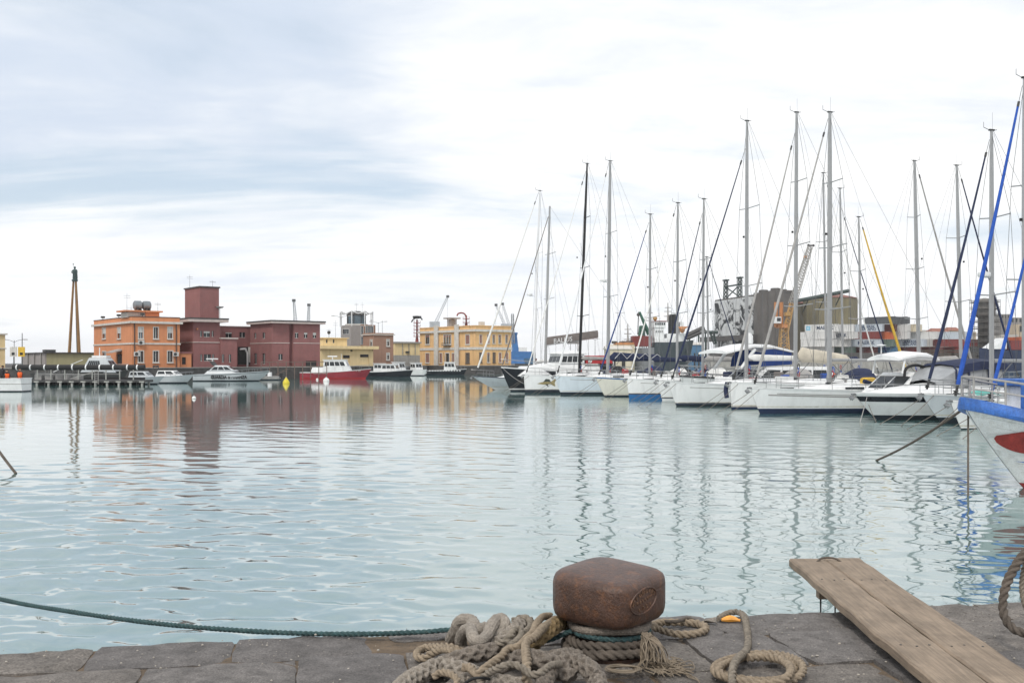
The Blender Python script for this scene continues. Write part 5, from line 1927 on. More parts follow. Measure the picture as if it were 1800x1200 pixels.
def sail_yacht(label, bow_px, d, L, B, Fb, Fs, rake, mast_px, mast_top, hullm=M_WHITE, foul=M_ANTIFOUL, boot=None, foul_z=.12, mastm=M_MAST, furl=M_WHITEC,
               cover=M_WHITEC, rake_m=.0, stay=1.0, bowdir=None, spreaders=2, hood=None, cove=None, toe=M_WHITE2, fenders=None, bimini=None, jit=0.0, group='sailing yachts moored bows out',
               boom_len=.36, cover_r=.2, boom_up=0.0, mast_w=.1, furl_r=.062, coach=M_WHITE, lines=2, radar=False, full=.55, detail=True, stripe2=None, stern=.8, line_label=None):
    hu = Hull(L, B, Fb, Fs, rake, stern=stern, full=full)
    bd = Vector(bowdir or BD).normalized()
    a0 = math.atan2(bd.y, bd.x) + jit
    bdv = (math.cos(a0), math.sin(a0))
    loc, a = yacht_at(bow_px, d, hu, bdv)
    o = empty('sailing_yacht', loc, a, label, 'sailboat', group)
    # hull in its painted bands
    ft = foul_z
    hu.band(-.5, ft, 3).build('bottom_paint', foul, o, smooth=True)
    t0 = ft
    if boot is not None:
        hu.band(ft + .004, ft + .07, 1, .004).build('boot_stripe', boot, o, smooth=True)
    hp_ = hu.band(ft, hu.sheer, 7).build('hull', hullm, o, smooth=True)
    hu.band(ft + .072, ft + .12, 1, .003).build('waterline_grime', M_GRIME, o, smooth=True)
    if cove is not None:
        hu.band(lambda u: hu.sheer(u) - .26, lambda u: hu.sheer(u) - .22, 1, .005, .08, .97, cap=False).build('cove_stripe', cove, o)
    if stripe2 is not None:
        hu.band(lambda u: hu.sheer(u) - .36, lambda u: hu.sheer(u) - .29, 1, .005, .05, .97, cap=False).build('cove_stripe', stripe2, o)
    hu.band(lambda u: hu.sheer(u) - .02, lambda u: hu.sheer(u) + .05, 1, .018).build('toe_rail', toe, o)
    hu.deck(.02, .06).build('deck', M_WHITE2, o, smooth=True)
    # coachroof
    rings = []
    us = [.20, .24, .30, .40, .52, .62, .67, .68]
    hs = [.0, .14, .26, .36, .42, .46, .46, .0]
    for u, h in zip(us, hs):
        z = hu.sheer(u) - .02; bw = min(hu.b(u, z) * .62, B * .30); x = hu.x(u, z)
        rings.append([(x, -bw, z - .02), (x, -bw * .94, z + h * .7), (x, -bw * .7, z + h), (x, 0, z + h * 1.12 + .01), (x, bw * .7, z + h), (x, bw * .94, z + h * .7), (x, bw, z - .02)])
    mb = MB(); mb.loft(rings); cr = mb.build('coachroof', coach, o, smooth=True)
    for k in range(3):
        u0, u1 = .36 + .105 * k, .36 + .105 * k + .08
        for s in (-1, 1):
            pts = []
            for u in (u0, u1):
                z = hu.sheer(u) - .02; bw = min(hu.b(u, z) * .62, B * .30); x = hu.x(u, z)
                h = np.interp(u, us, hs)
                for f in (.28, .58):
                    pts.append(Vector((x, s * (bw * (1 - .06 * f / .7) + .006), z + h * f)))
            mb = MB(); mb.loft([[pts[0], pts[2], pts[3], pts[1]], [p + Vector((0, s * .012, 0)) for p in (pts[0], pts[2], pts[3], pts[1])]])
            mb.build('port_light', M_GLASS, cr)
    for u in (.16, .33):
        z = hu.sheer(u) + (.05 if u < .2 else .36)
        mb = MB(); mb.box((hu.x(u, z), 0, z + .01), (.5, .5, .05)); mb.build('hatch', M_GLASS, o, bevel=.01)
    # spars and rigging
    xm = lengthwise(loc, a, mast_px) if mast_px else L * .10
    dm = loc.y + math.sin(a) * xm
    zd = hu.sheer(hu.uz(xm)) + .38
    zt_ = zat(mast_top, dm) if mast_top else 14
    H = zt_ - zd
    xt = xm - rake_m * H
    mb = MB()
    rings = []
    for t, k in ((0, 1), (.6, 1), (.85, .85), (1, .6)):
        c = Vector((xm + (xt - xm) * t, 0, zd - .3 + (H + .3) * t))
        rings.append([c + Vector((math.cos(q_ * .7854) * mast_w * 1.08 * k, math.sin(q_ * .7854) * mast_w * .72 * k, 0)) for q_ in range(8)])
    mb.loft(rings); ms = mb.build('mast', mastm, o, smooth=True)
    tips = []
    for i in range(spreaders):
        t = (.36, .66)[i] if spreaders == 2 else (.27, .5, .74)[i]
        z = zd + H * t; x = xm + (xt - xm) * t
        w = B * .36 * (1 - .22 * i)
        mb = MB(); mb.tube([(x - .18, -w, z + .10), (x, 0, z), (x - .18, w, z + .10)], .03, 5); mb.build('spreader', mastm, ms)
        tips.append((x - .18, w, z + .10))
    mb = MB()
    mb.bar((xt, 0, zt_), (xt - .3, 0, zt_ + .06), .014, n=4); mb.bar((xt + .05, 0, zt_), (xt + .45, 0, zt_ + .12), .014, n=4)
    mb.bar((xt, .05, zt_), (xt, .05, zt_ + .8), .006, n=4); mb.bar((xt + .45, 0, zt_ + .12), (xt + .45, 0, zt_ + .35), .012, n=4); mb.box((xt, 0, zt_ + .03), (.28, .1, .07))
    mb.build('masthead_gear', M_DARKSTEEL, ms)
    if radar:
        mb = MB(); mb.lathe([(.05, 0), (.26, .02), (.28, .1), (.26, .2), (.05, .24)], (xm + .42, 0, zd + H * .43), 14); mb.bar((xm, 0, zd + H * .43), (xm + .42, 0, zd + H * .43), .04)
        mb.build('radar_dome', M_WHITE2, ms, smooth=True)
    mb = MB(); mb.box((xm + mast_w * 1.25 + .04, 0, zd + H * .55), (.09, .08, .12)); mb.build('steaming_light', M_RUBBER, ms)
    bowp = Vector((L / 2 - .25, 0, Fb + .22))
    ts = xm + (xt - xm) * stay; zs_ = zd + H * stay
    top = Vector((ts + .12, 0, zs_ - .12))
    c1 = bowp.lerp(top, .035); c2 = bowp.lerp(top, .93)
    mb = MB()
    n = 10
    P = [c1.lerp(c2, i / n) - Vector((0, 0, .18 * 4 * (i / n) * (1 - i / n))) for i in range(n + 1)]
    mb.tube(P, [furl_r * (.75 if i == 0 else 1 - .58 * i / n) for i in range(n + 1)], 8)
    fg = mb.build('furled_genoa', furl, o, smooth=True)
    mb = MB(); mb.bar(bowp, c1, .05, n=8); mb.lathe([(.10, 0), (.11, .02), (.06, .06), (.11, .1), (.10, .12)], bowp + (c1 - bowp) * .2, 10); mb.build('furling_drum', M_DARKSTEEL, fg)
    mb = MB(); mb.bar(c2, top, .014, n=4); mb.bar(c2, c2 + (top - c2) * .25, .05, n=6); mb.build('head_swivel', M_DARKSTEEL, fg)
    for s in (-1, 1):
        pth = [(xm - .15, s * hu.b(hu.uz(xm), Fs) * .93, hu.sheer(hu.uz(xm)))] + [(x, s * w, z) for x, w, z in tips] + [(xt, s * .04, zt_ - .25)]
        mb = MB(); mb.tube(pth, .013, 4); mb.build('shroud', M_WIRE, o)
        if tips:
            mb = MB(); mb.bar((xm - .55, s * hu.b(hu.uz(xm), Fs) * .93, hu.sheer(hu.uz(xm))), (tips[0][0], s * .06, tips[0][2] - .1), .010, n=4); mb.build('lower_shroud', M_WIRE, o)
    sp = (-L / 2 + .25, 0, Fs + .1)
    mb = MB(); mb.bar((xt - .1, 0, zt_), (sp[0], 0, sp[2] + 1.2), .009, n=4)
    for s in (-1, 1):
        mb.bar((sp[0], 0, sp[2] + 1.2), (sp[0], s * B * .3, sp[2]), .009, n=4)
    mb.build('backstay', M_WIRE, o)
    zb = zd + 1.2
    xb0, xb1 = xm - .15, xm - boom_len * L
    mb = MB(); mb.bar((xb0, 0, zb), (xb1, 0, zb + boom_up), .085, .07, 8, .7); mb.build('boom', mastm, o, smooth=True)
    mb = MB(); mb.bar((xm - .1, 0, zd + .1), (xm - 1.2, 0, zb - .06), .025, n=5); mb.build('boom_vang', M_WIRE, o)
    mb = MB(); mb.bar((xm - boom_len * L * .7, 0, zb - .05), (xm - boom_len * L * .75, 0, zd - .1), .02, n=4); mb.build('mainsheet', M_WIRE, o)
    mb = MB(); mb.bar((xb1 + .05, 0, zb + boom_up), (xt - .12, 0, zt_ - .1), .007, n=4); mb.build('topping_lift', M_WIRE, o)
    for s in (-1, 1):
        mb = MB(); mb.bar((xm - boom_len * L * .45, s * .1, zb + .05), (xm - .1, s * .08, zd + H * .62), .006, n=4); mb.build('lazy_jack', M_WIRE, o)
    if cover is not None:
        sail_cover(o, xb0 - .02, xb1 + .3, zb + .04, zb + boom_up + .02, cover, cover_r, cover_r * .6)
    # rails
    za = Fb + .05
    pb = []
    for u, s in ((.16, -1), (.10, -1), (.03, -1), (-.02, 0), (.03, 1), (.10, 1), (.16, 1)):
        z = hu.sheer(max(u, 0))
        yy = s * hu.b(max(u, .02), z) * .85
        pb.append((hu.x(max(u, 0), z) + (.18 if s == 0 else 0), yy, z + .66))
    rail(o, pb, name='pulpit')
    rail(o, [(p[0], p[1], p[2] - .32) for p in pb[:3]], name='pulpit'); rail(o, [(p[0], p[1], p[2] - .32) for p in pb[4:]], name='pulpit')
    for s in (-1, 1):
        pts1, pts2 = [], []
        for u in (.10, .16, .28, .41, .54, .67, .80, .92):
            z = hu.sheer(u); p = hu.pt(u, z, s, -.10)
            stanchion(o, (p.x, p.y, z - .02))
            pts1.append((p.x, p.y, z + .6)); pts2.append((p.x, p.y, z + .31))
        mb = MB(); mb.tube(pts1[1:], .010, 4); mb.build('lifeline', M_WIRE, o)
        mb = MB(); mb.tube(pts2[1:], .010, 4); mb.build('lifeline', M_WIRE, o)
    zq = Fs
    rail(o, [(-L / 2 + L * .08, -B * .36, zq + .6), (-L / 2 + .15, -B * .32, zq + .66), (-L / 2 + .05, 0, zq + .66), (-L / 2 + .15, B * .32, zq + .66), (-L / 2 + L * .08, B * .36, zq + .6)], name='pushpit')
    anchor(o, (L / 2 + .02, 0, Fb + .06))
    if detail:
        # cockpit: coaming, wheel, winches, liferaft
        x0 = -L / 2 + .6; x1 = hu.x(.69, Fs)
        for s in (-1, 1):
            mb = MB(); mb.span(x0, x1, s * B * .30 - .12, s * B * .30 + .12, Fs - .02, Fs + .32); mb.build('cockpit_coaming', M_WHITE2, o, bevel=.03)
            mb = MB(); mb.lathe([(.09, 0), (.07, .06), (.09, .16), (.05, .18)], (x1 - .6, s * B * .30, Fs + .32), 10); mb.build('winch', M_STEEL, o, smooth=True)
        mb = MB(); mb.tube([(x0 + 1.0, .42 * math.cos(t * .5236), Fs + .75 + .42 * math.sin(t * .5236)) for t in range(12)], .022, 5, closed=True)
        for t in range(3):
            mb.bar((x0 + 1, .42 * math.cos(t * 1.047), Fs + .75 + .42 * math.sin(t * 1.047)), (x0 + 1, -.42 * math.cos(t * 1.047), Fs + .75 - .42 * math.sin(t * 1.047)), .012, n=4)
        mb.bar((x0 + .95, 0, Fs), (x0 + .95, 0, Fs + .75), .07); mb.build('steering_wheel', M_STEEL, o)
        mb = MB(); mb.tube([(-L / 2 + .12, B * .25 + .3 * math.cos(t * .5236), Fs + .5 + .3 * math.sin(t * .5236)) for t in range(12)], .06, 6, closed=True); mb.build('lifebuoy', M_ORANGEP if L > 12 else M_WHITEC, o, smooth=True)
        mb = MB(); mb.box((hu.x(.28, Fs), 0, hu.sheer(.28) + .32), (.9, .6, .28)); mb.build('liferaft', M_WHITE2, o, bevel=.06)
        rd = random.Random(int(bow_px))
        for k in range(11):
            mb = MB(); c = (rd.uniform(-L * .44, L * .05), rd.uniform(-.7, .7), Fs + (rd.uniform(.2, .6) if k < 5 else rd.uniform(.5, .75))); mb.box(c, (rd.uniform(.25, .8), rd.uniform(.25, .6), rd.uniform(.2, .5)), rd.uniform(0, 3))
            mb.build('deck_bag', rd.choice((M_NAVYC, M_RUBBER, M_BLUEC, M_WHITEC, M_BROWNC, M_GREYC, M_REDC, M_RUBBER, M_NAVYC)), o, bevel=.07, smooth=True)
    if detail:
        # halyard coils at the mast foot, companionway, cockpit well, dorade vents
        for k in range(3):
            mb = MB(); cz = zd + .25 + .22 * k
            mb.tube([(xm - .16 + .05 * (k % 2), .10 + .09 * math.cos(t * .7854), cz + .16 * math.sin(t * .7854)) for t in range(8)], .025, 5, closed=True)
            mb.build('halyard_coil', (M_BLUEC, M_RUBBER, M_REDC)[(k + int(bow_px)) % 3], o)
        xc = hu.x(.69, Fs)
        mb = MB(); mb.span(xc - .04, xc - .012, -.35, .35, Fs + .05, Fs + .5); mb.build('companionway', M_DOOR, o)
        mb = MB(); mb.span(-L / 2 + .5, xc - .06, -B * .22, B * .22, Fs + .03, Fs + .05); mb.build('cockpit_sole', M_TEAK, o)
        for s in (-1, 1):
            mb = MB(); c = Vector((xm - .5, s * B * .16, hu.sheer(hu.uz(xm)) + .4)); mb.tube([c, c + Vector((0, 0, .16)), c + Vector((.1, 0, .22)), c + Vector((.2, 0, .2))], .05, 6); mb.build('dorade_vent', M_STEEL, o)
        for s in (-1, 1):
            mb = MB(); u = .83; p = hu.pt(u, hu.sheer(u), s, -.06); mb.box((p.x, p.y, p.z + .42), (1.3, .05, .5)); mb.build('weather_cloth', (M_NAVYC, M_GREYC, M_WHITEC)[int(bow_px) % 3], o)
        fender(o, hu.pt(.52, hu.sheer(.52) * .6, 1, .14), (M_NAVYC, M_WHITEC)[int(bow_px) % 2])
    if hood is not None:
        xh = hu.x(.66, Fs); zh = hu.sheer(.66) + .40
        rings = []
        for t, k in ((0, .12), (.25, .72), (.55, 1.0), (1.0, 1.0)):
            rings.append([(xh + .55 - t * 1.35, B * .27 * math.cos(q_ * math.pi / 8), zh - .1 + .78 * k * math.sin(q_ * math.pi / 8) + .001 * q_) for q_ in range(9)])
        mb = MB(); mb.loft(rings, close=False); sh = mb.build('sprayhood', hood, o, smooth=True)
    if bimini is not None:
        xq = -L / 2 + 1.9
        rings = [[(xq + dx, B * .36 * k, Fs + 1.95 + .12 * (1 - k * k) - .05 * abs(dx)) for k in (-1, -.6, 0, .6, 1)] for dx in (-1.1, -.5, .2, .9)]
        mb = MB(); mb.loft(rings, close=False); mb.build('bimini', bimini, o, smooth=True)
        for dx in (-1.0, .8):
            mb = MB()
            for s in (-1, 1):
                mb.bar((xq - .1, s * B * .36, Fs + .1), (xq + dx, s * B * .36, Fs + 1.92), .016, n=5)
            mb.build('bimini_frame', M_STEEL, o)
    if fenders is not None:
        for u in (.3, .45, .6, .75):
            for s in (-1, 1):
                p = hu.pt(u, hu.sheer(u) * .62, s, .13); fender(o, p, fenders)
    # warps from the bow
    lab = line_label or ' '.join(label.split()[:9]).rstrip(',').replace(' with', '') if False else label
    lab = ' '.join(label.replace(',', '').split()[:10])
    M_ = Matrix.Translation(loc) @ Matrix.Rotation(a, 4, 'Z')
    for k in range(lines):
        s = (-1, 1)[k % 2]
        p0 = M_ @ Vector((L / 2 - .5, s * .22, Fb + .02)); p1 = M_ @ Vector((L / 2 + 2.3 + .25 * k, s * .9, -.35))
        mooring(p0, p1, '%s bow warp of the %s' % (('near', 'far')[k], lab), .014, .08)
    return o, hu, loc, a


def motor_boat(name, label, stern_px, d, bowdir, L, B, Fb, Fs, rake, hullm, foul=M_ANTIFOUL, foul_z=.1, stripes=(), toe=M_RUBBER, houses=(), deckm=M_WHITE2, cat='motorboat', group=None, anchor_px='stern', full=.45, pw=.62,
               wl=.82, sag=0.0, trans=.05, stern=.92, rails=True, railm=M_STEEL, rail_u=(.03, .6), rail_h=.7):
    hu = Hull(L, B, Fb, Fs, rake, stern=stern, trans=trans, full=full, pw=pw, wl=wl, sag=sag)
    bd = Vector(bowdir).normalized(); a = math.atan2(bd.y, bd.x)
    xo = -L / 2 if anchor_px == 'stern' else (hu.x(0, 0) if anchor_px == 'bow' else L / 2)
    w = Vector((xat(stern_px, d), d, 0))
    loc = w - Vector((math.cos(a) * xo, math.sin(a) * xo, 0))
    o = empty(name, loc, a, label, cat, group)
    hu.band(-.45, foul_z, 2).build('bottom_paint', foul, o, smooth=True)
    hu.band(foul_z, hu.sheer, 7).build('hull', hullm, o, smooth=True)
    for lo, hi, m in stripes:       # measured down from the sheer
        hu.band(lambda u, lo=lo: hu.sheer(u) - lo, lambda u, hi=hi: hu.sheer(u) - hi, 2, .006, .0, .99, cap=False).build('side_stripe', m, o, smooth=True)
    if toe is not None:
        hu.band(lambda u: hu.sheer(u) - .05, lambda u: hu.sheer(u) + .05, 1, .03).build('rubbing_strake', toe, o)
    hu.deck(.03, .08).build('deck', deckm, o, smooth=True)
    for h in houses:
        house(o, **h)
    if rails:
        for s in (-1, 1):
            pts = []
            for k in range(6):
                u = rail_u[0] + (rail_u[1] - rail_u[0]) * k / 5
                z = hu.sheer(u); p = hu.pt(u, z, s, -.12)
                pts.append((p.x, p.y, z + rail_h))
                mb = MB(); mb.bar((p.x, p.y, z - .02), (p.x, p.y, z + rail_h), .015, n=5); mb.build('stanchion', railm, o)
            rail(o, pts, railm, .018)
        z = Fb; rail(o, [(pts[0][0], -pts[0][1], pts[0][2]), (hu.x(0, z) + .05, 0, z + rail_h), pts[0]], railm, .018, 'pulpit')
    return o, hu, loc, a


# ---- the row of yachts, farthest first
y1 = sail_yacht('slim grey-blue classic yacht with long overhanging bow, beside the black-hulled motorsailer', 869, 96.0, 11.5, 2.9, 1.25, .85, 2.15, 938, 335, hullm=M_GREYHULL, toe=M_NAVY, foul=M_WHITE2, foul_z=.16,
                mastm=M_MASTW, furl=M_WHITEC, cover=M_WHITEC, rake_m=.036, furl_r=.11, radar=True, spreaders=2, hood=M_REDC)
y2 = sail_yacht('white racing yacht with plumb bow, fish emblem and black mast', 923, 87.0, 13, 3.6, 1.5, 1.15, .12, 1018, 287, foul=M_ANTIFOUL, foul_z=.16, mastm=M_CARBON, furl=M_WHITEC, cover=M_GREYC, rake_m=.042, stay=.97,
                hood=M_RUBBER, spreaders=3, cover_r=.16, mast_w=.125, lines=2, boot=M_NAVY)
y3 = sail_yacht('pale blue yacht with low sheer and navy zigzag-laced sail cover', 986, 82.5, 13.5, 3.9, 1.5, 1.15, .55, 1068.5, 283, hullm=M_PALEBLUE, foul=M_ANTIFOUL, foul_z=.16, mastm=M_MAST, furl=M_MASTW, cover=M_NAVYC, rake_m=.012,
                spreaders=2, hood=M_NAVYC, mast_w=.15, furl_r=.085, cover_r=.38, cove=M_GREYC, radar=True, boom_len=.40)
y4 = sail_yacht('small cream yacht with blue toe rail and navy furled jib', 1063, 77.5, 10.5, 3.3, 1.42, 1.0, .75, 1142, 377, hullm=M_CREAM, toe=M_BLUEFOUL, foul=M_ANTIFOUL, foul_z=.08, furl=M_BLUEC2, cover=M_NAVYC, rake_m=.004, stay=.96, furl_r=.07, hood=M_WHITEC, bimini=None)
y5 = sail_yacht('white yacht with a broad blue bottom stripe at the waterline', 1106, 72.3, 11, 3.3, 1.42, 1.1, .2, 1190, 357, foul=M_BLUEFOUL, foul_z=.30, boot=M_NAVY, cove=M_GREYC, furl=M_WHITEC, rake_m=.006, cover=M_NAVYC, hood=M_WHITEC)
y6 = sail_yacht('small white yacht with rusty anchor on its bow, beside the blue-striped one', 1164, 69.6, 10.5, 3.0, 1.36, 1.0, .35, 1235, 350, foul=M_WHITE2, foul_z=.10, boot=M_NAVY, furl=M_NAVYC, cover=M_GREYC, stay=.93, rake_m=.008, hood=M_NAVYC, furl_r=.07)
y7 = sail_yacht('large white yacht with twin dark waterline stripes and navy furled jib', 1189, 60.0, 13.6, 3.9, 1.42, 1.1, .55, 1312, 213, foul=M_ANTIFOUL, foul_z=.13, boot=M_NAVY, cove=M_GREYC, furl=M_NAVYC, cover=M_WHITEC, stay=.90, rake_m=.003,
                mast_w=.125, furl_r=.075, spreaders=2, hood=M_GREYC, bimini=None)
y8 = sail_yacht('white yacht with upright bow, navy bow fender and beige sail cover', 1286, 56.6, 13.2, 3.8, 1.5, 1.15, .10, 1398, 198, foul=M_NAVY, foul_z=.10, furl=M_GREYC, cover=M_BEIGEC, cover_r=.40, boom_len=.32, boom_up=-.25, stay=.93, rake_m=.006,
                hood=M_NAVYC, mast_w=.125, furl_r=.08, spreaders=3, boot=M_GREYC)
y9 = sail_yacht('long white yacht with grey double side stripe and navy waterline', 1336, 51.4, 14.2, 4.1, 1.32, 1.05, .58, 1458, 198, foul=M_NAVY, foul_z=.27, stripe2=M_GREYC, cove=M_GREYC, furl=M_GREYC, cover=None, stay=.985, rake_m=.002, mast_w=.14, furl_r=.085,
                spreaders=3, hood=M_GREYC, boom_len=.37)
y10 = sail_yacht('grey-white yacht with plough anchor on its bow and navy furled jib', 1655, 43.2, 11.5, 3.1, 1.28, 1.0, 1.05, 1743, 230, hullm=M_GREYHULL, foul=M_ANTIFOUL, foul_z=.28, furl=M_NAVYC, cover=None, stay=.975, rake_m=.0, mast_w=.115, furl_r=.085, radar=True, spreaders=2, bimini=M_NAVYC)
y11 = sail_yacht('white yacht with dark side dash and bright blue furled jib', 1690, 39.5, 11.2, 3.0, 1.12, .95, .55, 1801, 138, foul=M_ANTIFOUL, foul_z=.05, furl=M_BLUEC, cover=M_NAVYC, stay=.985, rake_m=.0, mast_w=.12, furl_r=.105, spreaders=2, bimini=M_NAVYC)
y12 = sail_yacht('white yacht with slim blue furled jib half hidden by the fishing boat', 1750, 36.2, 10.5, 2.8, 1.12, .95, .5, 1842, 215, foul=M_ANTIFOUL, foul_z=.05, furl=M_BLUEC, cover=M_NAVYC, stay=.84, rake_m=.0, mast_w=.11, furl_r=.07, spreaders=2)

# navy bow fender and rail canvas on individual boats
o, hu, loc, a = y8
mb = MB(); mb.tube(catmull([(13.2 / 2 + .02, -.25, 1.5), (13.2 / 2 + .14, -.22, 1.1), (13.2 / 2 + .12, -.15, .62)], .1), [.10, .14, .16, .17, .16, .15, .12, .10, .08][:9] if False else .13, 8)
mb.build('bow_fender', M_NAVYC, o, smooth=True)
o, hu, loc, a = y9
for u0, u1 in ((.40, .56), (.57, .74)):
    pts = []
    for k in range(9):
        u = u0 + (u1 - u0) * k / 8
        z = hu.sheer(u); p = hu.pt(u, z, 1, -.08); pts.append((p.x, p.y, z + .52 - .22 * math.sin(math.pi * k / 8)))
    mb = MB(); mb.tube(pts, .11, 8); mb.build('rail_canvas', M_NAVYC, o, smooth=True)
o, hu, loc, a = y11
mb = MB(); mb.loft([[(4.6, .35 * c, 1.36 + .10 * (1 - c * c)) for c in (-1, -.3, .4, 1)], [(4.0, .55 * c, 1.42 + .16 * (1 - c * c)) for c in (-1, -.4, .3, 1)], [(3.4, .6 * c, 1.30 + .08 * (1 - c * c)) for c in (-1, -.3, .3, 1)]], close=False)
mb.build('green_tarpaulin', mat('sea_green_tarp', (.10, .42, .36), .7, var=.2, scale=4), o, smooth=True)
o, hu, loc, a = y9
mb = MB(); mb.box((.2, .6, 1.62), (.9, .5, .45), .3); mb.build('yellow_sail_bag', M_YELC, o, bevel=.15, smooth=True)
# fish emblem on the plumb bow
o, hu, loc, a = y2
M_FISH = mat('fish_gold', (0.32, 0.26, 0.12), .5, var=.3, scale=6); M_FISHD = mat('fish_dark', (0.05, 0.06, 0.05), .5)


def on_hull(hu, x, z, side, off=.008):
    lo, hi = 0.0, 1.0
    for _ in range(24):
        m_ = (lo + hi) / 2
        if hu.x(m_, z) > x: lo = m_
        else: hi = m_
    return hu.pt(lo, z, side, off)


def decal(hu, pts, side, m, parent, name, off=.010):
    """painted mark that follows the hull: fan of a polygon in (x, z), refined"""
    c = (sum(p[0] for p in pts) / len(pts), sum(p[1] for p in pts) / len(pts))
    mb = MB(); n = len(pts); rows = 4
    vs = [on_hull(hu, *c, side, off)]
    for r_ in range(1, rows + 1):
        for p in pts:
            vs.append(on_hull(hu, c[0] + (p[0] - c[0]) * r_ / rows, c[1] + (p[1] - c[1]) * r_ / rows, side, off))
    fs = [(0, 1 + i, 1 + (i + 1) % n) for i in range(n)]
    for r_ in range(rows - 1):
        for i in range(n):
            fs.append((1 + r_ * n + i, 1 + r_ * n + (i + 1) % n, 1 + (r_ + 1) * n + (i + 1) % n, 1 + (r_ + 1) * n + i))
    mb.add(vs, fs)
    return mb.build(name, m, parent)


def dense(pts, k=3):
    out = []
    for i, p in enumerate(pts):
        q2 = pts[(i + 1) % len(pts)]
        out += [(p[0] + (q2[0] - p[0]) * j / k, p[1] + (q2[1] - p[1]) * j / k) for j in range(k)]
    return out


bx = 6.5
fish = [(-1.05, .75), (-1.35, .86), (-1.6, .92), (-1.9, .95), (-2.2, .88), (-2.45, 1.12), (-2.62, 1.16), (-2.52, .82), (-2.6, .50), (-2.42, .58), (-2.2, .74), (-1.9, .66), (-1.6, .68)]
fe = decal(hu, dense([(bx + x, z) for x, z in fish]), 1, M_FISH, o, 'fish_emblem')
decal(hu, dense([(bx + x, z) for x, z in ((-1.55, .90), (-1.75, 1.18), (-2.05, 1.14), (-2.2, .90), (-1.9, .93))]), 1, M_FISHD, fe, 'fin', .014)
decal(hu, dense([(bx + x, z) for x, z in ((-1.7, .74), (-1.95, .74), (-2.05, .48), (-1.85, .60))]), 1, M_FISHD, fe, 'fin', .014)
# white lacing on the navy cover
o, hu, loc, a = y3
xm = lengthwise(loc, a, 1068.5)
zb = hu.sheer(hu.uz(xm)) + .38 + 1.2
mb = MB(); pts = []
for k in range(9):
    x = xm - .5 - k * .58; pts.append((x, .29 - .012 * k, zb + (.62 - .03 * k if k % 2 else .02)))
mb.tube(pts, .022, 5); mb.build('cover_lacing', M_WHITEC, o)

# ---- black-hulled motorsailer
o, hu, loc, a = motor_boat('motorsailer', 'black-hulled motorsailer with white wheelhouse, red awning and brown lettered boom cover', 897, 91.5, BD, 16.5, 4.6, 2.15, 1.35, .9, M_BLACKHULL, foul=M_ANTIFOUL, foul_z=.10, toe=M_WHITE2, anchor_px='bow', cat='boat',
                             group=None, full=.5, pw=.75, rail_u=(.03, .9), rail_h=.75)
hu.band(.104, .22, 1, .005).build('boot_stripe', M_WHITE2, o)
xw = lambda px: lengthwise(loc, a, px)
house(o, x0=xw(1066), x1=xw(905), z0=1.35, z1=2.25, w0=1.7, w1=1.6, sf=1.0, sb=.1, m=M_WHITE, name='trunk_cabin')
house(o, x0=xw(1017), x1=xw(935), z0=2.24, z1=2.62, w0=1.5, w1=1.4, sf=1.9, sb=.0, m=M_WHITE, name='cabin_top')
house(o, x0=xw(1016), x1=xw(973), z0=2.5, z1=3.35, w0=1.55, w1=1.5, sf=.25, sb=.0, m=M_WHITE, nwin=4, zf=(.16, .80), front=3, roof=M_WHITE, name='wheelhouse')
mb = MB(); mb.lathe([(.02, 3.75), (1.0, 3.68), (1.7, 3.5), (1.75, 3.42)], (xw(998), 0, 0), 14); mb.build('wheelhouse_dome', M_WHITE, o, smooth=True)
mb = MB(); rings = []
for x in (xw(1017), xw(1063)):
    rings.append([(x, 1.72 * math.cos(k * math.pi / 8), 2.55 + .7 * math.sin(k * math.pi / 8) ** .6 if 0 < k < 8 else 2.5) for k in range(9)])
mb.loft(rings, close=False); rc = mb.build('red_awning', M_REDC, o, smooth=True)
mb = MB(); mb.add([(xw(1024) + .22 * math.cos(k * .5236), 1.765, 2.75 + .18 * math.sin(k * .5236)) for k in range(12)], [tuple(range(12))]); 
mb = MB(); mb.bar((xw(1024), 1.66, 2.74), (xw(1024), 1.755, 2.74), .19, n=14); mb.build('white_roundel', M_WHITEC, rc)
mb = MB(); mb.span(xw(1064) - .1, xw(1064), -1.65, 1.65, 1.3, 3.3); mb.build('aft_bulkhead', M_WHITE, o)
mb = MB(); mb.span(xw(1062), xw(1042), 1.6, 1.7, 1.5, 2.5); mb.build('dark_side_panel', M_GLASS, o)
# mast, boom with the lettered cover
xm = xw(958.5); dm = loc.y + math.sin(a) * xm
zt_ = zat(362, dm)
mb = MB(); mb.bar((xm, 0, 2.2), (xm - .45, 0, zt_), .15, .09, 8); ms = mb.build('mast', M_MAST, o, smooth=True)
for t in (.42, .7):
    z = 2.2 + (zt_ - 2.2) * t
    mb = MB(); mb.tube([(xm - .45 * t - .2, -1.3, z + .1), (xm - .45 * t, 0, z), (xm - .45 * t - .2, 1.3, z + .1)], .03, 5); mb.build('spreader', M_MAST, ms)
bowp = Vector((8.1, 0, 2.4)); top = Vector((xm - .3, 0, zt_ - 1.0))
mb = MB(); mb.tube([bowp.lerp(top, i / 8) for i in range(9)], [.065 - .004 * i for i in range(9)], 7); mb.build('furled_genoa', M_BROWNC, o, smooth=True)
for s in (-1, 1):
    mb = MB(); mb.tube([(xm - .3, s * 1.9, 1.7), (xm - .5, s * 1.3, 2.2 + (zt_ - 2.2) * .42), (xm - .45, s * .05, zt_ - .3)], .010, 4); mb.build('shroud', M_WIRE, o)
mb = MB(); mb.bar((xm - .45, 0, zt_), (-8.1, 0, 1.6), .009, n=4); mb.build('backstay', M_WIRE, o)
xb1 = xw(1050); zb0 = zat(600, dm) ; zb1 = zat(587.5, loc.y + math.sin(a) * xb1)
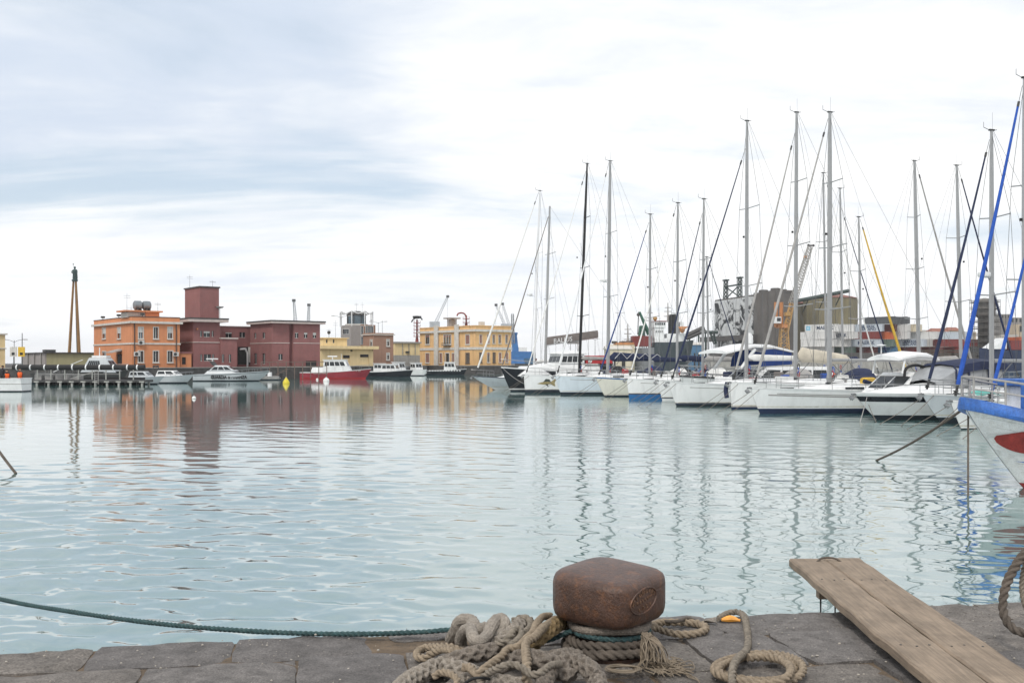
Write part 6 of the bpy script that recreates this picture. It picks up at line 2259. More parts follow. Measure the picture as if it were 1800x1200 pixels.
mb = MB(); mb.bar((xm - .1, 0, zb0 - .35), (xb1, 0, zb1 - .30), .09, .08, 7); mb.build('boom', M_MASTW, o)
mb = MB()
mb.loft([[(xm + (xb1 - xm) * t, y, zb0 + (zb1 - zb0) * t + z) for y, z in ((-.2, -.32), (.2, -.32), (.22, .05), (.1, .38), (-.1, .38), (-.22, .05))] for t in (0.01, .1, .4, .7, 1)])
bcv = mb.build('boom_cover', M_BROWNC, o, smooth=True)
ux = Vector((xb1 - xm, 0, zb1 - zb0)).normalized(); nz_ = Vector((0, 1, 0))
text_mesh('BALIUS', .62, M_WHITE2, bcv, basis((xm + (xb1 - xm) * .31, .25, zb0 + (zb1 - zb0) * .31 - .1), ux, nz_.cross(ux), nz_), shear=.15)
mb = MB(); mb.bar((xw(997), 0, 4.45), (xw(1018), 0, 4.5), .12, .16, 7); mb.bar((xw(1016), 0, 3.6), (xw(1016), 0, 4.5), .05); mb.build('mizzen_bundle', M_GREYC, o)
M_ = Matrix.Translation(loc) @ Matrix.Rotation(a, 4, 'Z')
mooring(M_ @ Vector((8.2, .3, 2.1)), M_ @ Vector((5.0, 2.4, .35)), 'pale warp drooping along the black bow', .022, .5, M_GREYC)

# ---- motor yachts between the sailing boats
def canopy(parent, x0, x1, z0, z1, w, m, name, arch=.25):
    rings = []
    for x, k in ((x0, .92), (x0 + (x1 - x0) * .3, 1), (x0 + (x1 - x0) * .75, 1), (x1, .75)):
        rings.append([(x, w * c, z0 + (z1 - z0) * k * (1 if abs(c) < .99 else .0) + arch * (1 - c * c) * k) for c in (-1, -.97, -.5, 0, .5, .97, 1)])
    mb = MB(); mb.loft(rings, close=False)
    return mb.build(name, m, parent, smooth=True)


MY = dict(group='motor yachts in the row', anchor_px='bow')
o, hu, loc, a = motor_boat('motor_yacht', 'white motor yacht with long hardtop roof and blue side curtains between two sailing yachts', 1222, 65.2, BD, 14.5, 4.4, 1.75, 1.2, 1.2, M_WHITE, **MY)
xw = lambda px: lengthwise(loc, a, px)
house(o, x0=xw(1440), x1=xw(1290), z0=1.2, z1=2.35, w0=1.75, w1=1.6, sf=1.5, sb=.2, m=M_WHITE, nwin=4, zf=(.3, .8), front=3)
mb = MB()
mb.loft([[(xw(p), 1.75 * c, z) for c, z in ((-1, zz - .05), (-.6, zz + .06), (0, zz + .1), (.6, zz + .06), (1, zz - .05), (1, zz - .17), (0, zz - .1), (-1, zz - .17))] for p, zz in ((1368, 3.45), (1335, 3.75), (1300, 3.78), (1262, 3.45), (1252, 3.35))])
mb.build('hardtop', M_WHITE, o, smooth=True)
for s in (-1, 1):
    mb = MB(); mb.add([(xw(1308), s * 1.66, 2.35), (xw(1366), s * 1.66, 2.5), (xw(1366), s * 1.68, 3.28), (xw(1335), s * 1.68, 3.52), (xw(1318), s * 1.68, 3.45), (xw(1310), s * 1.66, 2.9),
                       ], [(0, 1, 2, 3, 4, 5)])
    mb.add([(xw(1308), s * 1.63, 2.35), (xw(1366), s * 1.63, 2.5), (xw(1366), s * 1.65, 3.28), (xw(1335), s * 1.65, 3.52), (xw(1318), s * 1.65, 3.45), (xw(1310), s * 1.63, 2.9)], [(5, 4, 3, 2, 1, 0)])
    mb.build('side_curtain', M_BLUEC2, o)
    mb = MB(); mb.bar((xw(1278), s * 1.6, 2.2), (xw(1303), s * 1.6, 3.5), .09, .12, 6); mb.build('roof_strut', M_WHITE, o)
mb = MB(); mb.lathe([(.1, 3.8), (.28, 3.9), (.28, 4.4), (.15, 4.6)], (xw(1316), 0, 0), 12); mb.build('radar_dome', M_WHITE2, o, smooth=True)

o, hu, loc, a = motor_boat('motor_yacht', 'white flybridge motor yacht with black arch roll behind the sport cruiser', 1566, 49.6, BD, 9.5, 3.2, 1.3, 1.1, .9, M_WHITE, **MY)
xw = lambda px: lengthwise(loc, a, px)
house(o, x0=xw(1690), x1=xw(1545), z0=1.1, z1=2.15, w0=1.4, w1=1.25, sf=1.3, sb=.2, m=M_WHITE, nwin=3, zf=(.25, .8), front=2)
mb = MB(); mb.loft([[(xw(p), 1.15 * c, z) for c, z in ((-1, z0 - .12), (-.7, z0), (0, z0 + .06), (.7, z0), (1, z0 - .12), (1, z0 - .22), (0, z0 - .15), (-1, z0 - .22))] for p, z0 in ((1622, 2.95), (1608, 3.12), (1585, 3.16), (1562, 3.04), (1552, 2.95))])
mb.build('hardtop', M_WHITE, o, smooth=True)
for s in (-1, 1):
    for pa, pb_ in ((1560, 1565), (1618, 1612)):
        mb = MB(); mb.bar((xw(pa), s * 1.05, 2.1), (xw(pb_), s * 1.05, 2.95), .05); mb.build('roof_strut', M_WHITE, o)
mb = MB(); mb.tube(catmull([(xw(1553), 1.45, 1.9), (xw(1556), 1.45, 2.35), (xw(1573), 1.45, 2.52), (xw(1588), 1.45, 2.4), (xw(1592), 1.45, 2.25)], .12), .07, 7); mb.build('rolled_screen', M_RUBBER, o, smooth=True)
mb = MB(); mb.bar((xw(1549), 0, 3.1), (xw(1549), 0, 3.45), .03); mb.lathe([(.05, 3.45), (.26, 3.5), (.05, 3.55)], (xw(1549), 0, 0), 12); mb.build('antenna_disc', M_WHITE2, o)

o, hu, loc, a = motor_boat('motor_yacht', 'white sport cruiser with black side band and navy canopy with clear panels', 1541, 46.2, BD, 11.8, 3.5, 1.22, 1.15, 1.25, M_WHITE, foul=M_ANTIFOUL, foul_z=.22, stripes=((.36, .12, M_BLACKHULL),), toe=M_WHITE2, rails=True, rail_u=(.22, .6), rail_h=.42, **MY)
xw = lambda px: lengthwise(loc, a, px)
mb = MB(); rings = []
for u, h in ((.02, .0), (.1, .12), (.25, .34), (.4, .52), (.5, .60)):
    z = hu.sheer(u); b = hu.b(u, z) * .92; x = hu.x(u, z)
    rings.append([(x, -b, z - .02), (x, -b * .8, z + h * .8), (x, 0, z + h * 1.1 + .01), (x, b * .8, z + h * .8), (x, b, z - .02)])
mb.loft(rings); mb.build('foredeck', M_WHITE, o, smooth=True)
M_CLEAR = mat('clear_vinyl', (0.30, 0.31, 0.32), .25, var=.15, scale=2)
xa, xb = xw(1722), xw(1622)
rings = []
for x, z, w in ((xb, 1.72, .9), (xw(1640), 2.15, 1.35), (xw(1660), 2.5, 1.45), (xa, 2.62, 1.45)):
    rings.append([(x, -w, 1.55), (x, -w * .9, z), (x, 0, z + .12), (x, w * .9, z), (x, w, 1.55)])
mb = MB(); mb.loft(rings, close=False); cp = mb.build('cockpit_enclosure', M_CLEAR, o, smooth=True)
rings = []
for x, z, w in ((xw(1652), 2.42, 1.42), (xw(1665), 2.58, 1.47), (xw(1690), 2.68, 1.47), (xa - .3, 2.66, 1.47)):
    rings.append([(x, -w * .98, z - .35), (x, -w * .9, z + .02), (x, 0, z + .16), (x, w * .9, z + .02), (x, w * .98, z - .35)])
mb = MB(); mb.loft(rings, close=False); mb.build('canopy_top', M_NAVYC, o, smooth=True)
for px in (1642, 1664, 1698):
    mb = MB(); x = xw(px); mb.tube([(x + .1, 1.52, 1.5), (x, 1.40, 2.3), (x - .05, 1.2, 2.45)], .05, 5); mb.build('canopy_seam', M_NAVYC, o)
anchor(o, (5.9, 0, 1.24))
M_ = Matrix.Translation(loc) @ Matrix.Rotation(a, 4, 'Z')
mooring(M_ @ Vector((5.4, .3, 1.2)), M_ @ Vector((6.6, 1.1, -.3)), 'pale bow warp of the sport cruiser', .018, .05, M_GREYC)
mooring(M_ @ Vector((4.9, -.5, 1.15)), M_ @ Vector((6.3, 2.2, -.3)), 'long slack warp under the sport cruiser bow', .016, .1)

# ---- second row, bows the other way, on the far side of the pontoon
mb = MB(); p0, p1 = Vector((13.2, 99.6)), Vector((36.5, 35.2)); dv = (p1 - p0); L_ = dv.length
mb.box(((p0.x + p1.x) / 2, (p0.y + p1.y) / 2, .35), (L_, 2.2, .5), math.atan2(dv.y, dv.x))
pt_ = mb.build('pontoon', M_CONCRETE); tag(pt_, 'grey floating pontoon behind the yachts', 'pontoon')
BR = (0.94, 0.34)


def far_yacht(label, mast_px, d, mast_top, furl, cover, L=12.0, **kw):
    hu = Hull(L, 3.4, 1.35, 1.05, .5)
    bow_px = 900 + F * (xat(mast_px, d) + .94 * (L * .40)) / (d + .34 * L * .40)
    args = dict(rake_m=.02, cover=cover, furl=furl, bowdir=BR, lines=0, group='yachts on the far side of the pontoon', detail=True)
    args.update(kw)
    return sail_yacht(label, bow_px, d + .34 * L * .40, L, 3.2, 1.35, 1.05, .5, mast_px, mast_top, **args)


far_yacht('yacht beyond the pontoon, its tall mast close to the long white yacht\'s mast', 1453, 84.5, 305, M_WHITEC, M_WHITEC, L=13)
far_yacht('yacht beyond the pontoon with a yellow sail cover and black furled jib', 1482, 80.6, 332, M_NAVYC, M_YELC, L=12, cover_r=.3, stay=.9)
far_yacht('yacht beyond the pontoon with a yellow furled jib and short mast', 1514, 76.8, 382, M_YELC, M_NAVYC, L=10.5, furl_r=.12)
far_yacht('yacht beyond the pontoon with a grey furled jib and slanting thick mast', 1616, 71.8, 284, M_GREYC, M_WHITEC, L=12.5, rake_m=.028, mast_w=.15, furl_r=.10, spreaders=3)
far_yacht('yacht beyond the pontoon with a dark blue furled jib crossing the bright blue one', 1690, 67.6, 292, M_NAVYC, M_GREYC, L=12, rake_m=.028, mast_w=.13, furl_r=.09)
far_yacht('yacht beyond the pontoon next to the navy zigzag cover', 1246, 93.2, 452, M_NAVYC, M_NAVYC, L=9)

# ---- wooden fishing boat at the right edge
M_FBLUE = mat('fishing_boat_blue', (0.04, 0.14, 0.46), .5, var=.3, scale=5, streak=.25, bump=.4, bscale=20, speck=.2, sscale=30, tint=(.09, .17, .36), tint_amt=.5)
M_FWHITE = mat('fishing_boat_white', (0.78, 0.79, 0.79), .5, var=.08, scale=2.5, streak=.16, tint=(.50, .45, .38), tint_amt=.4, bump=.3, bscale=14, speck=.12, sscale=40)
M_FRED = mat('fishing_boat_red', (0.28, 0.03, 0.025), .6, var=.3, scale=5, streak=.25, speck=.2, sscale=30)
hu = Hull(9.8, 3.5, 1.86, .66, 1.42, stern=.75, trans=.0, full=.5, pw=.56, wl=.78, sag=.22, shexp=2.1)
fd_ = Vector((-.985, -.17)).normalized(); a = math.atan2(fd_.y, fd_.x)
tip = at(1692, 710, 21.0)
loc = Vector((tip.x - math.cos(a) * 4.9, tip.y - math.sin(a) * 4.9, 0))
o = empty('fishing_boat', loc, a, 'wooden fishing boat with thick blue gunwale, white sides and red bow mark', 'fishing boat')
hu.band(-.45, .12, 2).build('bottom_paint', M_FRED, o, smooth=True)
hu.band(.12, hu.sheer, 8, n=30).build('hull', M_FWHITE, o, smooth=True)
M_SEAM = mat('plank_seam_grey', (.40, .39, .37), .8, var=.4, scale=5)
for k in range(7):
    f = .14 + .115 * k
    hu.band(lambda u, f=f: .12 + (hu.sheer(u) - .12) * f, lambda u, f=f: .12 + (hu.sheer(u) - .12) * f + .007, 1, .0025, .015, 1, n=30, cap=False).build('plank_seam', M_SEAM, o)
# heavy gunwale
rings = []
for side in (1, -1):
    rings = []
    for i in range(25):
        u = (i / 24) ** 1.3
        z = hu.sheer(u); p = hu.pt(u, z, side); b = hu.b(u, z)
        ow = Vector((.12 if u < .02 else .03, side, 0)).normalized()
        inn = min(.16, b * .9)
        rings.append([p + ow * .06 + Vector((0, 0, -.17)), p + ow * .10 + Vector((0, 0, -.10)), p + ow * .07 + Vector((0, 0, .0)), p + ow * .05 + Vector((0, 0, .09)), p - ow * inn + Vector((0, 0, .09)), p - ow * inn + Vector((0, 0, -.17))])
    mb = MB(); mb.loft(rings); mb.build('gunwale', M_FBLUE, o, smooth=True)
    # inner bulwark
    rings = []
    for i in range(13):
        u = .03 + .97 * i / 12
        z = hu.sheer(u); p = hu.pt(u, z, side, -.12)
        rings.append([p + Vector((0, 0, .02)), hu.pt(u, z - .42, side, -min(.22, hu.b(u, z - .42) * .85))])
    mb = MB(); mb.loft(rings, close=False); mb.build('bulwark', M_FBLUE, o, smooth=True)
hu.deck(.42, .05, .02, 1).build('deck', M_FBLUE, o)
SIDE = 1
leaf = []
for k in range(24):
    t = 2 * math.pi * k / 24
    leaf.append((math.cos(t), math.sin(t)))
def eye(c, w, h):
    out = []
    for k in range(28):
        t = k / 27
        out.append((c[0] + w * (.5 - t), c[1] + h * (.10 + .42 * math.sin(math.pi * min(1, t * .9 + .1)) )))
    for k in range(1, 28):
        t = 1 - k / 27
        out.append((c[0] + w * (.5 - t), c[1] - h * (.62 * math.sin(math.pi * t ** .75) - .10)))
    return out


wm = decal(hu, eye((3.50, 1.02), 1.80, .60), SIDE, M_WHITE2, o, 'mark_border', .010)
decal(hu, eye((3.48, 1.03), 1.66, .50), SIDE, M_FRED, wm, 'red_mark', .035)
decal(hu, dense([(3.85, .60), (3.2, .50), (1.5, .40), (1.5, .47), (3.2, .58)]), SIDE, M_FBLUE, o, 'blue_line', .010)
# bow rail
rp = [(2.9, 1.28, 2.05), (3.7, .98, 2.17), (4.35, .62, 2.29), (4.78, .2, 2.37), (4.78, -.2, 2.37), (4.3, -.62, 2.31), (3.5, -.98, 2.2), (2.6, -1.3, 2.08)]
rail(o, rp, M_GREYC, .026, 'bow_rail'); rail(o, [(x, y, z - .25) for x, y, z in rp[:4]], M_GREYC, .020, 'bow_rail')
for x, y, z in rp:
    mb = MB(); u = hu.uz(x); mb.bar((x, y * 1.02, hu.sheer(u) + .05), (x, y, z), .022, n=6); mb.build('rail_post', M_GREYC, o)
wh = house(o, x0=.2, x1=3.25, z0=1.0, z1=2.16, w0=.98, w1=.96, sf=.06, sb=0, m=M_FWHITE, name='wheelhouse', nwin=0)
mb = MB(); mb.span(.1, 3.35, -1.06, 1.06, 2.163, 2.32); mb.build('wheelhouse_roof', M_FBLUE, o, bevel=.02)
mb = MB(); mb.span(3.26, 3.95, .55, .61, 1.25, 2.24); mb.build('blue_door_leaf', M_FBLUE, o)
mb = MB(); mb.span(3.14, 3.258, .97, 1.03, 1.02, 2.13); mb.build('corner_post', M_TEAK, o)
mb = MB(); mb.bar((2.2, .985, 1.75), (2.2, 1.0, 1.75), .2, n=16); mb.build('porthole', M_GREYC, wh)
mb = MB(); mb.lathe([(.15, 1.3), (.22, 1.34), (.12, 1.45), (.12, 1.65), (.2, 1.72), (.05, 1.76)], (3.95, .15, 0), 12); mb.build('windlass', M_RUST, o, smooth=True)
mb = MB()
for k in range(4):
    mb.tube([(3.6 + .2 * math.cos(t * .5236) + .05 * k, .5 + .18 * math.sin(t * .5236), 1.36 + .035 * k) for t in range(12)], .022, 5, closed=True)
mb.build('coiled_rope', M_LAID2, o)
mb = MB(); mb.box((3.4, .55, 1.40), (.35, .25, .18)); mb.build('pink_bag', mat('pink_bag', (.5, .2, .2), .8), o, bevel=.04)
mb = MB(); mb.bar((2.0, 0, 2.3), (1.9, 0, 5.2), .06, .04); mb.build('mast', M_FWHITE, o)
M_ = Matrix.Translation(loc) @ Matrix.Rotation(a, 4, 'Z')
mooring(M_ @ Vector((4.75, .12, 1.85)), at(1540, 809, 27.2), 'thick dark mooring rope from the fishing boat bow slanting into the water', .030, .1, M_BROWNROPE)
mooring(at(1702, 722, 21.4), at(1702, 872, 20.0), 'dark rope hanging straight down from the fishing boat bow', .022, 0.0, M_BROWNROPE)

# ---- patrol boats and work boats along the far quay
mat_gdf = M_GREYPAINT
M_YELSTR = mat('yellow_stripe', (.6, .42, .05), .5)
PB = dict(group='boats along the far quay')
o, hu, loc, a = motor_boat('patrol_boat', 'light grey customs patrol cruiser with large dark lettering along its side', 343, 139, (1, .06), 10.3, 3.2, 1.35, .85, 1.5, mat_gdf, foul_z=.08, stripes=((.16, .10, M_ANTIFOUL),), toe=M_GREYPAINT, deckm=M_GREYPAINT, rail_u=(.03, .4), rail_h=.45, **PB,
                             houses=(dict(x0=-3.7, x1=1.7, z0=.9, z1=1.4, w0=1.2, w1=1.0, sf=1.9, sb=.5, m=M_GREYPAINT, nwin=0), dict(x0=-3.1, x1=.7, z0=1.35, z1=2.15, w0=1.1, w1=.9, sf=1.5, sb=.9, m=M_GREYPAINT, nwin=3, zf=(.2, .75), front=2)))
mb = MB(); mb.loft([[(-2.5, y, 2.1), (-2.2, y, 2.1), (-2.7, y, 2.7), (-3.0, y, 2.7)] for y in (-.9, .9)]); mb.build('radar_arch', M_DARKSTEEL, o)
mb = MB(); mb.bar((-2.8, 0, 2.7), (-2.8, 0, 3.0), .06); mb.box((-2.8, 0, 3.05), (1.6, .25, .16)); mb.build('radar', M_WHITE2, o)
p0, p1 = on_hull(hu, -2.3, .50, -1, .02), on_hull(hu, 1.9, .50, -1, .02)
xd = (p1 - p0).normalized(); nd = xd.cross(Vector((0, 0, 1))).normalized()
M_LET = mat('lettering_black', (.012, .014, .016), .5)
tx_ = text_mesh('GUARDIA di FINANZA', .66, M_LET, o, basis((p0 + p1) / 2 + nd * .10, xd, nd.cross(xd), nd), depth=.06, xscale=.74, bold=.02)
o, hu, loc, a = motor_boat('patrol_boat', 'grey patrol launch with orange fittings moored beside the lettered cruiser', 258, 126, (1, -.12), 6.2, 2.2, 1.0, .7, .9, mat_gdf, toe=M_GREYPAINT, deckm=M_GREYPAINT, rail_u=(.03, .5), rail_h=.4, **PB,
                             houses=(dict(x0=-1.6, x1=1.6, z0=.75, z1=1.55, w0=.85, w1=.7, sf=1.0, sb=.3, m=M_WHITE2, nwin=2, front=2),))
mb = MB(); mb.tube([(-1.8, -.8, .8), (-1.9, -.7, 2.0), (-1.9, .7, 2.0), (-1.8, .8, .8)], .05, 5); mb.box((-1.9, 0, 2.1), (.4, .9, .15)); mb.build('radar_arch', M_DARKSTEEL, o)
o, hu, loc, a = motor_boat('patrol_boat', 'small pale grey patrol launch with sloping windscreen at the end of the pier', 214, 120, (1, -.05), 5.2, 2.1, .9, .65, .8, mat_gdf, toe=M_GREYPAINT, deckm=M_GREYPAINT, rails=False, **PB,
                             houses=(dict(x0=-1.5, x1=1.3, z0=.7, z1=1.5, w0=.8, w1=.66, sf=.9, sb=.2, m=M_GREYPAINT, nwin=2, front=2),))
o, hu, loc, a = motor_boat('patrol_ship', 'large grey patrol vessel with long wheelhouse window moored behind the pier', 62, 124, (1, .02), 11.5, 3.2, 1.5, 1.2, 1.0, M_DARKSTEEL, toe=M_DARKSTEEL, deckm=M_GREYPAINT, rail_u=(.2, .95), rail_h=.9, cat='patrol vessel',
                             houses=(dict(x0=.3, x1=4.6, z0=1.3, z1=3.15, w0=1.3, w1=1.05, sf=1.3, sb=1.0, m=M_GREYPAINT, nwin=6, zf=(.50, .80), front=2, wspan=(.1, .62)),))
mb = MB(); mb.box((2.4, 0, 3.3), (1.8, 1.4, .25)); mb.bar((2.2, 0, 3.3), (2.2, 0, 4.4), .06); mb.bar((-3, -1.2, 1.4), (.6, -1.2, 2.9), .04); mb.build('mast_gear', M_WHITE2, o)
M_BRED = mat('boat_red', (.30, .03, .045), .45, var=.15, scale=1, streak=.2)
o, hu, loc, a = motor_boat('fire_boat', 'red-hulled fire service boat with white wheelhouse', 530, 157.2, (1, .0), 11.0, 3.4, 1.55, .95, .9, M_BRED, foul=mat('bottom_bright_red', (.5, .03, .04), .5), foul_z=.18, toe=M_WHITE2, deckm=M_WHITE2, cat='boat', group=None, sag=.1,
                             houses=(dict(x0=-3.9, x1=-.5, z0=.95, z1=1.75, w0=1.1, w1=1.0, sf=.2, sb=.3, m=M_WHITE2), dict(x0=-1.9, x1=2.4, z0=1.1, z1=2.9, w0=1.3, w1=1.15, sf=.9, sb=.1, m=M_WHITE2, nwin=4, zf=(.5, .86), front=3, roof=M_WHITE2)))
mb = MB(); mb.bar((-.6, 0, 2.95), (-.6, 0, 3.5), .07); mb.box((-.6, 0, 3.5), (1.5, .3, .18)); mb.bar((.8, 0, 2.95), (.8, 0, 3.9), .03); mb.build('radar', M_WHITE2, o)
for s, x in (('VIGILI DEL FUOCO', -2.2), ('VF 504', 3.6)):
    p = on_hull(hu, x, .85 if x < 0 else 1.2, -1, .05); p2 = on_hull(hu, x + .5, .85 if x < 0 else 1.2, -1, .05)
    xd = (p2 - p).normalized(); nd = xd.cross(Vector((0, 0, 1))).normalized()
    text_mesh(s, .34, M_PINKTRIM, o, basis(p + nd * .03, xd, nd.cross(xd), nd), depth=.04, xscale=.8)


def pilot(label, px, d, bowdir, L, hullm=M_BLACKHULL, cab=(-1.2, 1.2), h=1.35, nw=3):
    return motor_boat('pilot_boat', label, px, d, bowdir, L, 2.6, 1.15, .8, .6, hullm, toe=M_WHITE2, deckm=M_WHITE2, cat='boat', group='small work boats along the far quay', rail_u=(.05, .5), rail_h=.6,
                      houses=(dict(x0=cab[0], x1=cab[1], z0=.85, z1=.9 + h, w0=.95, w1=.85, sf=.45, sb=.1, m=M_WHITE2, nwin=nw, zf=(.45, .85), front=2, roof=M_WHITE2),))[0]


p_ = pilot('black-hulled pilot boat with white cabin right of the red fire boat', 638, 183, (1, .1), 7.0, cab=(-1.6, 1.0))
pilot('second black-hulled pilot boat with long white cabin, outside the first', 655, 179, (1, -.2), 6.6, cab=(-1.4, 1.6), h=1.25)
pilot('third black-hulled pilot boat showing its upright cabin end', 684, 184, (.8, -.5), 5.5, cab=(-1.5, .6), h=1.6, nw=2)
pilot('white work boat with orange lifebuoy beside the pilot boats', 716, 192, (.7, -.6), 5.2, hullm=M_WHITE, cab=(-.9, .9), h=1.5, nw=2)
o = pilot('black work boat with a row of white fender patches below the apricot house', 751, 202, (1, .02), 8.0, cab=(-.6, 2.0), h=1.6)
for k in range(12):
    mb = MB(); mb.box((-3.4 + .55 * k, -1.33 + (max(0, k - 7) * .10), .82), (.25, .1, .22)); mb.build('fender_patch', M_WHITE2, o)
mb = MB(); mb.bar((-.4, 0, 2.5), (-.7, 0, 4.5), .04); mb.build('mast', M_WIRE, o)
o = motor_boat('dinghy', 'small dinghy under a light blue cover floating before the pilot boats', 723, 196, (1, -.2), 3.2, 1.4, .55, .45, .4, M_WHITE, toe=None, rails=False, cat='dinghy')[0]
mb = MB(); mb.loft([[(x, .6 * c, .5 + .35 * (1 - c * c) * k) for c in (-1, -.5, 0, .5, 1)] for x, k in ((-1.4, .5), (-.4, 1), (.6, .9), (1.2, .3))], close=False); mb.build('boat_cover', mat('light_blue_cover', (.16, .34, .5), .8), o, smooth=True)
o = motor_boat('rubber_boat', 'grey inflatable boat with outboard engine behind the lettered patrol cruiser', 457, 147, (-1, .1), 3.6, 1.5, .5, .45, .4, M_GREYC, toe=M_GREYC, rails=False, cat='inflatable boat')[0]
o.location.x += 3.0
mb = MB(); mb.box((-1.9, 0, .65), (.35, .35, .6)); mb.bar((-1.95, 0, .4), (-1.95, 0, -.3), .07); mb.build('outboard_engine', M_RUBBER, o, bevel=.05)
mb = MB(); mb.box((-.2, 0, .75), (.5, .6, .7)); mb.build('console', M_WHITE2, o, bevel=.05)
for px, py, w in ((782, 657.5, 4.5), (836, 656, 2.4)):
    d = 4725 / (py - 635)
    mb = MB(); mb.box((xat(px, d), d, .12), (w, .9, .34)); tag(mb.build('float_raft', M_WHITE2, bevel=.08), 'flat white float raft on the water before the apricot house' if w > 3 else 'short white float raft near the end of the stone quay', 'raft')

# steel stairs and frames on the quay beside the wine-red wing
st = empty('quay_stairs', (xat(500, 150), 150, GZ), .6, 'rusty steel frames and steps on the quay before the wine-red wing', 'stairs')
M_RSTEEL = mat('rusty_grey_steel', (.16, .12, .10), .8, var=.3, scale=2)
for k in range(6):
    mb = MB(); mb.span(-2 + .45 * k, -1.6 + .45 * k, -.6, .6, -1.5 + .25 * k, -1.42 + .25 * k); mb.build('step', M_RSTEEL, st)
for k in range(9):
    mb = MB(); mb.bar((-4 + k * 1.3, -1, -1.7), (-4 + k * 1.3, -1, .9), .06); mb.build('post', M_RSTEEL, st)
mb = MB(); mb.bar((-4, -1, .85), (6.4, -1, .85), .05); mb.bar((-4, -1, .2), (6.4, -1, .2), .04); mb.build('rail', M_RSTEEL, st)


# ---- buoys
def buoy(px, py, r, m, label, cone=False):
    d = 4725 / (py - 635)
    o = empty('mooring_buoy', (xat(px, d), d, 0), 0, label, 'buoy', 'mooring buoys')
    mb = MB()
    mb.lathe([(r * .5, -r * .6), (r, -r * .1), (r * 1.02, r * .3), (r * .75, r * .8), (r * .22, r * 1.6 if cone else r * 1.1), (.03, r * 1.75 if cone else r * 1.25)], n=14); mb.build('body', m, o, smooth=True)
    mb = MB(); mb.tube([(r * .18 * math.cos(t * .785), 0, r * (1.75 if cone else 1.25) + r * .18 * math.sin(t * .785)) for t in range(8)], .03, 5, closed=True); mb.build('ring', M_STEEL, o)


M_BY = mat('buoy_yellow', (.62, .50, .03), .5, var=.1); M_BW = mat('buoy_white', (.72, .72, .70), .5, var=.1, streak=.2)
buoy(503, 673.5, .42, M_BY, 'yellow cone buoy floating before the wine-red wing', True)
buoy(573.5, 669.5, .42, M_BW, 'white round-topped buoy before the red fire boat')
buoy(557.5, 667, .18, M_BW, 'tiny white buoy between the yellow buoy and the fire boat')
buoy(313, 671, .32, M_BW, 'white cone buoy beside the grey patrol launch', True)
buoy(341, 700, .15, M_BW, 'tiny white buoy far out before the lettered patrol cruiser')
buoy(672, 661, .28, M_BW, 'small white buoy before the pilot boats')

# ---- work boat with crew at the left edge
o, hu, loc, a = motor_boat('work_boat', 'white open work boat with crew in orange vests at the pier\'s end', 47, 91, (-1, -.03), 7.0, 2.4, 1.25, 1.15, .5, M_WHITE2, toe=M_WHITE2, foul_z=.05, rails=False, deckm=M_TEAK, cat='boat', sag=.05)
hu.band(.62, .68, 1, .01, cap=True).build('rub_rail', M_GREYC, o)
mb = MB(); mb.bar((-.2, .2, 1.1), (-.2, .2, 3.0), .05); mb.bar((.8, 0, 1.1), (.3, .4, 2.8), .04); mb.build('net_pole', M_DARKSTEEL, o)
mb = MB(); mb.span(-.6, 2.6, -1.1, 1.1, 2.45, 2.55); mb.build('shade_roof', M_WHITE2, o)
for s in (-1, 1):
    for x in (-.5, 2.5):
        mb = MB(); mb.bar((x, s * 1.05, 1.1), (x, s * 1.05, 2.45), .04); mb.build('roof_post', M_GREYC, o)
M_ = Matrix.Translation(loc) @ Matrix.Rotation(a, 4, 'Z')
M_DKCL = mat('dark_clothes', (.02, .02, .025), .9); M_SKIN = mat('skin', (.42, .25, .18), .6); M_VEST = mat('orange_vest', (.85, .13, .02), .7); M_HAIR = mat('dark_hair', (.02, .015, .012), .8)


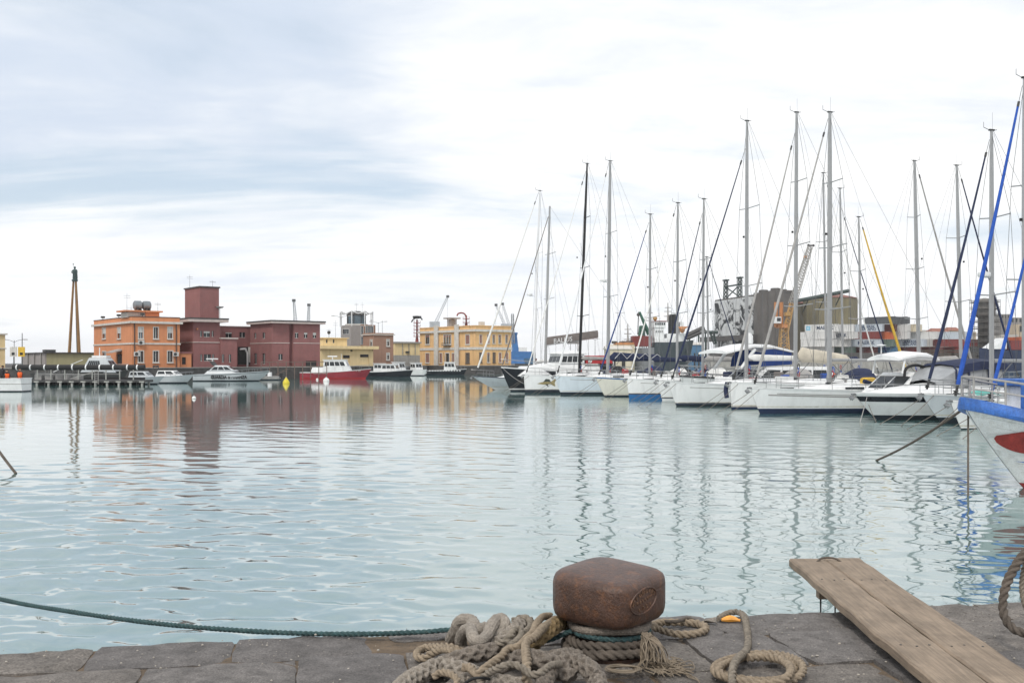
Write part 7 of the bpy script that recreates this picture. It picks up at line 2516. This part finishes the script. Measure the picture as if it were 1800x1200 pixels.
def person(label, p, face, vest=True, lean=.1):
    o = empty('person', p, face, label, 'person', 'crew of the work boat')
    verts = [(0, 0, .88), (0, 0, 1.10), (lean * .6, 0, 1.38), (lean, 0, 1.50), (lean, 0, 1.58),                    # pelvis chest neck
             (lean * .6, .18, 1.40), (lean * .6 + .05, .24, 1.14), (lean * .6 + .22, .20, .98), (lean * .6 + .30, .18, .96),
             (lean * .6, -.18, 1.40), (lean * .6 + .05, -.24, 1.14), (lean * .6 + .22, -.20, .98), (lean * .6 + .30, -.18, .96),
             (0, .10, .84), (.05, .11, .48), (.0, .11, .08), (.14, .12, .03), (0, -.10, .84), (.05, -.11, .48), (.0, -.11, .08), (.14, -.12, .03),
             (lean + .01, 0, 1.72)]
    edges = [(0, 1), (1, 2), (2, 3), (3, 4), (4, 21), (2, 5), (5, 6), (6, 7), (7, 8), (2, 9), (9, 10), (10, 11), (11, 12), (0, 13), (13, 14), (14, 15), (15, 16), (0, 17), (17, 18), (18, 19), (19, 20)]
    rad = [.15, .15, .15, .06, .08, .07, .05, .04, .035, .07, .05, .04, .035, .09, .065, .045, .035, .09, .065, .045, .035, .085]
    me = bpy.data.meshes.new('body'); me.from_pydata(verts, edges, [])
    b = bpy.data.objects.new('body', me); COL.objects.link(b); b.parent = o
    sk = b.modifiers.new('skin', 'SKIN'); su = b.modifiers.new('sub', 'SUBSURF'); su.levels = su.render_levels = 1
    for i, r in enumerate(rad):
        me.skin_vertices[0].data[i].radius = (r, r)
    me.skin_vertices[0].data[0].use_root = True
    me.materials.append(M_DKCL)
    mb = MB(); mb.ball((lean + .01, 0, 1.67), .105, 12, 1.2); hd = mb.build('head', M_SKIN, o, smooth=True)
    mb = MB(); mb.lathe([(.115, 1.68), (.118, 1.74), (.09, 1.80), (.02, 1.82)], (lean - .01, 0, 0), 12); mb.build('hair', M_HAIR, o, smooth=True)
    if vest:
        mb = MB(); mb.loft([[(lean * .6 * (z - .9) * 2 + r * .72 * math.cos(k * .524), r * math.sin(k * .524), z) for k in range(12)] for z, r in ((.9, .22), (1.1, .24), (1.35, .24), (1.46, .16))]); mb.build('vest', M_VEST, o, smooth=True)


zf_ = .62
person('crew member in dark clothes standing under the work boat roof', M_ @ Vector((-1.35, .2, zf_ - .1)), 1.2, False)
person('bending crew member in a bright orange vest in the work boat', M_ @ Vector((-2.05, .5, zf_ - .45)), -1.4, True, .3)
person('crew member in an orange vest near the work boat stern', M_ @ Vector((-2.95, .2, zf_ - .35)), -1.0, True, .15)
mooring(at(-40, 735, 25), at(28, 832, 24), 'dark mooring rope slanting into the water beyond the far end of the quay', .035, .05, M_BROWNROPE)
# ------------------------------------------------------------------ port behind the yachts
def slope(px, d):
    return xat(px, d)


# terminal wall and apron that carry the container tiers
M_TWALL = mat('terminal_wall', (0.085, 0.08, 0.078), .9, var=.35, scale=.25, streak=.3)
mb = MB(); mb.prism([(xat(1232, 325), 325), (xat(1990, 290), 290), (xat(1990, 600), 600), (xat(1232, 600), 600)], -1, 2.6)
tag(mb.build('container_apron', M_CONCRETE), 'concrete apron of the container terminal', kind='structure')
mb = MB(); mb.prism([(xat(1245, 326), 326), (xat(1990, 291), 291), (xat(1990, 293), 293), (xat(1245, 328), 328)], 2.604, 5.4)
tag(mb.build('terminal_wall', M_TWALL), 'dark stained wall along the terminal edge', 'wall')


# ---- grain silo with the black and white mural
def mural_material():
    m = mat('mural_black_white', (0.50, 0.52, 0.53), .85, var=.12, scale=.3, streak=.25)
    t = m.node_tree; b = t.nodes['Principled BSDF']
    old = b.inputs['Base Color'].links[0].from_socket
    tcn = t.nodes.new('ShaderNodeTexCoord')
    n = t.nodes.new('ShaderNodeTexNoise'); n.inputs['Scale'].default_value = .16; n.inputs['Detail'].default_value = 9; n.inputs['Roughness'].default_value = .62; n.inputs['Distortion'].default_value = 1.6
    t.links.new(tcn.outputs['Object'], n.inputs['Vector'])
    r = t.nodes.new('ShaderNodeMapRange'); r.inputs['From Min'].default_value = .50; r.inputs['From Max'].default_value = .56
    t.links.new(n.outputs['Fac'], r.inputs['Value'])
    mx = t.nodes.new('ShaderNodeMix'); mx.data_type = 'RGBA'
    t.links.new(r.outputs[0], mx.inputs[0]); t.links.new(old, mx.inputs[6]); mx.inputs[7].default_value = (.02, .022, .025, 1)
    t.links.new(mx.outputs[2], b.inputs['Base Color'])
    return m


M_MURAL = mural_material()
M_SILOG = mat('silo_grey', (0.115, 0.107, 0.10), .9, var=.2, scale=.15, streak=.3)
A = Vector((xat(1253, 462), 462)); Bq = Vector((xat(1374, 398), 398))
dv = Bq - A; Ls = dv.length; ang = math.atan2(dv.y, dv.x)
so = empty('grain_silo', (A.x, A.y, 2.6), ang, 'big concrete grain silo block with black and white mural and steel frame on top', 'silo')
Hs = zat(521, 425) - 2.6
mb = MB(); mb.span(0, Ls, 2, 5.5, 0, Hs); mb.build('core', M_SILOG, so)
n = 10
for i in range(n):
    w = Ls / n; x = w * (i + .5)
    m = M_MURAL if i < 6 else M_SILOG
    mb = MB()
    hh = Hs + (1.2 if i >= 6 else 0)
    poly = [(x + w * .498 * math.cos(math.pi + t * math.pi / 10), 2.3 + w * .40 * math.sin(math.pi + t * math.pi / 10)) for t in range(11)]
    mb.prism(poly, 0, hh); mb.build('silo_bay', m, so, smooth=True)
mb = MB(); mb.span(-6, Ls * .72, -3.8, -1.2, Hs * .33, Hs * .41); gal = mb.build('conveyor_gallery', M_TWALL, so)
mb = MB(); mb.span(-.4, Ls + .3, 1.2, 5.9, Hs + .003, Hs + .8); mb.build('roof_edge', M_SILOG, so)
for i in range(2):
    mb = MB(); mb.lathe([(2.0, Hs + .8), (2.0, Hs + 2.2), (1.6, Hs + 2.5)], (Ls * (.66 + .16 * i), 3.5, 0), 12); mb.build('roof_hopper', M_SILOG, so)
M_GST = mat('dark_green_steel', (0.035, 0.055, 0.05), .7, var=.3, scale=.5)
for k, xx in enumerate((Ls * .08, Ls * .30)):
    mb = MB(); lattice(mb, (xx, 4, Hs), (xx + .2, 4, Hs + 9.2), 1.6, 1.3, 5, .22); mb.box((xx + .2, 4, Hs + 9.6), (3.2, 2, .6)); mb.build('tower_leg', M_GST, so)
mb = MB()
for z0, z1 in ((1, 6.5), (6.5, 1)):
    mb.bar((Ls * .08, 4, Hs + z0), (Ls * .30, 4, Hs + z1), .28)
mb.bar((Ls * .08, 4, Hs + 6.6), (Ls * .30, 4, Hs + 6.6), .4); mb.build('cross_brace', M_GST, so)
for i in range(4):
    x = -2 + Ls * .22 * i
    mb = MB(); mb.bar((x, -2.5, 0), (x, -2.5, Hs * .33), .45); mb.build('gallery_leg', M_TWALL, so)

# ---- olive storage tanks with reddish cone roofs
M_OLIVE = mat('olive_silo', (0.20, 0.175, 0.105), .85, var=.12, scale=.12, streak=.28)
M_OLIVED = mat('olive_silo_dark', (0.14, 0.128, 0.088), .85, var=.12, scale=.12, streak=.3)
M_REDROOF = mat('faded_red_roof', (0.22, 0.10, 0.075), .8, var=.15, scale=.4)
for px, d, wpx, pyt, m, lab in ((1400, 440, 66, 534, M_OLIVED, 'dark olive many-sided storage silo behind the orange crane'), (1468, 424, 92, 524, M_OLIVE, 'large olive many-sided storage silo with faded red cone roof')):
    r = wpx / 2 / F * d; H = zat(pyt, d) - 2.6
    o = empty('storage_silo', (xat(px, d), d + r * .6, 2.6), .2, lab, 'silo')
    mb = MB(); mb.lathe([(r, 0), (r, H)], n=10); mb.build('wall', m, o)
    mb = MB(); mb.lathe([(r + .3, H + .01), (r + .3, H + .35), (r * .25, H + r * .22), (.3, H + r * .23)], n=10); mb.build('roof', M_REDROOF, o)
    for k in range(10):
        a_ = 2 * math.pi * k / 10
        mb = MB(); mb.bar((r * 1.0 * math.cos(a_), r * math.sin(a_), 0), (r * math.cos(a_), r * math.sin(a_), H), .22, n=5); mb.build('rib', M_OLIVED, o)
cv_ = empty('roof_conveyor', (xat(1374, 405), 405, 2.6), 0, 'inclined dark conveyor bridge running over the olive silos', 'conveyor')
p0 = at(1374, 534, 402) - cv_.location; p1 = at(1492, 511, 408) - cv_.location
mb = MB(); mb.bar(p0, p1, .75, n=4); mb.build('bridge', M_GST, cv_)
for t in (.15, .4, .65, .9):
    p = p0.lerp(p1, t); mb = MB(); mb.bar(p, p - Vector((0, -8, 5)), .25, n=4); mb.build('trestle', M_GST, cv_)

# ---- orange crane with pale lattice jib
M_ORC = mat('crane_orange', (0.46, 0.20, 0.075), .6, var=.2, scale=.4, streak=.2)
M_ORY = mat('crane_yellow_orange', (0.46, 0.28, 0.10), .6, var=.2, scale=.4, streak=.2)
d = 372
oc = empty('orange_dock_crane', (xat(1378, d), d, 2.6), 0, 'orange dock crane with white cab and tall pale lattice jib', 'crane')
P = lambda px, py: at(px, py, d) - oc.location
a_ = P(1378, 626); b_ = P(1372, 530)
for px, m in ((1364, M_ORC), (1373.5, M_ORC)):
    p0, p1 = P(px, 575), P(px, 531)
    mb = MB(); mb.bar(p0, p1, .72, .72, 4); mb.build('mast_leg', m, oc)
mb = MB(); lattice(mb, (0, 0, 0), P(1378, 572), 3.6, 2.4, 6, .2); mb.build('portal', M_ORY, oc)
mb = MB(); mb.box(P(1374, 573), (3.6, 3, 1.4)); mb.build('slewing_ring', M_ORC, oc)
mb = MB(); lattice(mb, P(1380, 586), P(1392, 533), 1.8, 1.3, 9, .18); mb.build('back_jib', M_ORY, oc)
mb = MB(); mb.box(P(1385, 552) , (2.4, 2, 1.4), .3); mb.build('counterweight', M_ORY, oc)
mb = MB(); mb.box(P(1363.5, 563) + Vector((0, -2.2, 0)), (2.6, 2, 2.4)); cb = mb.build('cab', M_WHITE2, oc, bevel=.1)
mb = MB(); mb.box(P(1365, 563) + Vector((0, -3.25, .2)), (1.4, .1, 1.3)); mb.build('cab_window', M_GLASS, cb)
M_JIB = mat('jib_pale', (0.33, 0.32, 0.30), .6, var=.15, scale=.4)
mb = MB(); lattice(mb, P(1393, 534), P(1424, 434), 2.4, 1.5, 20, .15); jb = mb.build('jib', M_JIB, oc)
mb = MB(); mb.bar(P(1420, 432.5), P(1430, 431), .35, n=6); mb.ball(P(1421, 431), .5, 8); mb.ball(P(1430, 431.5), .5, 8); mb.build('jib_head', M_TWALL, jb)
mb = MB(); mb.ball(P(1416, 452), .7, 8); mb.build('jib_sheave', M_ORC, jb)

# ---- containers in tiers
DC = 350
tier = lambda k: 2.62 + 2.62 * k
cN = 0


def cont(px0, px1, k, colour, label, text=None, logo=None, d=DC, rz=None):
    px = (px0 + px1) / 2
    wid = (px1 - px0) / F * d
    L = 12.2 if wid > 6.6 else 6.1
    c = min(1.0, max(.2, (wid - .6) / L))
    rz = -math.acos(c) * .9 if rz is None else rz
    return container(xat(px, d), d, tier(k), rz, L, colour, label, text, None, logo)


# supports: the lower tiers, long rows seen only in gaps between the boats
low = [('brown', 'red', 'dark', 'white', 'green', 'brown', 'blue', 'red')[i] for i in range(8)]
for i in range(8):
    p0 = 1418 + i * 38
    for k in (0, 1):
        col = low[(i + 3 * k) % 8]
        cont(p0, p0 + 36, k, col, '%s container in the %s tier, %s stack from the olive silo along the terminal wall' % (col, ('ground', 'second')[k], ('first', 'second', 'third', 'fourth', 'fifth', 'sixth', 'seventh', 'eighth')[i]), d=DC + 3)
cont(1416, 1462, 2, 'white', 'white reefer container with small red mark, third tier below the silo')
cont(1463, 1496, 2, 'white', 'white reefer container beside the red-marked one, third tier')
cont(1416, 1460, 3, 'white', 'white reefer container with tiny dark lettering, fourth tier below the silo')
cont(1461, 1496, 3, 'white', 'white reefer container reading MAERSK, fourth tier behind the tall masts', 'MAERSK')
cont(1423, 1470, 4, 'white', 'white reefer container with light blue star logo and MAERSK lettering, top tier', 'MAERSK', True)
cont(1472, 1500, 4, 'white', 'plain white reefer container, top tier behind the long yacht mast')
cont(1497, 1541, 2, 'grey', 'blue-grey container with star logo reading MAERSK, third tier under the red one', 'MAERSK', True)
cont(1497, 1540, 3, 'red', 'rust red container, fourth tier between two blue-grey ones')
cont(1497, 1546, 4, 'grey', 'blue-grey container reading MAERSK SEALAND, top tier above the red one', 'MAERSK/SEALAND', True)
cont(1542, 1572, 2, 'green', 'dull green container under the orange one')
cont(1542, 1572, 3, 'orange', 'orange container above the dull green one')
cont(1547, 1572, 4, 'brown', 'short dark brown container above the orange one')
cont(1533, 1567, 5, 'dark', 'dark grey container alone on the highest tier, long side out')
cont(1570, 1594, 5, 'dark', 'short dark grey container on the highest tier near the yellow furled jib')
cont(1573, 1594, 4, 'white', 'short white container under the dark grey one on the highest tier')
cont(1573, 1593, 3, 'white', 'short white container in the fourth tier beside the orange one')
cont(1575, 1618, 2, 'grey', 'pale blue container reading MAERSK SEALAND beside the green one', 'MAERSK/SEALAND', True)
cont(1594, 1640, 3, 'white', 'long white container on the pale blue lettered one')
cont(1595, 1612, 4, 'cream', 'short cream container perched on the long white one')
cont(1641, 1705, 2, 'red', 'long wine red container beyond the blue furled jib', rz=-.05)
cont(1646, 1706, 3, 'grey', 'long pale grey container on top of the wine red one', rz=-.05)
cont(1708, 1742, 2, 'brown', 'brown container behind the scaffolded tower')

# ---- timber stacks before the wall
M_TIMB = mat('dark_timber', (0.075, 0.055, 0.042), .9, var=.4, scale=1.2)
for i in range(3):
    o = empty('timber_stack', (xat(1632 + 26 * i, 300), 300, 2.6), 0, ('dark stack of timber sleepers by the terminal wall, next to the brown container', 'middle stack of dark timber sleepers by the terminal wall', 'timber stack nearest the scaffolded tower')[i], 'timber')
    for k in range(5):
        mb = MB(); mb.box((0, 0, .4 + .72 * k), (4.0 - .12 * k, 3, .55)); mb.build('sleeper_layer', M_TIMB, o)

# ---- round tower in scaffolding
d = 305
to = empty('scaffolded_tower', (xat(1731, d), d, 2.6), .1, 'round concrete water tower wrapped in steel scaffolding', 'tower')
zt_ = zat(529, d) - 2.6; zm = zat(553, d) - 2.6
mb = MB(); mb.lathe([(2.0, 0), (2.0, zm - 1), (3.1, zm), (3.1, zt_), (2.6, zt_ + .5), (.3, zt_ + .9)], n=16); mb.build('tower_body', mat('tower_concrete', (.15, .14, .13), .9, var=.15, scale=.3, streak=.3), to, smooth=True)
for i in range(10):
    a_ = 2 * math.pi * i / 10
    mb = MB(); mb.bar((4.3 * math.cos(a_), 4.3 * math.sin(a_), 0), (4.3 * math.cos(a_), 4.3 * math.sin(a_), zt_ + .4), .07, n=4); mb.build('scaffold_pole', M_WIRE, to)
for k in range(9):
    z = (zt_ - .5) * (k + 1) / 9
    mb = MB()
    for i in range(10):
        a0, a1 = 2 * math.pi * i / 10, 2 * math.pi * (i + 1) / 10
        mb.bar((4.3 * math.cos(a0), 4.3 * math.sin(a0), z + .6), (4.3 * math.cos(a1), 4.3 * math.sin(a1), z + .6), .06, n=4)
    mb.lathe([(3.25, z), (4.35, z), (4.35, z + .12), (3.25, z + .12)], n=10)
    mb.build('scaffold_deck', mat('scaffold_plank', (.12, .11, .10), .8, var=.3), to)

# ---- dark ship hull with red deck stripe at the right
d = 285
sp = empty('dark_freighter', (xat(1790, d), d, 0), .0, 'dark hulled freighter with red deck band behind the scaffolded tower', 'ship')
x0, x1 = xat(1722, d) - xat(1790, d), 45
mb = MB(); mb.loft([[(x0, y, z0) for y, z0 in ((0, -1), (0, 6.6))] + [(x0, .4, 6.6), (x0, .4, -1)], [(x0 + 6, -4.5, -1), (x0 + 5, -5, 5.9), (x0 + 5, 5, 5.9), (x0 + 6, 4.5, -1)], [(x1, -5, -1), (x1, -5.2, 5.4), (x1, 5.2, 5.4), (x1, 5, -1)]]); mb.build('hull', M_NAVY, sp)
mb = MB(); mb.span(x0 + 6.5, x1, -5.0, 5, 5.95, 8.6); mb.build('red_hatch_band', M_C['red'], sp)
mb = MB(); mb.span(x0 + 9, x1 - 1, -4.4, 4.4, 8.603, 9.6); mb.build('deck_cargo', M_C['orange'], sp)
mb = MB(); mb.loft([[(x0 + 1.5 + 3 * t, -3.6 + 6.4 * k, 6.2 + 2.2 * t * (1 if k in (0, 1) else 1)) for k, t in ((0, 0), (1, 0), (1, 1), (0, 1))], [(x0 + 6 , -3.6 + 6.4 * k, 6.2 + 3.2 * t) for k, t in ((0, 0), (1, 0), (1, 1), (0, 1))]]); mb.build('bow_locker', M_WHITE2, sp)
mb = MB(); mb.bar((x0 + 14, 0, 6), (x0 + 14, 0, 12.5), .15); mb.build('foremast', M_WHITE2, sp)

# ---- town beyond
def town(px0, px1, py0, d, m, label, roof=None, nwin=0, rows=1, py1=636):
    x0, x1 = xat(px0, d), xat(px1, d); zt_ = zat(py0, d)
    o = empty('town_building', ((x0 + x1) / 2, d, 1.5), 0, label, 'building', 'town buildings behind the port')
    w = x1 - x0; H = zt_ - 1.5
    hs = []
    vis = min(H, 14)
    for r_ in range(rows):
        for k in range(nwin):
            a_ = w * (.08 + .84 * k / max(1, nwin)); ww = w * .84 / max(1, nwin) * .5
            zc_ = H - vis * (r_ + .62) / (rows + .4)
            hs.append((a_, a_ + ww, zc_, zc_ + vis / (rows + .4) * .5))
    mb = MB(); holes_face(mb, 'R', -w / 2, 0, 0, w, 0, H, hs, .4)
    mb.add([(-w / 2, 0, H), (w / 2, 0, H), (w / 2, 12, H), (-w / 2, 12, H), (-w / 2, 0, 0), (w / 2, 0, 0), (w / 2, 12, 0), (-w / 2, 12, 0)], [(0, 1, 2, 3), (1, 5, 6, 2), (3, 2, 6, 7), (0, 3, 7, 4)])
    mb.build('wall', m, o)
    for h in hs:
        mb = MB(); fbox(mb, 'R', -w / 2, 0, h[0], h[1], h[2], h[3], -.38, -.3); mb.build('window', M_GLASS, o)
    if roof is not None:
        mb = MB(); mb.loft([[(-w / 2 - .4, -.5, H + .01), (w / 2 + .4, -.5, H + .01), (w / 2 + .4, 12.5, H + .01), (-w / 2 - .4, 12.5, H + .01)], [(-w / 2 + 1.2, 5.5, H + 2.4), (w / 2 - 1.2, 5.5, H + 2.4), (w / 2 - 1.2, 6.5, H + 2.4), (-w / 2 + 1.2, 6.5, H + 2.4)]]); mb.build('roof', roof, o)


M_T1 = mat('town_grey', (.24, .225, .21), .9, var=.12, scale=.1, streak=.2); M_T2 = mat('town_cream', (.46, .38, .28), .9, var=.12, scale=.1, streak=.2); M_T3 = mat('town_pale', (.42, .40, .37), .9, var=.12, scale=.1, streak=.2)
M_TRF = mat('town_red_roof', (.26, .10, .065), .85, var=.15, scale=.3)
town(1640, 1668, 583, 640, M_T3, 'pale town house with red roof left of the blue furled jib', M_TRF, 4, 1)
town(1668, 1690, 581, 660, M_T2, 'cream town house with red roof behind the blue furled jib', M_TRF, 4, 1)
town(1612, 1640, 580, 670, M_T3, 'pale flat-roofed town house behind the white containers', None, 5, 1)
town(1690, 1716, 583, 650, M_T2, 'low cream town house left of the scaffolded tower', None, 4, 1)
town(1760, 1778, 552, 560, M_T1, 'tall grey town block right of the scaffolded tower', None, 3, 3)
town(1774, 1830, 558, 540, M_T1, 'wide stepped grey town block above the ochre arcade', None, 7, 3)
town(1787, 1850, 570, 480, M_T2, 'ochre town palace with rows of arched openings', None, 6, 2)
town(1758, 1790, 588, 470, M_T3, 'low pale town building above the freighter', None, 4, 1)
town(1820, 1990, 562, 620, M_T3, 'long pale town front at the right end of the port', None, 14, 3)

# ---- coaster with white bridge, grab crane and red load
d = 262
M_HULLG = mat('coaster_hull', (.032, .045, .052), .55, var=.2, scale=.25, streak=.25)
M_HULLL = mat('coaster_hull_grey', (.17, .18, .19), .6, var=.15, scale=.25, streak=.25)
cs = empty('coaster', (xat(1150, d), d, 0), .0, 'dark hulled coaster with white bridge, black funnel and green grab crane', 'ship')
Q = lambda px, py, dy=0.0: at(px, py, d + dy) - cs.location
hr_ = []
for px, wd, py in ((1108, 3.5, 612), (1125, 5, 612), (1145, 5.2, 611), (1147, 5.2, 602), (1180, 5.2, 602), (1205, 4.2, 599), (1219, .4, 597.5)):
    z = zat(py, d); x = xat(px, d) - xat(1150, d)
    k = 1.0 if px < 1200 else (.55 if px < 1210 else .3)
    xo = 0 if px < 1200 else (-1.0 if px < 1210 else -2.0)
    hr_.append([(x + xo, -wd * k, -1), (x, -wd, z), (x, wd, z), (x + xo, wd * k, -1)])
mb = MB(); mb.loft(hr_[2:]); mb.build('hull', M_HULLG, cs)
mb = MB(); mb.loft(hr_[:3]); mb.build('stern_hull', M_HULLL, cs)
def sbox(px0, px1, py0, py1, dep, m, name, dy=-5.5, par=None):
    a_, b_ = Q(px0, py1), Q(px1, py0)
    mb = MB(); mb.span(a_.x, b_.x, dy, dy + dep, a_.z, b_.z)
    return mb.build(name, m, par or cs)
sbox(1146.5, 1168, 595, 602.3, 9, M_WHITE2, 'accommodation', -4.6)
sb_ = sbox(1146, 1163, 577, 594.9, 8, M_WHITE2, 'superstructure', -4.4)
bb = sbox(1145, 1166, 566.5, 576.8, 8, M_WHITE2, 'bridge', -4.6)
for k in range(5):
    sbox(1147.2 + 3.7 * k, 1149.6 + 3.7 * k, 568.5, 572, .3, M_GLASS, 'bridge_window', -4.72, bb)
for k in range(4):
    sbox(1148.5 + 3.4 * k, 1149.8 + 3.4 * k, 582, 585, .3, M_GLASS, 'window', -4.52, sb_)
sbox(1146, 1167, 565, 566.3, 8.6, M_C['red'], 'bridge_roof_edge', -4.8)
sbox(1168.2, 1200, 587, 602, 8, M_WHITE2, 'deck_house', -4.2)
sbox(1177, 1187, 553, 600, 5, M_RUBBER, 'funnel', -2.5)
sbox(1193, 1200, 566, 586.9, 5, M_WHITE2, 'forward_house', -2.2)
mb = MB(); p = Q(1193, 583); mb.loft([[(p.x + x * k, -5.6 + y * k, p.z + z * k) for x, y, z in ((-1.6, 0, 1.2), (0, -.9, .3), (1.6, 0, 1.2), (0, .9, .3), )] for k in (.2, 1)]); mb.ball((p.x, -5.5, p.z + .4), .7, 10, 1.3); mb.build('lifeboat', M_ORC, cs, smooth=True)
for px, py0, py1 in ((1103.5, 569, 608), (1174, 532, 566), (1142, 533, 600)):
    a_, b_ = Q(px, py1), Q(px, py0)
    mb = MB(); mb.bar(a_, b_, .32, .12, 6)
    for t in (.3, .55, .75):
        c = a_.lerp(b_, t); mb.bar(c - Vector((1.3 * (1 - t * .5), 0, 0)), c + Vector((1.3 * (1 - t * .5), 0, 0)), .1, n=4)
    mb.build('signal_mast', M_GREYC, cs)
sbox(1108.5, 1141, 591, 609, 4.8, M_C['red'], 'red_deck_cargo', -4.7)
for k in range(9):
    sbox(1109 + 3.7 * k, 1110.5 + 3.7 * k, 609.2, 612, .4, M_GST, 'hatch_fitting', -4.9)
M_GRAB = mat('grab_crane_green', (.04, .12, .085), .6, var=.2, scale=.5)
mb = MB(); lattice(mb, Q(1128, 591), Q(1128.5, 573), 1.4, 1.0, 4, .2); mb.build('crane_post', M_GRAB, cs)
mb = MB(); mb.bar(Q(1141, 588), Q(1124, 548), .6, .3, 4); mb.build('crane_jib', M_GRAB, cs)
mb = MB(); mb.bar(Q(1122.5, 548), Q(1121, 588), .12, n=4); mb.ball(Q(1122, 553), .45, 8); mb.build('grab_cable', M_TWALL, cs)
mb = MB(); mb.ball(Q(1151.5, 559.5), .6, 8); mb.bar(Q(1152, 567), Q(1152, 559), .25); mb.build('orange_searchlight', M_ORY, cs)
# barge with pale load
bg_ = empty('barge', (xat(1092, 256), 256, 0), 0, 'low cream and grey barge loaded with scrap left of the coaster', 'barge')
mb = MB(); mb.span(-3.6, 3.2, -2, 4, -.5, zat(606, 256)); mb.build('hull', M_C['cream'], bg_)
mb = MB(); mb.span(-1.6, 3.1, -2.1, 4, zat(606, 256) + .003, zat(605, 256) + .4); mb.build('coaming', M_ORC, bg_)
rd = random.Random(4)
for k in range(12):
    mb = MB(); mb.box((rd.uniform(-3, 2.6), rd.uniform(-1.5, 2), zat(604, 256) + .35), (rd.uniform(.5, 1.2), .9, rd.uniform(.4, 1.0)), rd.uniform(0, 3)); mb.build('scrap_piece', rd.choice((M_C['cream'], M_TWALL, M_RSTEEL)), bg_)
# pale sheds and blue shed at its sides
def shed(px0, px1, py0, d, m, label, name='quay_shed'):
    x0, x1 = xat(px0, d), xat(px1, d)
    o = empty(name, ((x0 + x1) / 2, d, -.5), 0, label, 'shed')
    w = x1 - x0; H = zat(py0, d) + .5
    mb = MB(); mb.span(-w / 2, w / 2, 0, 8, 0, H); mb.build('wall', m, o)
    mb = MB(); mb.loft([[(-w / 2 - .3, -.3, H + .004), (w / 2 + .3, -.3, H + .004), (w / 2 + .3, 8.3, H + .004), (-w / 2 - .3, 8.3, H + .004)], [(-w / 2 - .3, 3.8, H + .9), (w / 2 + .3, 3.8, H + .9), (w / 2 + .3, 4.2, H + .9), (-w / 2 - .3, 4.2, H + .9)]]); mb.build('roof', M_TRIM, o)
    for k in range(2):
        mb = MB(); mb.span(-w * .3 + w * .4 * k, -w * .15 + w * .4 * k, -.05, -.005, 1.2, H * .7); mb.build('door', M_DOOR, o)


shed(1067, 1110, 613.5, 250, M_C['cream'], 'long low cream shed in front of the barge')
shed(1216, 1234, 606, 300, M_C['blue'], 'blue-grey shed between coaster and mural silo')
# inclined conveyor and gantry left of the silo
cg = empty('loading_conveyor', (xat(1230, 330), 330, 2.6), 0, 'slanting covered conveyor leading to the mural silo', 'conveyor')
P = lambda px, py: at(px, py, 330) - cg.location
for a_, b_ in (((1206, 590), (1238, 575)), ((1206, 595), (1240, 580))):
    mb = MB(); mb.bar(P(*a_), P(*b_), .7, n=4); mb.build('conveyor_duct', M_TWALL, cg)
for px in (1212, 1228, 1240):
    mb = MB(); mb.bar(P(px, 640), P(px, 583), .25, n=4); mb.build('support_leg', M_GST, cg)
mb = MB(); mb.bar(P(1238, 583), P(1262, 584), .5, n=4); mb.build('link_bridge', M_GST, cg)
mb = MB(); lattice(mb, P(1251, 583), P(1257, 604), 1.2, .8, 5, .18); mb.build('chute', M_GST, cg)
# long low sea wall and light masts near the blue crane
mb = MB(); mb.prism([(xat(905, 232), 232), (xat(985, 240), 240), (xat(985, 243), 243), (xat(905, 235), 235)], -1, 2.1)
tag(mb.build('stone_mole', M_DARKSTONE), 'low dark stone mole past the apricot house', 'mole')
for k, (px, py) in enumerate(((990, 592), (1003, 600), (1020, 588), (1046, 596), (1090, 550))):
    pole(px, py, 420, ('bare lamp mast on the yard right of the blue crane', 'lower lamp mast on the yard behind the motorsailer wheelhouse', 'lamp mast on the yard behind the brown boom cover', 'lamp mast on the yard behind the red awning', 'tall yard lamp mast left of the coaster')[k], True, .16)

# ---- sea air
hz_m = bpy.data.materials.new('sea_haze'); hz_m.use_nodes = True
ht = hz_m.node_tree; ht.nodes.clear()
hv = ht.nodes.new('ShaderNodeVolumePrincipled'); hv.inputs['Color'].default_value = (.93, .96, 1, 1); hv.inputs['Density'].default_value = .00016; hv.inputs['Anisotropy'].default_value = .2
ho = ht.nodes.new('ShaderNodeOutputMaterial'); ht.links.new(hv.outputs[0], ho.inputs['Volume'])
mb = MB(); mb.span(-2600, 2600, -80, 2600, -3, 48)
tag(mb.build('haze', hz_m), 'thin pale sea haze over the harbour', kind='stuff')
